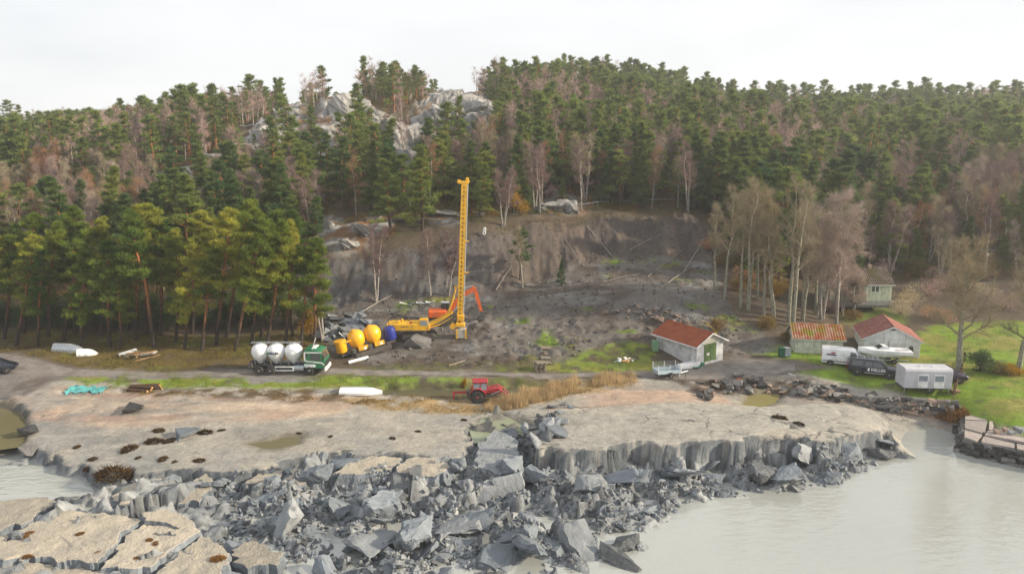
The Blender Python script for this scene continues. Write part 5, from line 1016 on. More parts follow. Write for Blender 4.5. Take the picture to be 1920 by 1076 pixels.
# ------------------------------------------------------------------ binder carrier with two yellow tanks
q = place(688, 660); K = thing('binder_carrier', 'yellow twin-tank carrier on crawler tracks with blue power pack', 'construction machine', q, R(26), tilt=(0, R(-10))); K.scale = (1.05, 1.05, 1.05)
for s in (-1, 1): track(K, -1.3, 2.4, s*1.05, .30, .5)
MB().box((.2,0,.62), (6.4,1.5,.18)).build('chassis', STEEL, K)
for x in (-.85, 1.05):
    o = MB().lathe([(.35,.75),(.55,.95),(.86,1.35),(.98,1.72),(1.0,2.05),(.92,2.42),(.70,2.75),(.40,2.93),(.12,2.98),(.001,2.98)], (x,0,0), 26).build('binder_tank', YEL_T, K, R(50))
    MB().lathe([(.20,2.96),(.20,3.05),(.001,3.06)], (x-.2,0,0), 12).build('hatch', YEL_T, o); MB().tube([(x-.8,0,2.3),(x-.95,0,2.7),(x-.4,0,2.85)], .03, 5).build('handrail', YEL_T, o)
    MB().box((x+.35,-.95,.92), (1.15,.35,.5), ch=.05).build('control_box', YEL, K); MB().box((x-.75,-.9,.85), (.5,.4,.55), ch=.05).lathe([(.2,-.2),(.2,.2)], (x-.75,-1.1,.8), 12, 'Y').build('pump', STEEL, K)
    panel('emblem', [(x+.42,-1.13,.76),(x+.72,-1.13,.76),(x+.72,-1.13,1.02),(x+.42,-1.13,1.02)], WHITE, K, .012, (0,-1,0))
MB().lathe([(.30,.72),(.58,.95),(.62,1.0),(.62,2.12),(.68,2.14),(.68,2.3),(.001,2.34)], (-2.75,-.2,0), 20).build('dust_canister', YEL_T, K, R(40)); MB().box((-2.1,-.75,2.1), (.9,.12,.14)).build('canister_bracket', YEL, K)
MB().lathe([(.55,.7),(.68,.8),(.7,1.75),(.62,2.1),(.3,2.3),(.001,2.34)], (3.05,-.1,0), 20).build('power_pack', BLUE, K, R(40)); MB().tube([(3.1,0,2.2),(3.3,0,3.1),(4.4,.3,3.2)], .04, 5).build('hose', DARKP, K)
MB().tube([(-2.0,.4,2.2),(-2.5,.6,3.0)], .05, 6).build('vent_pipe', WHITE, K)
# ------------------------------------------------------------------ excavator
q = place(832, 605); E = thing('excavator', 'orange excavator half hidden behind the yellow drilling rig', 'excavator', q, R(6))
for s in (-1, 1): track(E, -1.4, 1.4, s*.95, .38, .5)
MB().box((0,0,.65), (1.4,1.6,.4)).build('undercarriage', STEEL, E); MB().box((-.8,0,1.35), (2.4,2.2,.95), ch=.12).build('engine_housing', ORANGE, E)
ce = MB().prism([(-.3,.95),(.95,.95),(1.0,1.6),(.75,2.6),(-.3,2.65)], .1, 1.1).build('cab', STEEL, E, False, .05)
for s, yy in ((-1,.1),(1,1.1)): panel('cab_window', [(-.2,yy,1.5),(.85,yy,1.5),(.68,yy,2.5),(-.2,yy,2.5)], GL, ce, .012, (0,s,0))
panel('white_roof', [(-.3,.1,2.66),(.75,.1,2.61),(.75,1.1,2.61),(-.3,1.1,2.66)], WHITE, ce, .03, (0,0,1))
MB().prism([(.3,1.2),(.75,1.1),(2.4,3.35),(4.05,4.25),(4.2,4.5),(3.9,4.75),(2.1,3.85),(.5,1.75)], -.45, -.1).build('boom', ORANGE, E); MB().tube([(.9,-.27,1.2),(1.7,-.27,2.1)], .11, 8).tube([(1.7,-.27,2.1),(2.2,-.27,3.0)], .06, 8).build('boom_cylinder', GALV, E); MB().tube([(2.0,-.27,4.0),(3.0,-.27,4.75)], .10, 8).tube([(3.0,-.27,4.75),(3.9,-.27,4.95)], .06, 8).build('stick_cylinder', GALV, E)
MB().prism([(3.75,4.95),(4.25,4.75),(4.5,4.1),(5.15,1.6),(4.95,1.4),(4.75,1.55),(4.05,3.9)], -.42, -.14).build('stick', ORANGE, E)
MB().prism([(4.7,1.6),(5.2,1.55),(5.45,1.1),(5.3,.55),(4.75,.35),(4.45,.6),(4.9,.85),(4.85,1.25)], -.7, .15).build('bucket', STEEL, E)
# ------------------------------------------------------------------ tractor
q = place(907, 757); TR = thing('tractor', 'old red tractor with loader and rear arm, standing behind golden reeds', 'tractor', (q[0], q[1]+1.1, q[2]-.1), R(3)); TR.scale = (.92, .92, .92)
for s in (-1, 1):
    wheel(TR, -.75, s*.85, .80, .46, RED, tread=22); wheel(TR, 1.55, s*.72, .45, .28, RED)
    MB().add([(-.75+.98*math.cos(a), s*(.62+.5*b), .80+.98*math.sin(a)) for b in (0, 1) for a in np.linspace(.1, 2.9, 11)], [(i, i+1, 12+i, 11+i) for i in range(10)]).build('fender', RED, TR)
MB().box((.6,0,.85), (2.6,.55,.5), ch=.05).build('chassis', STEEL, TR); MB().box((1.15,0,1.35), (1.75,.72,.62), ch=.08).build('bonnet', RED, TR)
ct = MB()
for x in (-1.25,-.45,.35):
    for s in (-.68,.68): ct.tube([(x,s,1.2),(x+(-.06 if x > 0 else .05),s*.93,2.4)], .05, 4)
ct.box((-.45,0,1.35), (1.7,1.44,.35), ch=.04); ct.build('cab', RED, TR); MB().box((-.45,0,2.45), (1.75,1.5,.16), ch=.06).build('cab_roof', RED, TR)
for s in (-1, 1):
    for a, b in ((-1.2,-.5),(-.4,.3)): panel('cab_window', [(a,s*.69,1.55),(b,s*.69,1.55),(b,s*.65,2.34),(a,s*.65,2.34)], GLL, TR, .012, (0,s,0))
panel('windscreen', [(.36,-.62,1.6),(.36,.62,1.6),(.31,.58,2.34),(.31,-.58,2.34)], GLL, TR, .012, (1,0,0)); panel('rear_window', [(-1.25,-.62,1.6),(-1.25,.62,1.6),(-1.2,.58,2.34),(-1.2,-.58,2.34)], GLL, TR, .012, (-1,0,0))
for s in (-1, 1): MB().tube([(.25,s*.62,1.45),(1.6,s*.66,1.75),(2.3,s*.66,1.25),(2.75,s*.66,.75)], [.10,.10,.09,.08], 5).build('loader_arm', RED, TR); MB().tube([(.8,s*.62,1.0),(1.9,s*.66,1.45)], .05, 6).build('loader_cylinder', GALV, TR)
MB().prism([(2.7,.55),(3.1,.35),(3.75,.35),(3.3,.6),(3.0,.95)], -.9, .9).build('loader_bucket', STEEL, TR); MB().tube([(.9,-.3,1.6),(.9,-.3,2.35)], .04, 6).build('exhaust_pipe', STEEL, TR); MB().box((-1.35,-.55,1.65), (.1,.2,.16)).build('rear_lamp', mat('orange_lamp', (.8,.2,.02), .3), TR)
MB().box((-1.75,0,.95), (.5,.7,.75), ch=.05).build('hitch_block', STEEL, TR); MB().tube([(-1.9,-.1,1.15),(-2.7,-.15,1.15),(-3.45,-.2,1.2)], [.16,.14,.14], 4).build('rear_arm', RED, TR); MB().box((-3.45,-.2,.85), (.22,.3,.75)).build('arm_foot', RED, TR)
# ------------------------------------------------------------------ cars
def car(name, label, q, rz, Lc, Wc, prof, paintm, win, wx, wr, group=None, belt=None, extras=None):
    """prof: list of (x, zbot, zbelt, ztop, half width at sill, at roof)"""
    T_ = thing(name, label, 'van' if name == 'van' else 'car', q, rz)
    def ring(x, zb, zw, zt, w1, w2): return [(x, w1*.94, zb), (x, w1, zb+.22), (x, w1, zw), (x, w2, zt-.07), (x, w2*.86, zt), (x, 0, zt+.02)]
    loft(prof, ring).build('body', paintm, T_, R(35))
    for s in (-1, 1):
        for x in wx: wheel(T_, x, s*(Wc/2-.11), wr, .24)
        for w4 in win: panel('side_window', [(a, s*(b+.004), c) for a, b, c in w4], GL, T_, .012, (0, s, 0))
        arch = MB()
        for x in wx: arch.lathe([(wr*1.2, s*(Wc/2-.02)), (wr*1.2, s*(Wc/2+.012)), (wr*1.02, s*(Wc/2+.012)), (wr*1.02, s*(Wc/2-.02))], (x, 0, wr*1.02), 20, 'Y')
        arch.build('wheel_arch', DARKP, T_)
    return T_
q = place(1637, 702); ang = R(-24)
A_ = car('pickup', 'navy pickup with canopy and white lettering parked on the lawn', q, ang, 5.2, 1.95,
 [(-2.62,.55,1.02,1.05,.90,.80),(-2.58,.42,1.02,1.10,.95,.82),(-2.45,.40,1.02,1.72,.97,.80),(-1.2,.40,1.02,1.80,.97,.80),(.3,.40,1.02,1.80,.97,.78),(.62,.40,1.02,1.72,.97,.74),(1.35,.40,1.02,1.12,.97,.86),(2.3,.42,.95,1.02,.96,.84),(2.58,.50,.80,.90,.90,.80),(2.62,.55,.78,.84,.85,.75)], NAVY,
 [[(-2.2,.955,1.1),(-1.1,.955,1.1),(-1.1,.835,1.62),(-2.1,.835,1.62)], [(-.95,.955,1.1),(-.2,.955,1.1),(-.2,.835,1.62),(-.9,.835,1.62)], [(-.1,.955,1.1),(.95,.955,1.1),(.5,.825,1.58),(-.1,.835,1.62)]], (-1.62, 1.5), .39)
panel('windscreen', [(1.28,-.80,1.17),(1.28,.80,1.17),(.66,.70,1.70),(.66,-.70,1.70)], GL, A_, .014, (1,0,1)); 
for s in (-1, 1):
    MB().box((2.55, s*.72, .82), (.14,.34,.16), ch=.03).build('headlight', LAMP_C, A_); MB().box((-2.6, s*.84, .92), (.08,.16,.30)).build('tail_light', LAMP_R, A_); MB().tube([(-.9,s*1.0,.42),(1.0,s*1.0,.42)], .045, 6).build('side_step', GALV, A_); MB().box((1.0, s*1.06, 1.12), (.14,.18,.14), ch=.03).build('mirror', NAVY, A_)
    text('lettering', 'KELLER', .44, INKW, A_, (.42*1, s*.985, .78), (R(90), 0, 0 if s < 0 else R(180)), .006, 1.0, .02)
    panel('emblem', [(-.62,s*.975,.62),(-.42,s*.975,.62),(-.42,s*.975,.94),(-.62,s*.975,.94)], INKW, A_, .01, (0,s,0))
MB().box((2.62,0,.72), (.05,.9,.22)).build('grille', GALV, A_); b = MB()
for x in (-1.7,-1.0,-.2,.3): b.box((x,0,1.86), (.06,1.3,.05))
for s in (-1, 1): b.tube([(-1.8,s*.62,1.87),(.4,s*.62,1.87)], .03, 5)
b.build('roof_rack', GALV, A_)
q = place(1582, 684)
A_ = car('van', 'white delivery van parked beside the mossy-roofed shed', q, R(-22), 4.8, 1.9,
 [(-2.4,.45,1.05,1.85,.88,.78),(-2.36,.35,1.05,1.93,.94,.82),(-1.0,.32,1.05,1.98,.95,.82),(.75,.32,1.05,1.96,.95,.80),(1.05,.32,1.05,1.86,.95,.76),(1.78,.32,1.05,1.20,.94,.80),(2.28,.36,.90,.98,.92,.76),(2.40,.45,.75,.84,.84,.68)], WHITE,
 [[(.55,.955,1.12),(1.5,.945,1.12),(1.02,.82,1.72),(.55,.835,1.74)]], (-1.45, 1.5), .33)
panel('windscreen', [(1.74,-.78,1.24),(1.74,.78,1.24),(1.1,.70,1.83),(1.1,-.70,1.83)], GL, A_, .014, (1,0,1))
for s in (-1, 1):
    MB().box((2.3, s*.68, .82), (.16,.34,.2), ch=.03).build('headlight', LAMP_C, A_); MB().box((-2.4, s*.84, 1.25), (.05,.12,.55)).build('tail_light', LAMP_R, A_); MB().box((1.3, s*1.02, 1.2), (.12,.2,.26), ch=.03).build('mirror', DARKP, A_); panel('rub_strip', [(-2.3,s*.96,.55),(2.1,s*.955,.55),(2.1,s*.955,.63),(-2.3,s*.96,.63)], DARKP, A_, .012, (0,s,0))
    panel('logo', [(-1.9,s*.955,1.22),(-.9,s*.955,1.22),(-.8,s*.955,1.34),(-1.9,s*.955,1.40)], INK, A_, .006, (0,s,0)); panel('logo_swoosh', [(-1.6,s*.94,1.45),(-1.1,s*.94,1.40),(-.9,s*.92,1.58),(-1.3,s*.92,1.6)], RED, A_, .006, (0,s,0)); panel('door_handle', [(.25,s*.957,1.0),(.42,s*.957,1.0),(.42,s*.957,1.12),(.25,s*.957,1.12)], DARKP, A_, .015, (0,s,0))
q = place(1782, 724)
A_ = car('hatchback_car', 'dark blue car half hidden behind the grey cabin trailer', (q[0]-.1, q[1]+1.3, hz(q[0]-.1, q[1]+1.3)), R(-16), 4.4, 1.82,
 [(-2.2,.45,.85,.95,.82,.72),(-2.15,.32,.90,1.25,.90,.72),(-1.6,.30,.92,1.52,.91,.70),(-.4,.30,.92,1.62,.91,.70),(.5,.30,.92,1.58,.91,.68),(1.25,.30,.92,1.06,.91,.78),(1.95,.34,.80,.88,.88,.74),(2.2,.45,.66,.72,.76,.64)], paint('plum_car_paint', (.03,.02,.045), .22, .1),
 [[(-1.5,.905,1.0),(-.5,.905,1.0),(-.5,.76,1.48),(-1.35,.76,1.44)], [(-.42,.905,1.0),(.85,.905,1.0),(.45,.74,1.45),(-.42,.76,1.48)]], (-1.35, 1.35), .33)
panel('windscreen', [(1.18,-.72,1.10),(1.18,.72,1.10),(.56,.62,1.52),(.56,-.62,1.52)], GL, A_, .014, (1,0,1))
for s in (-1, 1): MB().box((2.08, s*.62, .72), (.2,.34,.14), ch=.03).build('headlight', LAMP_C, A_); MB().box((-2.12, s*.72, 1.0), (.08,.24,.2)).build('tail_light', LAMP_R, A_)
q = place(-8, 698); A_ = car('hatchback_car', 'dark car at the far end of the track cut off by the picture edge', q, R(20), 4.2, 1.8,
 [(-2.1,.45,.85,.95,.82,.72),(-2.05,.32,.90,1.25,.90,.72),(-1.5,.30,.92,1.48,.91,.70),(-.4,.30,.92,1.55,.91,.70),(.5,.30,.92,1.52,.91,.68),(1.25,.30,.92,1.06,.91,.78),(1.85,.34,.80,.88,.88,.74),(2.1,.45,.66,.72,.76,.64)], NAVY, [[(-1.4,.905,1.0),(-.5,.905,1.0),(-.5,.76,1.42),(-1.3,.76,1.38)], [(-.42,.905,1.0),(.85,.905,1.0),(.45,.74,1.4),(-.42,.76,1.42)]], (-1.3, 1.3), .33)
# ------------------------------------------------------------------ cabin trailer
q = place(1729, 731); CB = thing('cabin_trailer', 'light grey site cabin on wheels with two windows on the lawn', 'trailer', q, R(-5))
pr = [(-1.12,.55),(1.12,.55),(1.12,2.35),(1.05,2.55),(.8,2.64),(-.8,2.64),(-1.05,2.55),(-1.12,2.35)]
MB().prism(pr, -2.35, 2.35, 'X').build('body', SILVER, CB, False, .02)
gr = MB()
for k in range(23): gr.box((-2.2+k*.2, -1.125, 1.45), (.03,.016,1.75))
gr.build('cladding_rib', SILVER, CB)
for x in (-.55, 1.05):
    w_ = MB().box((x,-1.14,1.62), (1.0,.06,.74)).build('window_frame', WHITE, CB); panel('pane', [(x-.44,-1.172,1.32),(x+.44,-1.172,1.32),(x+.44,-1.172,1.92),(x-.44,-1.172,1.92)], GLL, w_, .008, (0,-1,0)); MB().box((x,-1.14,.92), (1.0,.05,.62)).build('white_panel', WHITE, CB)
MB().box((0,0,.47), (4.6,1.8,.14)).tube([(-2.3,.7,.45),(-3.6,0,.48)], .05, 5).tube([(-2.3,-.7,.45),(-3.6,0,.48)], .05, 5).build('drawbar_frame', STEEL, CB)
for s in (-1, 1): wheel(CB, .25, s*.95, .32, .2)
for x in (-2.2, 2.2):
    for s in (-1, 1): MB().tube([(x,s*.9,.5),(x,s*.9,-.02)], .04, 6).build('jack_leg', GALV, CB)
for x in (-.6, .7): MB().lathe([(.09,2.62),(.12,2.75),(.001,2.78)], (x,-.3,0), 10).build('roof_vent', WHITE, CB)
MB().box((2.95,-.6,.28), (.9,.8,.06)).box((2.95,-.6,.12), (.7,.6,.22)).build('wooden_step', mat('wood', (.30,.19,.10), .85, (.22,.14,.08), 6.), CB)
# ------------------------------------------------------------------ motor boat on its trailer
q = place(1658, 681); bt = thing('motor_boat', 'white motor boat with black outboard on a trailer before the garage', 'boat', (q[0], q[1]+.4, q[2]+.55), R(-6))
def hullm(Lh, B, H, top=None): 
    m = MB(); rows = []
    for f in np.linspace(0, 1, 11):
        x = -Lh/2+Lh*f; b_ = B/2*(1-max(0, (f-.45)/.55)**2.2)+.02; kz = .10+H*.55*max(0, (f-.6)/.4)**2; rows.append([(x,0,kz),(x,b_*.72,kz+.16*H),(x,b_,H*.62+.12*f),(x,b_*.98,H+.16*f),(x,b_*.55,H+.20*f+.06),(x,0,H+.2*f+.1)])
    n = 6; full = [r+[(a,-b,c) for a, b, c in reversed(r[1:-1])] for r in rows]; k = len(full[0]); vs = [v for r in full for v in r]
    return m.add(vs, [(i*k+j, i*k+(j+1) % k, (i+1)*k+(j+1) % k, (i+1)*k+j) for i in range(10) for j in range(k)]+[tuple(range(k)), tuple(range(10*k, 11*k))])
hb_ = hullm(5.6, 2.0, .95); hb_.v = [(-a, b, c) for a, b, c in hb_.v]; hb_.build('hull', WHITE_T, bt, R(40))
MB().prism([(-.9,1.05),(.6,1.05),(.25,1.42),(-.3,1.5)], -.6, .6).build('windscreen_console', WHITE, bt, False, .03); panel('windscreen', [(-.85,-.55,1.1),(-.85,.55,1.1),(-.35,.5,1.48),(-.35,-.5,1.48)], GL, bt, .012, (-1,0,1))
MB().tube([(-2.7,.1,1.2),(-2.6,.5,1.55),(-1.6,.75,1.5)], .025, 5).tube([(-2.7,-.1,1.2),(-2.6,-.5,1.55),(-1.6,-.75,1.5)], .025, 5).build('bow_rail', GALV, bt)
MB().box((2.95,0,1.15), (.4,.4,.55), ch=.08).box((3.1,0,.6), (.18,.16,.9)).build('outboard_motor', DARKP, bt, False); MB().tube([(.9,-.7,1.1),(2.4,-.7,1.12)], .03, 5).build('rub_rail', DARKP, bt)
bt2 = thing('boat_trailer', 'galvanised boat trailer carrying the white motor boat', 'trailer', (q[0], q[1]+.4, q[2]), R(-6))
MB().tube([(-3.4,0,.45),(-2.2,.5,.45),(2.6,.6,.45)], .05, 5).tube([(-3.4,0,.45),(-2.2,-.5,.45),(2.6,-.6,.45)], .05, 5).box((0,0,.45), (.1,1.6,.08)).box((1.5,0,.5), (.1,1.2,.22)).box((-1.4,0,.5), (.1,.8,.22)).build('frame', GALV, bt2)
for s in (-1, 1): wheel(bt2, .9, s*.85, .32, .2)
# ------------------------------------------------------------------ mesh-sided utility trailer
q = place(1250, 706); ut = thing('cage_trailer', 'galvanised utility trailer with wire mesh sides by the boathouse', 'trailer', q, R(13))
MB().box((0,0,.55), (2.7,1.5,.06)).tube([(1.35,.5,.5),(2.5,0,.5)], .04, 5).tube([(1.35,-.5,.5),(2.5,0,.5)], .04, 5).build('bed', GALV, ut)
for c_, d_ in (((0,-.75,.75),(2.7,.04,.36)), ((0,.75,.75),(2.7,.04,.36)), ((-1.35,0,.75),(.04,1.5,.36)), ((1.35,0,.75),(.04,1.5,.36))): MB().box(c_, d_).build('side_board', mat('zinc_board', (.40,.50,.56), .5, (.32,.42,.48), 3.), ut)
cg = MB()
for s in (-.75, .75):
    for k in range(19): cg.tube([(-1.35+.15*k,s,.93),(-1.35+.15*k,s,1.55)], .008, 3)
    for z in (1.1,1.3,1.55): cg.tube([(-1.35,s,z),(1.35,s,z)], .012, 3)
for x in (-1.35, 1.35):
    for k in range(11): cg.tube([(x,-.75+.15*k,.93),(x,-.75+.15*k,1.55)], .008, 3)
    for z in (1.1,1.3,1.55): cg.tube([(x,-.75,z),(x,.75,z)], .012, 3)
cg.build('mesh_cage', GALV, ut); 
for x in (-1.35, 0, 1.35):
    for s in (-.75, .75): MB().tube([(x,s,.6),(x,s,1.6)], .03, 4).build('cage_post', WHITE, ut)
for s in (-1, 1): wheel(ut, .1, s*.88, .3, .2); MB().add([(.1+.42*math.cos(a), s*(.77+.22*b), .32+.40*math.sin(a)) for b in (0,1) for a in np.linspace(.1,3.04,9)], [(i,i+1,10+i,9+i) for i in range(8)]).build('mudguard', DARKP, ut)
MB().tube([(2.2,0,.5),(2.2,0,.0)], .03, 5).build('jockey_wheel', GALV, ut)
q = place(1274, 707); o = MB().tube([(0,0,-.1),(0,0,1.5)], .05, 6).build('marker_post', WHITE, None, loc=q); tag(o, 'white marker post beside the wire mesh trailer', 'post')
# ------------------------------------------------------------------ buildings
def roofmat(name, c, c2, moss=0., mc=(.20,.19,.02)):
    m, t, b, N, Lk = _nt(name); o = nmix(t, nramp(t, nnoise(t, 1.2, 6), .4, .65), c, c2); o = nmix(t, nramp(t, nnoise(t, 6., 3), .4, .7, (0,0,0), (.5,)*3), o, tuple(x*.6 for x in c))
    if moss: o = nmix(t, nramp(t, nnoise(t, .7, 5), .5-.12*moss, .62-.1*moss), o, mc)
    Lk(o, b.inputs['Base Color']); b.inputs['Roughness'].default_value = .85; b.inputs['Specular IOR Level'].default_value = .2; MATS[name] = m; return m
def boards(m, a, b, z0, z1a, z1b, n, t=.025, gap=.012, out=(0,-1)):
    """upright boards from a to b (xy), tops running z1a..z1b"""
    a, b = Vector(a), Vector(b); d = (b-a)/n; o = Vector(out)
    for k in range(n):
        p, q_ = a+d*k+d.normalized()*gap, a+d*(k+1); ra, rb = z1a+(z1b-z1a)*k/n, z1a+(z1b-z1a)*(k+1)/n; e = o*(t*(1 if k % 2 else 1.7))
        vs = [(p.x,p.y,z0),(q_.x,q_.y,z0),(q_.x,q_.y,rb),(p.x,p.y,ra)]; vs += [(x+e.x, y+e.y, z) for x, y, z in vs]
        m.add(vs, [(0,1,2,3),(7,6,5,4),(0,4,5,1),(1,5,6,2),(2,6,7,3),(3,7,4,0)])
    return m
def tiled(eave0, eave1, ridge0, ridge1, pitch=.26, rows=9, amp=.035, th=.05):
    """pantiled roof plane: waves along the eave, stepped courses up the slope"""
    e0, e1, r0, r1 = map(Vector, (eave0, eave1, ridge0, ridge1)); n = ((e1-e0).cross(r0-e0)).normalized()
    if n.z < 0: n = -n
    nu = max(4, int((e1-e0).length/pitch)*4); m = MB(); vs = []
    for j in range(rows):
        for st in (0, 1):
            v = (j+st)/rows; lift = .035*(1-st)
            for i in range(nu+1):
                u = i/nu; p = e0.lerp(e1, u).lerp(r0.lerp(r1, u), v); vs.append(p+n*(th+amp*math.cos(2*math.pi*i/4)+lift))
    k = nu+1; fs = [(j*k+i, j*k+i+1, (j+1)*k+i+1, (j+1)*k+i) for j in range(2*rows-1) for i in range(nu)]; m.add(vs, fs)
    return m.add([e0, e1, r1, r0], [(0,1,2,3)])
def gable(T_, w, l, h, rise, ov, wallm, roofm, nb, rows=9, base=.0, trim=None, amp=.035, pitch=.26):
    """walls x in -w/2..w/2, ridge along y 0..l; board walls; roof with overhang"""
    W_ = MB(); hw = w/2
    W_.prism([(-hw,base),(hw,base),(hw,h),(0,h+rise),(-hw,h)], .03, l-.03); wl = W_.build('wall', wallm, T_)
    bd = MB(); n2 = nb//2
    for y, o in ((0, (0,-1)), (l, (0,1))):
        boards(bd, (-hw,y), (0,y), base, h, h+rise, n2, out=o); boards(bd, (0,y), (hw,y), base, h+rise, h, n2, out=o)
    for x, o in ((-hw, (-1,0)), (hw, (1,0))): boards(bd, (x,0), (x,l), base, h, h, int(nb*l/w), out=o)
    bd.build('board_cladding', wallm, T_); s = rise/hw; rf = None
    for sd in (-1, 1):
        ex = sd*(hw+ov); ez = h-ov*s; m = tiled((ex,-ov,ez), (ex,l+ov,ez), (0,-ov,h+rise), (0,l+ov,h+rise), pitch, rows, amp)
        r = m.build('roof', roofm, T_); rf = rf or r
        for y in (-ov-.02, l+ov-.02): panel('barge_board', [(ex,y,ez-.10),(0,y,h+rise-.10),(0,y,h+rise+.06),(ex,y,ez+.06)], trim or wallm, T_, .03, (0,-1 if y < 0 else 1,0))
        panel('fascia', [(ex,-ov,ez-.1),(ex,l+ov,ez-.1),(ex,l+ov,ez+.03),(ex,-ov,ez+.03)], trim or wallm, T_, .025, (sd,0,0))
    MB().tube([(0,-ov,h+rise+.06),(0,l+ov,h+rise+.06)], .09, 8).build('ridge_tile', roofm, rf); return wl
RT = roofmat('red_pantiles', (.33,.095,.045), (.24,.07,.035)); RM = roofmat('mossy_pantiles', (.33,.10,.045), (.42,.30,.22), .25, (.20,.21,.015)); RP = roofmat('faded_red_roof', (.25,.09,.08), (.31,.15,.12)); RG_ = roofmat('grey_lichen_roof', (.12,.10,.09), (.22,.16,.14), .35, (.10,.085,.04))
PLAS = mat('white_render', (.55,.56,.57), .8, (.42,.43,.45), 1.5, dirt=.45, bump=.2); WBOARD = mat('white_boards', (.70,.72,.71), .6, (.55,.58,.55), 2., stretch=(3,3,.3), dirt=.3); OLDW = mat('weathered_white_boards', (.60,.62,.53), .75, (.38,.41,.32), 2.5, stretch=(4,4,.25), dirt=.45); PALEG = mat('pale_green_boards', (.50,.54,.42), .7, (.38,.43,.32), 2., stretch=(4,4,.3), dirt=.3); GDOOR = mat('green_door_paint', (.10,.17,.05), .6, (.07,.12,.035), 2., stretch=(3,3,.3)); SOFFIT = mat('cream_boards', (.55,.52,.40), .7)
WOOD = mat('grey_timber', (.26,.22,.17), .85, (.17,.145,.115), 3., stretch=(1,6,6), bump=.3); FRESH = mat('fresh_timber', (.50,.30,.13), .8, (.38,.22,.10), 4., stretch=(1,6,6))
# boathouse
a = U(1309,681,3.0); b = U(1351,672,3.0); c = (a+b)/2; ang = R(31)
H = thing('boathouse', 'white rendered boathouse with bright red tiled roof and green doors', 'house', (c[0], c[1], 3.02), ang, tilt=(0, R(-2)))
gable(H, 4.2, 6.6, 2.3, 1.05, .45, PLAS, RT, 2, 13, -.5, WHITE, .02, .22)
panel('gable_panel', [(-2.05,-.06,2.32),(2.05,-.06,2.32),(0,-.06,3.30)], SOFFIT, H, .03, (0,-1,0)); MB().lathe([(.07,-.14),(.07,-.09)], (0,0,2.85), 10, 'Y').build('gable_lamp', WHITE, H)
for s in (-1, 1):
    d = MB(); boards(d, (-.95 if s < 0 else .03, -.05), (-.03 if s < 0 else .95, -.05), .02, 2.1, 2.1, 7); d = d.build('door', GDOOR, H)
    MB().box((s*.49,-.125,1.75), (.86,.03,.12)).box((s*.49,-.125,.35), (.86,.03,.12)).build('door_brace', GDOOR, d)
MB().box((0,-.06,2.16), (2.1,.1,.1)).build('door_lintel', SOFFIT, H); MB().tube([(-2.12,-.1,2.2),(-2.14,-.12,.1)], .05, 6).build('downpipe', WHITE, H); MB().tube([(-2.58,-.4,2.05),(-2.58,7.0,2.05)], .06, 6).build('gutter', WHITE, H)
panel('door_notice', [(-.62,-.13,.75),(-.2,-.13,.75),(-.2,-.13,1.05),(-.62,-.13,1.05)], WHITE, H, .01, (0,-1,0))
# soil under the undermined side and the wreck beside it
Mloc = H.matrix_basis
q = place(1290, 690); o = thing('boat_wreck', 'smashed white dinghy with green scraps beside the boathouse corner', 'boat wreck', q, R(15))
MB().prism([(-1.4,0),(.9,.05),(1.5,.55),(1.2,.75),(-1.2,.45)], -.35, .5).build('hull', WHITE_T, o, False, .05); MB().box((1.7,.1,.35), (.7,.5,.5), (.2,.3,.4), .04).build('green_box', mat('green_plastic', (.01,.16,.09), .5), o); MB().box((1.0,-.3,.12), (1.2,.4,.1), (0,.1,.3)).build('green_board', MATS['green_plastic'], o)
# mossy shed: ridge along the front
a, b = U(1489,662,3.2), U(1578,666,3.2); d = b-a; yaw = math.atan2(d[1], d[0])
S = thing('shed', 'weathered white board shed with mossy red tile roof', 'shed', (a[0]-.02, a[1]+.0, 3.15), yaw-R(90))
# local y runs along the ridge (to the right), local -x is into the picture
Sx = 3.6
o2 = bpy.data.objects.new('_t', None)
def shift(T_, dx):                                                # move the walls so that the front stands on the root's line
    for ch in T_.children: ch.location.x += dx
gable(S, Sx, 5.4, 2.05, 1.15, .3, OLDW, RM, 14, 9, -.25, OLDW, .05, .3); shift(S, -Sx/2)
bpy.data.objects.remove(o2)
panel('door', [(.06,1.0,.0),(.06,2.6,.0),(.06,2.6,1.85),(.06,1.0,1.85)], OLDW, S, .03, (1,0,0)); MB().tube([(.05,5.42,2.0),(.06,5.42,0)], .04, 6).build('downpipe', DARKP, S)
# garage
a, b = U(1621,666,3.2), U(1719,671,3.2); d = b-a; c = (a+b)/2
G = thing('garage', 'white boarded garage with faded red roof behind the boat', 'garage', (c[0], c[1], 3.15), math.atan2(d[1], d[0])-R(5))
gable(G, 5.9, 6.2, 2.15, 1.5, .35, WBOARD, RP, 22, 8, -.25, WBOARD, .012, .5)
panel('garage_door', [(-1.7,-.05,.05),(1.0,-.05,.05),(1.0,-.05,2.0),(-1.7,-.05,2.0)], WBOARD, G, .03, (0,-1,0)); MB().box((-.35,-.10,1.0), (.03,.02,1.9)).build('door_gap', DARKP, G); MB().box((0,-.07,2.25), (5.7,.05,.06)).build('trim_board', WBOARD, G); MB().prism([(-.35,3.2),(.35,3.2),(0,3.38)], -.10, -.05).build('gable_vent', DARKP, G)
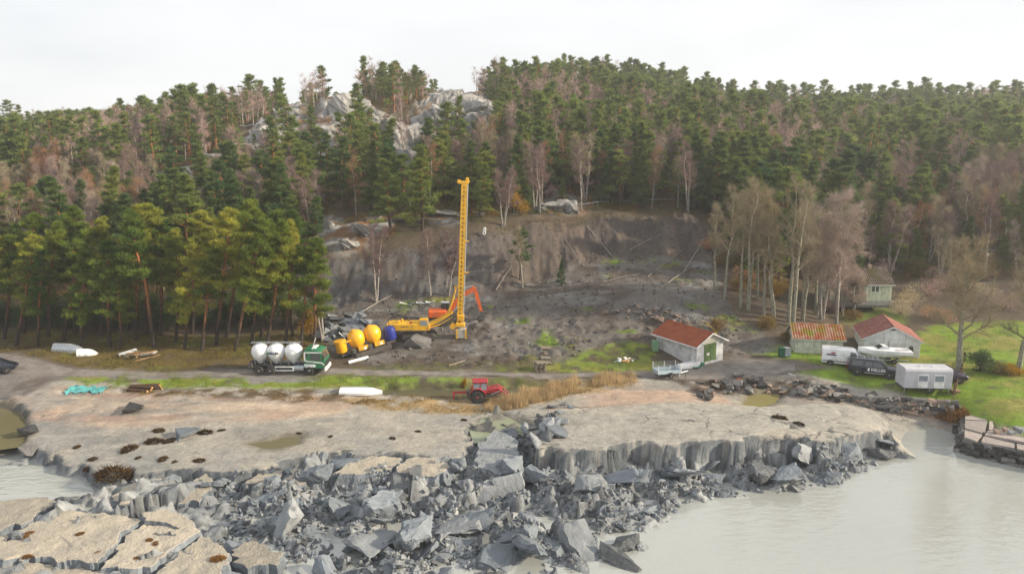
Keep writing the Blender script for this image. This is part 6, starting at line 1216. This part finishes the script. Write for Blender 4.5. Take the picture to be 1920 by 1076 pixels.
# cottage in the trees
a, b = U(1556,563,6.2), U(1660,562,6.2); d = b-a
Ct = thing('cottage', 'pale green wooden cottage with lichen grey roof among bare trees', 'cottage', (a[0], a[1], 6.2), math.atan2(d[1], d[0])-R(90)-R(4))
gable(Ct, 5., 8.4, 2.45, 1.75, .3, PALEG, RG_, 24, 9, .0, WBOARD, .045, .3); shift(Ct, -2.5)
for y in (1.2, 6.1):
    fr = MB().box((.06,y,1.65), (.08,1.15,.95)).build('window', WBOARD, Ct)
    for s in (-1, 1): panel('pane', [(.102,y+s*.27-.2,1.27),(.102,y+s*.27+.2,1.27),(.102,y+s*.27+.2,2.05),(.102,y+s*.27-.2,2.05)], GL, fr, .01, (1,0,0))
MB().box((.6,3.6,.55), (1.2,1.9,1.1)).build('porch_base', WOOD, Ct); MB().prism([(2.5,2.2),(4.7,2.2),(3.6,2.95)], .05, 1.3, 'X').build('porch_roof', RG_, Ct)
for y in (2.75, 4.45): MB().tube([(1.15,y,.4),(1.15,y,2.2)], .06, 5).build('porch_post', WBOARD, Ct)
panel('door', [(.06,3.2,.25),(.06,4.0,.25),(.06,4.0,2.1),(.06,3.2,2.1)], mat('teal_door', (.16,.30,.30), .6), Ct, .03, (1,0,0))
lt = MB()
for k in range(34):
    y = .1+k*.25
    for s in (-1, 1): lt.add([(.03,y-.02,-.65),(.03,y+.02,-.65),(.03,y+.02+s*.6,0),(.03,y-.02+s*.6,0),(.05,y-.02,-.65),(.05,y+.02,-.65),(.05,y+.02+s*.6,0),(.05,y-.02+s*.6,0)], [(0,1,2,3),(4,7,6,5),(0,4,5,1),(2,6,7,3),(1,5,6,2),(0,3,7,4)])
lt.build('lattice_skirt', WBOARD, Ct); MB().box((-2.5,4.2,-.5), (4.8,8.2,1.0)).build('foundation', STONE, Ct); MB().box((-2.5,6.2,4.25), (.5,.5,.9)).build('chimney', STONE_R, Ct)
# ------------------------------------------------------------------ small things
def bin_(px, py, m, lb, w=.6, h=1.1, rz=0.):
    q = place(px, py); T_ = thing('wheelie_bin', lb, 'bin', q, rz); MB().add([(x*w*.42*(1 if z == 0 else 1.18), y*w*.45*(1 if z == 0 else 1.18), z) for z in (.05,h*.9) for x, y in ((-1,-1),(1,-1),(1,1),(-1,1))], [(0,1,2,3),(4,5,6,7),(0,1,5,4),(1,2,6,5),(2,3,7,6),(3,0,4,7)]).build('body', m, T_, False, .03)
    MB().box((0,0,h*.94), (w*1.06,w*1.12,.07), (0,R(5),0), .02).build('lid', m, T_); MB().lathe([(.1,-w*.4),(.1,w*.4)], (-w*.4,0,.1), 10, 'Y').build('wheel', BLACK, T_)
BG = mat('green_bin_plastic', (.012,.10,.05), .55); bin_(1228, 658, mat('pale_green_tank', (.16,.30,.17), .6), 'pale green bin on the grass left of the boathouse', .75, 1.3); bin_(1466, 668, BG, 'dark green bin near the mossy-roofed shed', .7, 1.1); bin_(1475, 668, mat('grey_bin_plastic', (.22,.26,.28), .55), 'grey bin right beside the dark green bin', .7, 1.1)
q = place(678, 737); bo = hullm(4.4, 1.7, .62); bo.v = [(x, y, .72-z) for x, y, z in bo.v]; T_ = thing('rowing_boat', 'white rowing boat lying upside down on the beach grass', 'boat', (q[0], q[1], q[2]+.02), R(0)); bo.build('hull', WHITE_T, T_, R(40)); MB().tube([(-2.1,0,.64),(1.2,0,.64)], .04, 4).build('keel', GALV, T_)
q = place(125, 661); bo = hullm(4.2, 1.6, .7); T_ = thing('rowing_boat', 'grey clinker boat tipped on its side between grove trunks', 'boat', (q[0], q[1], q[2]+.35), R(-8)); T_.rotation_euler = (R(-112), 0, R(-8)); bo.build('hull', GALV, T_); 
for k in range(5):
    m = MB()
    for s in (-1, 1): m.tube([(-2.1, s*(.62+.03*k), .15+.12*k), (0, s*(.70+.03*k), .15+.12*k), (1.5, s*(.30+.02*k), .3+.12*k)], .02, 4)
    m.build('strake', WHITE, T_)
q = place(162, 668); bo = hullm(2.2, 1.2, .5); T_ = thing('dinghy', 'small white dinghy lying on its side beside a pine trunk', 'boat', (q[0], q[1], q[2]+.3), R(10)); T_.rotation_euler = (R(-105), 0, R(12)); bo.build('hull', WHITE_T, T_, R(40)); panel('seat', [(-.4,-.5,.42),(0,-.5,.42),(0,.5,.42),(-.4,.5,.42)], WOOD, T_, .03)
# timber heap in the grove
def planks(px, py, n, spread, lb, name, m=None, rz=None, ln=(1.5,3.2), cat='planks', layers=.07):
    q = place(px, py); T_ = thing(name, lb, cat, q)
    for k in range(n):
        L_ = rnd.uniform(*ln); MB().box((0,0,0), (L_, rnd.uniform(.1,.18), .035)).build('plank', m or rnd.choice([WOOD, FRESH, FRESH]), T_, loc=(rnd.gauss(0, spread), rnd.gauss(0, spread*.35), .04+layers*k*.6+.02), rot=(rnd.gauss(0, .06), rnd.gauss(0, .04), (rnd.gauss(.1, .5) if rz is None else rz+rnd.gauss(0, .12))))
    return T_
planks(265, 669, 14, .9, 'heap of broken yellow planks under the grove pines', 'timber_heap', cat='timber')
for px, py, rz, lb in [(240,664,.6,'white board leaning on the timber heap'),(278,667,-.1,'white panel lying across the timber heap')]:
    q = place(px, py); o = MB().box((0,0,0), (2.0,.7,.05)).build('panel_board', WHITE, None, loc=(q[0], q[1], q[2]+.28), rot=(R(8), R(-10), rz)); tag(o, lb, 'board')
planks(1180, 706, 9, .35, 'loose weathered planks on the grass by the mesh trailer', 'plank_heap', WOOD, -.7, (1.4,2.6))
for px, py, n, lb in [(1013,694,7,'stack of grey pallets at the track verge'),(1022,668,4,'row of grey pallets laid over the mud')]:
    for k in range(n):
        dx, dy = ((rnd.gauss(0,.06), rnd.gauss(0,.05)) if n == 7 else (.05*k, 1.15*(k-1.5))); q = place(px, py); z0 = q[2]+(.145*k if n == 7 else 0)
        if n != 7: z0 = hz(q[0]+dx, q[1]+dy)
        T_ = thing('pallet', lb if k else lb+', lowest one', 'pallet', (q[0]+dx, q[1]+dy, z0), R(8)+rnd.gauss(0, .12), 'pallets')
        T_['label'] = lb
        for j in range(6): MB().box((0,-.5+.2*j,.125), (1.2,.12,.022)).build('board', WOOD, T_)
        for x in (-.5,0,.5): MB().box((x,0,.06), (.1,1.1,.10)).build('bearer', WOOD, T_)
    
for px, py, L_, rz, lb, m, r in [(672,677,2.4,R(32),'white plastic pipe lying on the churned mud','W',.19),(857,683,2.2,R(38),'broken timber post lying on the grass verge','T',.09),(1625-140,703,.9,R(-60),'short white stake at the corner of the gravel yard','W',.05),(1392,714,1.1,R(-12),'orange pole on the stony bank','O',.06)]:
    q = place(px, py); d = Vector((math.cos(rz), math.sin(rz), 0))*L_/2; a_, b_ = Vector(q)-d, Vector(q)+d
    o = MB().tube([(-d.x,-d.y,hz(a_.x,a_.y)-q[2]+r*.9), (d.x,d.y,hz(b_.x,b_.y)-q[2]+r*.9)], r, 10).build('pipe' if m == 'W' else 'pole', {'W': WHITE, 'T': WOOD, 'O': ORANGE}[m], None, R(40), loc=q); tag(o, lb, 'pipe' if m == 'W' else 'pole')
# felled logs and the teal tarpaulin on the beach
LOGB = bark_mat('log_bark', (.10,.06,.04), (.12,.07,.045), 0, 1); CUT = mat('cut_wood', (.62,.33,.14), .8, (.48,.22,.08), 6.)
for k, (px, py, L_, r, rz, dz) in enumerate([(262,732,2.6,.15,-8,0),(268,729,2.8,.14,-6,0),(258,735,2.4,.16,-12,0),(265,732,2.6,.14,-9,.24),(283,727,2.0,.13,4,0),(290,730,1.6,.12,-3,0),(272,724,3.0,.12,2,0),(280,723,2.2,.11,14,0)]):
    q = place(px, py); T_ = thing('log', 'felled pine log with orange cut end on the upper beach', 'log', (q[0], q[1], q[2]+r*.9+dz), R(rz), 'felled logs'); MB().tube([(-L_/2,0,0),(0,.04,.01),(L_/2,0,0)], [r*1.1,r,r*.92], 10).build('bark', LOGB, T_, R(40))
    for s in (-1, 1): MB().lathe([(r*.88,s*L_/2+s*.002),(r*.86,s*L_/2+s*.02),(.001,s*L_/2+s*.021)], (0,0,0), 10, 'X').build('cut_end', CUT, T_)
q = place(165, 731); n = 22; vs = []; g = np.random.default_rng(3)
for j in range(n):
    for i in range(n*2):
        x, y = (i/(2*n-1)-.5)*3.9, (j/(n-1)-.5)*1.5; e = 1+.25*math.sin(i*.6)+.2*math.cos(j*.8); vs.append((x, y*e, 0))
va = np.array(vs); va[:, 2] = hzv(va[:, 0]+q[0], va[:, 1]+q[1])-q[2]+.10+.28*np.maximum(0, fbm(va[:, 0]*1.6, va[:, 1]*2.2, 9, 3)+.15); k2 = 2*n
o = link('tarpaulin', np_mesh('tarpaulin', va, [(j*k2+i, j*k2+i+1, (j+1)*k2+i+1, (j+1)*k2+i) for j in range(n-1) for i in range(k2-1)], True), mat('teal_tarpaulin', (.10,.38,.37), .5, (.06,.27,.27), 2.), None, q); tag(o, 'crumpled teal tarpaulin spread on the upper beach', 'tarpaulin')
# debris on the green slope, hoses, tapes, fence, lamp
q = place(1172, 676); T_ = thing('debris_heap', 'small heap of pale rubbish on the green slope left of the boathouse', 'debris', q)
for k in range(16): MB().box((0,0,0), (rnd.uniform(.2,.7), rnd.uniform(.15,.4), rnd.uniform(.04,.2))).build('scrap', rnd.choice([WHITE, WOOD, STONE_R, GALV, FRESH]), T_, loc=(rnd.gauss(0,.6), rnd.gauss(0,.4), .1+rnd.uniform(0,.15)), rot=(rnd.gauss(0,.4), rnd.gauss(0,.4), rnd.uniform(0,6)))
q = place(783, 571); T_ = thing('debris_heap', 'white broken boards on the mossy patch at the scar foot', 'debris', q)
for k in range(14): MB().box((0,0,0), (rnd.uniform(.4,1.3), rnd.uniform(.12,.3), .05)).build('scrap', rnd.choice([WHITE, GALV, WHITE]), T_, loc=(rnd.gauss(0,1.1), rnd.gauss(0,.4), .15+rnd.uniform(0,.15)), rot=(rnd.gauss(0,.3), rnd.gauss(0,.25), rnd.gauss(.3,.5)))
q = place(908, 440); T_ = thing('white_marker', 'white figure-eight shaped marker hanging at the lip of the scar', 'marker', (q[0], q[1]-.25, q[2]-.1)); MB().tube([(.35*math.sin(a)*.55, 0, .42+.26*math.cos(a)) for a in np.linspace(0, 6.28, 13)], .09, 6).build('lower_loop', WHITE, T_); MB().tube([(.08+.22*math.sin(a)*.7, 0, .95+.24*math.cos(a)) for a in np.linspace(0, 6.28, 13)], .09, 6).build('upper_loop', WHITE, T_)
def line(name, pts, r, m, lb, cat, off=.8, sag=0., posts=0):
    Q = [P(a, b) for a, b in pts]; path = []
    for i in range(len(Q)-1):
        for t in np.linspace(0, 1, 5)[:-1]: p = Q[i]+(Q[i+1]-Q[i])*t; path.append((p[0], p[1], max(p[2], hz(p[0], p[1]))+off-sag*math.sin(math.pi*t)))
    path.append((Q[-1][0], Q[-1][1], hz(Q[-1][0], Q[-1][1])+off)); o0 = path[0]
    T_ = thing(name, lb, cat, (o0[0], o0[1], o0[2]-off)); loc = [(a-o0[0], b-o0[1], c-o0[2]+off) for a, b, c in path]
    MB().tube(loc, r, 5).build('tape' if posts else 'hose', m, T_)
    for k in range(0, len(loc), 4) if posts else []: a, b, c = loc[k]; MB().tube([(a,b,c-off-.2),(a,b,c+.1)], .035, 5).build('post', WOOD, T_)
TAPE = mat('pale_blue_tape', (.42,.46,.58), .5)
line('barrier_tape', [(1085,392),(1120,388),(1150,384),(1210,385),(1260,381),(1290,382),(1330,388)], .045, TAPE, 'pale blue barrier tape along the top of the scar', 'tape', .9, .12, 1)
line('barrier_tape', [(445,245),(480,240),(530,228),(560,230),(600,232)], .06, TAPE, 'pale barrier tape over the rocky ridge', 'tape', .8, .1, 1)
line('barrier_tape', [(1745,470),(1800,478),(1850,482),(1930,485)], .04, TAPE, 'pale tape across the wooded slope behind the lamp post', 'tape', 1.2, .15, 1)
line('hose', [(1322,606),(1330,612),(1340,622),(1343,626),(1338,628)], .06, mat('yellow_hose', (.75,.52,.03), .5), 'yellow hose curling over soil above the boathouse', 'hose', .12)
q = place(1847, 520); T_ = thing('lamp_post', 'grey lamp post standing at the wood edge above the lawn', 'lamp post', q); MB().tube([(0,0,-.2),(0,0,3.2)], [.07,.05], 8).build('pole', GALV, T_); MB().lathe([(.08,3.2),(.2,3.35),(.22,3.6),(.05,3.75),(.001,3.78)], (0,0,0), 12).build('lamp_head', WHITE, T_)
fp_ = [U(1807,680,3.3), U(1801,708,3.0), U(1790,728,2.8), U(1786,756,2.5)]; T_ = thing('fence', 'low dark wooden fence running down to the stone wall', 'fence', (*fp_[-1][:2], hz(*fp_[-1][:2]))); o0 = np.array([*fp_[-1][:2], hz(*fp_[-1][:2])])
for i, p in enumerate(fp_):
    z = hz(p[0], p[1]); l0 = (p[0]-o0[0], p[1]-o0[1], z-o0[2]); MB().box((l0[0],l0[1],l0[2]+.5), (.16,.16,1.3)).build('post', LOGB, T_)
    if i: 
        pz = hz(*fp_[i-1][:2]); k0 = (fp_[i-1][0]-o0[0], fp_[i-1][1]-o0[1], pz-o0[2])
        for h_ in (.45,.85): MB().tube([(k0[0],k0[1],k0[2]+h_),(l0[0],l0[1],l0[2]+h_)], .05, 4).build('rail', LOGB, T_)
# ------------------------------------------------------------------ hero trees
def bare_tree(px, py, H, lb, twig, bark, seed, cat='tree', group=None, tilt=(0,0), **k):
    q = place(px, py); (tv, tf), (v, f) = bare(seed, H, **k); T_ = thing('bare_tree' if bark is GREY_BARK else 'birch_tree', lb, cat, (q[0], q[1], q[2]-.1), 0, group); T_.rotation_euler = (tilt[0], tilt[1], 0)
    link('trunk', np_mesh('trunk', tv, tf, True), bark, T_); link('crown', np_mesh('crown', v, f), twig, T_); return T_
kw = dict(nl=13, ns=7, ntw=18, up=1.3, base=.40, spread=.17, tl=.7, tw=.02, rbase=.013)
for i, (px, py, H) in enumerate([(1358,560,14.5),(1403,580,17.5),(1388,575,15),(1432,590,15.5),(1452,598,16),(1478,604,18),(1487,612,18),(1505,600,15),(1340,545,12),(1420,560,14),(1530,590,14)]):
    k = dict(kw); k['stems'] = 1+(i % 3 == 1); bare_tree(px, py, H, ('twin-stemmed' if i % 3 == 1 else 'single-stemmed')+(' very tall' if H > 16.4 else ' tall' if H > 14.4 else ' lower')+' bare tree with lichen-grey bark right of the scar', TWIG['buff'], GREY_BARK, 900+i, group='tall bare trees right of the scar', tilt=(0, R(rnd.uniform(-3, 3))), **k)
bare_tree(1568, 610, 17, 'great pale pinkish birch rising behind the mossy-roofed shed', TWIG['pale'], BIRCH_BARK, 930, nl=22, ns=10, ntw=26, up=.75, base=.30, spread=.27, tl=.9, tw=.02, droop=.25, rbase=.012, sub=2)
bare_tree(1540, 600, 15, 'pinkish multi-stemmed birch left of the great pale birch', TWIG['pale'], BIRCH_BARK, 931, stems=3, nl=13, ns=7, ntw=20, up=1., base=.3, spread=.2, tl=.9, tw=.02, droop=.2)
for px, py, H, sd in ((1580,592,8.5,934),(1600,590,6.5,935)): bare_tree(px, py, H, 'small pinkish birch in front of the cottage', TWIG['pale'], BIRCH_BARK, sd, group='birches before the cottage', nl=13, ns=6, ntw=16, up=1., base=.25, spread=.22, tl=.7, tw=.02, droop=.15, stems=2)
bare_tree(1797, 695, 13.2, 'broad bare lichen-covered tree on the lawn beside the dark car', TWIG['buff'], GREY_BARK, 940, nl=20, ns=10, ntw=22, up=.75, base=.26, spread=.36, tl=.8, tw=.022, rbase=.022, droop=.05)
bare_tree(1908, 700, 11.5, 'broad bare tree at the right end of the lawn', TWIG['buff'], GREY_BARK, 941, nl=18, ns=9, ntw=20, up=.8, base=.3, spread=.34, tl=.8, tw=.022, rbase=.022, tilt=(0, R(6)))
for i, (px, py, H, tw, tl_, lb, k) in enumerate([(807,556,9.5,'mauve',-4,'white-stemmed birch standing before the grey scar wall',dict(stems=1)),(705,568,11,'mauve',3,'slender birch at the left foot of the scar',dict(stems=2)),(838,555,9,'mauve',1,'cluster of thin white birch stems close behind the mast',dict(stems=3)),(606,640,11,'mauve',-2,'white birch between grove and scar',dict(stems=2)),(980,540,8.5,'buff',-3,'leaning thin pine-like tree at the scar foot',dict(stems=1)),
      (668,405,10,'rust',-3,'rust-tinted birch on the rocky slope above the scar',dict(stems=1)),(805,398,11.5,'rust',4,'tall rust-tinted birch with white trunk above the scar wall',dict(stems=1)),(390,395,9,'buff',3,'buff leafless tree above the roadside grove',dict(stems=1)),(435,395,9,'buff',2,'second buff leafless tree above the roadside grove',dict(stems=1)),(170,410,9,'rust',-4,'forked pinkish birch above the left grove',dict(stems=2)),(945,425,9,'mauve',1,'twin thin birches at the lip of the scar',dict(stems=3)),(1090,395,11,'mauve',-3,'birch at the top edge of the scar',dict(stems=1)),(1160,385,12,'mauve',2,'second birch at the top edge of the scar',dict(stems=2)),(1200,380,12,'mauve',0,'third thin birch behind the barrier tape',dict(stems=1)),(1290,400,12,'mauve',-4,'birch where scar and right slope meet',dict(stems=2)),(1015,385,11,'rust',3,'rusty birch above the middle of the scar',dict(stems=1))]):
    bare_tree(px, py, H, lb, TWIG[tw], BIRCH_BARK, 960+i, tilt=(0, R(tl_)), **dict(dict(nl=12, ns=6, ntw=14, up=1.1, base=.35, spread=.19, tl=.6, droop=.1), **k))
# small upright pine and yellow bush in the slide
for px, py, H, lb, pr in [(1052,535,4.,'lone small pine standing in the slide debris',PR_HILL[3]),(975,525,8.,'thin grey-green pine rooted at the scar foot',PR_HILL[4])]:
    q = place(px, py); place_tree('pine_tree', pr, (PINE_BARK, NEEDLE_D), (q[0], q[1], q[2]-.1), H, 0, lb, 'tree', None)
def shrub(px, py, r, h, m, lb, seed, n=1600, name='shrub', cat='shrub', group=None, ln=.22, wd=.09):
    q = place(px, py); g = np.random.default_rng(seed); T_ = thing(name, lb, cat, (q[0], q[1], q[2]-.05), 0, group); nb = 12; cs = g.normal(size=(nb, 3))*np.array([.42*r,.42*r,.22*h])+np.array([0,0,.55*h]); st = []
    for c in cs: st.append(tube_np([np.zeros(3), c*np.array([.5,.5,.6]), c], [.035,.022,.008], 4))
    k = n//nb; u = g.normal(size=(nb*k, 3)); u /= np.linalg.norm(u, axis=1, keepdims=True); p0 = np.repeat(cs, k, 0)+u*g.random((nb*k, 1))**.4*np.array([.5*r,.5*r,.28*h])
    p0[:, 2] = np.maximum(p0[:, 2], .05); v, f = blades(p0, u+np.array([0,0,.5])+g.normal(size=u.shape)*.5, ln*g.uniform(.6,1.4,len(p0)), wd, g); tv, tf = join(st)
    link('stem', np_mesh('stem', tv, tf), LOGB, T_); link('foliage', np_mesh('foliage', v, f, False, np.repeat(np.clip(.5+g.normal(size=len(p0))*.2, 0, 1), 3)), m, T_); return T_
shrub(1838, 694, 1.2, 2.3, NEEDLE_D, 'round dark green juniper bush on the lawn', 50, 2400); shrub(975, 405, 1.5, 4.2, LEAF_Y, 'orange-yellow leaved young tree above the scar', 51, 1500); shrub(582, 632, 1.2, 2.6, LEAF_Y, 'yellow bush behind the silo truck cab', 52, 1200); shrub(870, 728, .25, 1.0, LEAF_Y, 'tuft of yellow reeds behind the tractor arm', 53, 300); shrub(1345, 622, .9, 1.5, DRY, 'yellowing bush on the torn bank above the boathouse', 54, 900)
for i, (px, py, r, h, m) in enumerate([(1870,700,1.,.9,DRY),(1895,700,1.1,.8,LEAF_Y),(1700,570,2.2,2.2,TWIG['buff']),(1740,560,2.4,2.6,TWIG['mauve']),(1690,590,2.,1.8,TWIG['buff']),(1780,545,2.4,2.4,TWIG['mauve']),(1830,560,2.4,2.4,TWIG['buff']),(1880,580,2.4,2.6,TWIG['mauve']),(1920,560,2.2,2.4,TWIG['mauve']),(1550,585,1.6,1.8,TWIG['mauve']),(1510,640,1.4,1.4,LEAF_Y),(1480,640,1.2,1.2,DRY),(1600,600,1.4,1.2,DRY),(1760,600,2.,1.8,TWIG['rust']),(1380,545,1.6,1.6,DRY),(1440,615,1.4,1.2,DRY),(1330,470,1.8,1.8,TWIG['rust']),(1360,500,1.8,2.,DRY),(1460,560,1.8,2.,LEAF_Y),(1400,530,1.8,2.,TWIG['rust']),(1720,520,2.2,2.4,DRY),(1650,520,2.2,2.6,TWIG['mauve']),(1820,520,2.2,2.2,DRY)]):
    shrub(px, py, r, h, m, 'bare brushy bush on the slope behind the sheds' if px > 1500 else 'tangled brown bush on the torn bank beside the scar', 60+i, 1300, group='bushes behind the sheds' if px > 1500 else 'bushes on the torn bank', ln=.45, wd=.045)
added_jun = shrub(300, 612, 1.7, 3.4, NEEDLE_D, 'added dark juniper bush darkening the back of the roadside grove', 95, 2600, group='added junipers behind the grove', ln=.3, wd=.08)  # juniper row added to give the pine grove a dark backdrop
for i in range(34):
    px = -60+i*19.5+rnd.uniform(-8, 8); q = place(px, rnd.uniform(592, 618)); o = copy_tree(added_jun); o.location = (q[0], q[1], q[2]-.1); o.rotation_euler = (0, 0, rnd.uniform(0, 6.28)); s_ = rnd.uniform(.7, 1.35); o.scale = (s_, s_, s_*rnd.uniform(.8, 1.2))
# fallen trunks in the slide
for px, py, qx, qy, r, lb in [(1100,425,1150,485,.10,'pale fallen trunk lying down the right scar slope'),(1280,515,1320,450,.09,'leaning dead trunk at the right edge of the scar'),(1215,520,1280,470,.06,'thin fallen stem across the right scar slope'),(680,585,735,555,.10,'fallen birch at the foot of the grey scar wall'),(720,560,750,575,.07,'short fallen stem near the white boards'),(930,545,960,500,.07,'broken stem against the brown scar wall'),(1180,470,1240,440,.07,'thin fallen birch near the top of the brown scar'),(1130,530,1200,515,.06,'fallen stem lying along the slide terrace'),(1240,540,1300,500,.08,'fallen trunk pointing up the right scar slope'),(1060,450,1090,500,.05,'slim dead stem sliding down the scar middle')]:
    a_, b_ = P(px, py), P(qx, qy); o = MB().tube([(0,0,.12), tuple((b_-a_)*.5+np.array([0,-.1,.25])), tuple(b_-a_+np.array([0,-.05,.15]))], [r,r*.8,r*.4], 7).build('fallen_trunk', BIRCH_BARK, None, R(40), loc=tuple(a_)); tag(o, lb, 'trunk')
# the gravel track lies a few centimetres over the earth
def ribbon(name, up_, dn, m, n=90, k=9, off=.045):
    A1, B1 = np.array([P(a, b) for a, b in up_]), np.array([P(a, b) for a, b in dn])
    def rs(Q, t): s = np.r_[0, np.cumsum(np.linalg.norm(np.diff(Q[:, :2], axis=0), axis=1))]; return np.stack([np.interp(t*s[-1], s, Q[:, c]) for c in range(2)], 1)
    t = np.linspace(0, 1, n*4); a_, b_ = rs(A1, t), rs(B1, t); u = np.linspace(0, 1, k*2)[None, :, None]; G_ = a_[:, None]*(1-u)+b_[:, None]*u
    G_[:, 0] += .35*fbm(G_[:, 0, 0]/1.5, G_[:, 0, 1]/1.5, 7, 3)[:, None]*np.array([.3, 1]); G_[:, -1] += .35*fbm(G_[:, -1, 0]/1.5, G_[:, -1, 1]/1.5, 8, 3)[:, None]*np.array([.3, 1])
    X_, Y_ = G_[..., 0], G_[..., 1]; uu = np.broadcast_to(u[..., 0], X_.shape); rut = -.03*(np.exp(-((uu-.3)/.08)**2)+np.exp(-((uu-.7)/.08)**2)); Z_ = np.max([hzv(X_+dx, Y_+dy) for dx, dy in ((0,0),(.13,.12),(-.13,.12),(.13,-.12),(-.13,-.12))], 0)+off+rut
    Z_[:, 0] -= .10; Z_[:, -1] -= .10
    N1, N2 = X_.shape; ix = np.arange(N1*N2).reshape(N1, N2); return tag(link(name, np_mesh(name, np.stack([X_, Y_, Z_], -1).reshape(-1, 3), np.stack([ix[:-1,:-1], ix[:-1,1:], ix[1:,1:], ix[1:,:-1]], -1).reshape(-1, 4), True), m), kind='structure')
GRAVEL = mat('gravel_track', (.21,.19,.175), .95, (.135,.12,.105), .8, bump=.6, bdist=.05, dirt=.5)
ribbon('gravel_track', [(-60,655),(0,662),(60,674),(130,691),(300,700),(470,692),(620,690),(800,697),(960,700),(1200,697),(1285,694)], [(-60,700),(0,697),(60,702),(130,705),(300,711),(470,707),(620,703),(800,704),(960,706),(1200,706),(1285,711)], GRAVEL)
ribbon('gravel_yard', [(1286,690),(1320,682),(1380,672),(1440,676),(1490,682)], [(1286,711),(1330,711),(1400,707),(1460,701),(1490,698)], GRAVEL, 40, 12)
# ------------------------------------------------------------------ the hazy air
hb = MB().box((0, 215, 39), (1420, 480, 86)); hme = hb.mesh('haze')
hm = bpy.data.materials.new('haze'); hm.use_nodes = True; t = hm.node_tree; t.nodes.clear()
oo = t.nodes.new('ShaderNodeOutputMaterial'); pv = t.nodes.new('ShaderNodeVolumePrincipled')
pv.inputs['Color'].default_value = (.93, .95, 1.0, 1); pv.inputs['Density'].default_value = HAZE; pv.inputs['Anisotropy'].default_value = .45
t.links.new(pv.outputs[0], oo.inputs['Volume'])
tag(link('haze', hme, hm), kind='stuff')
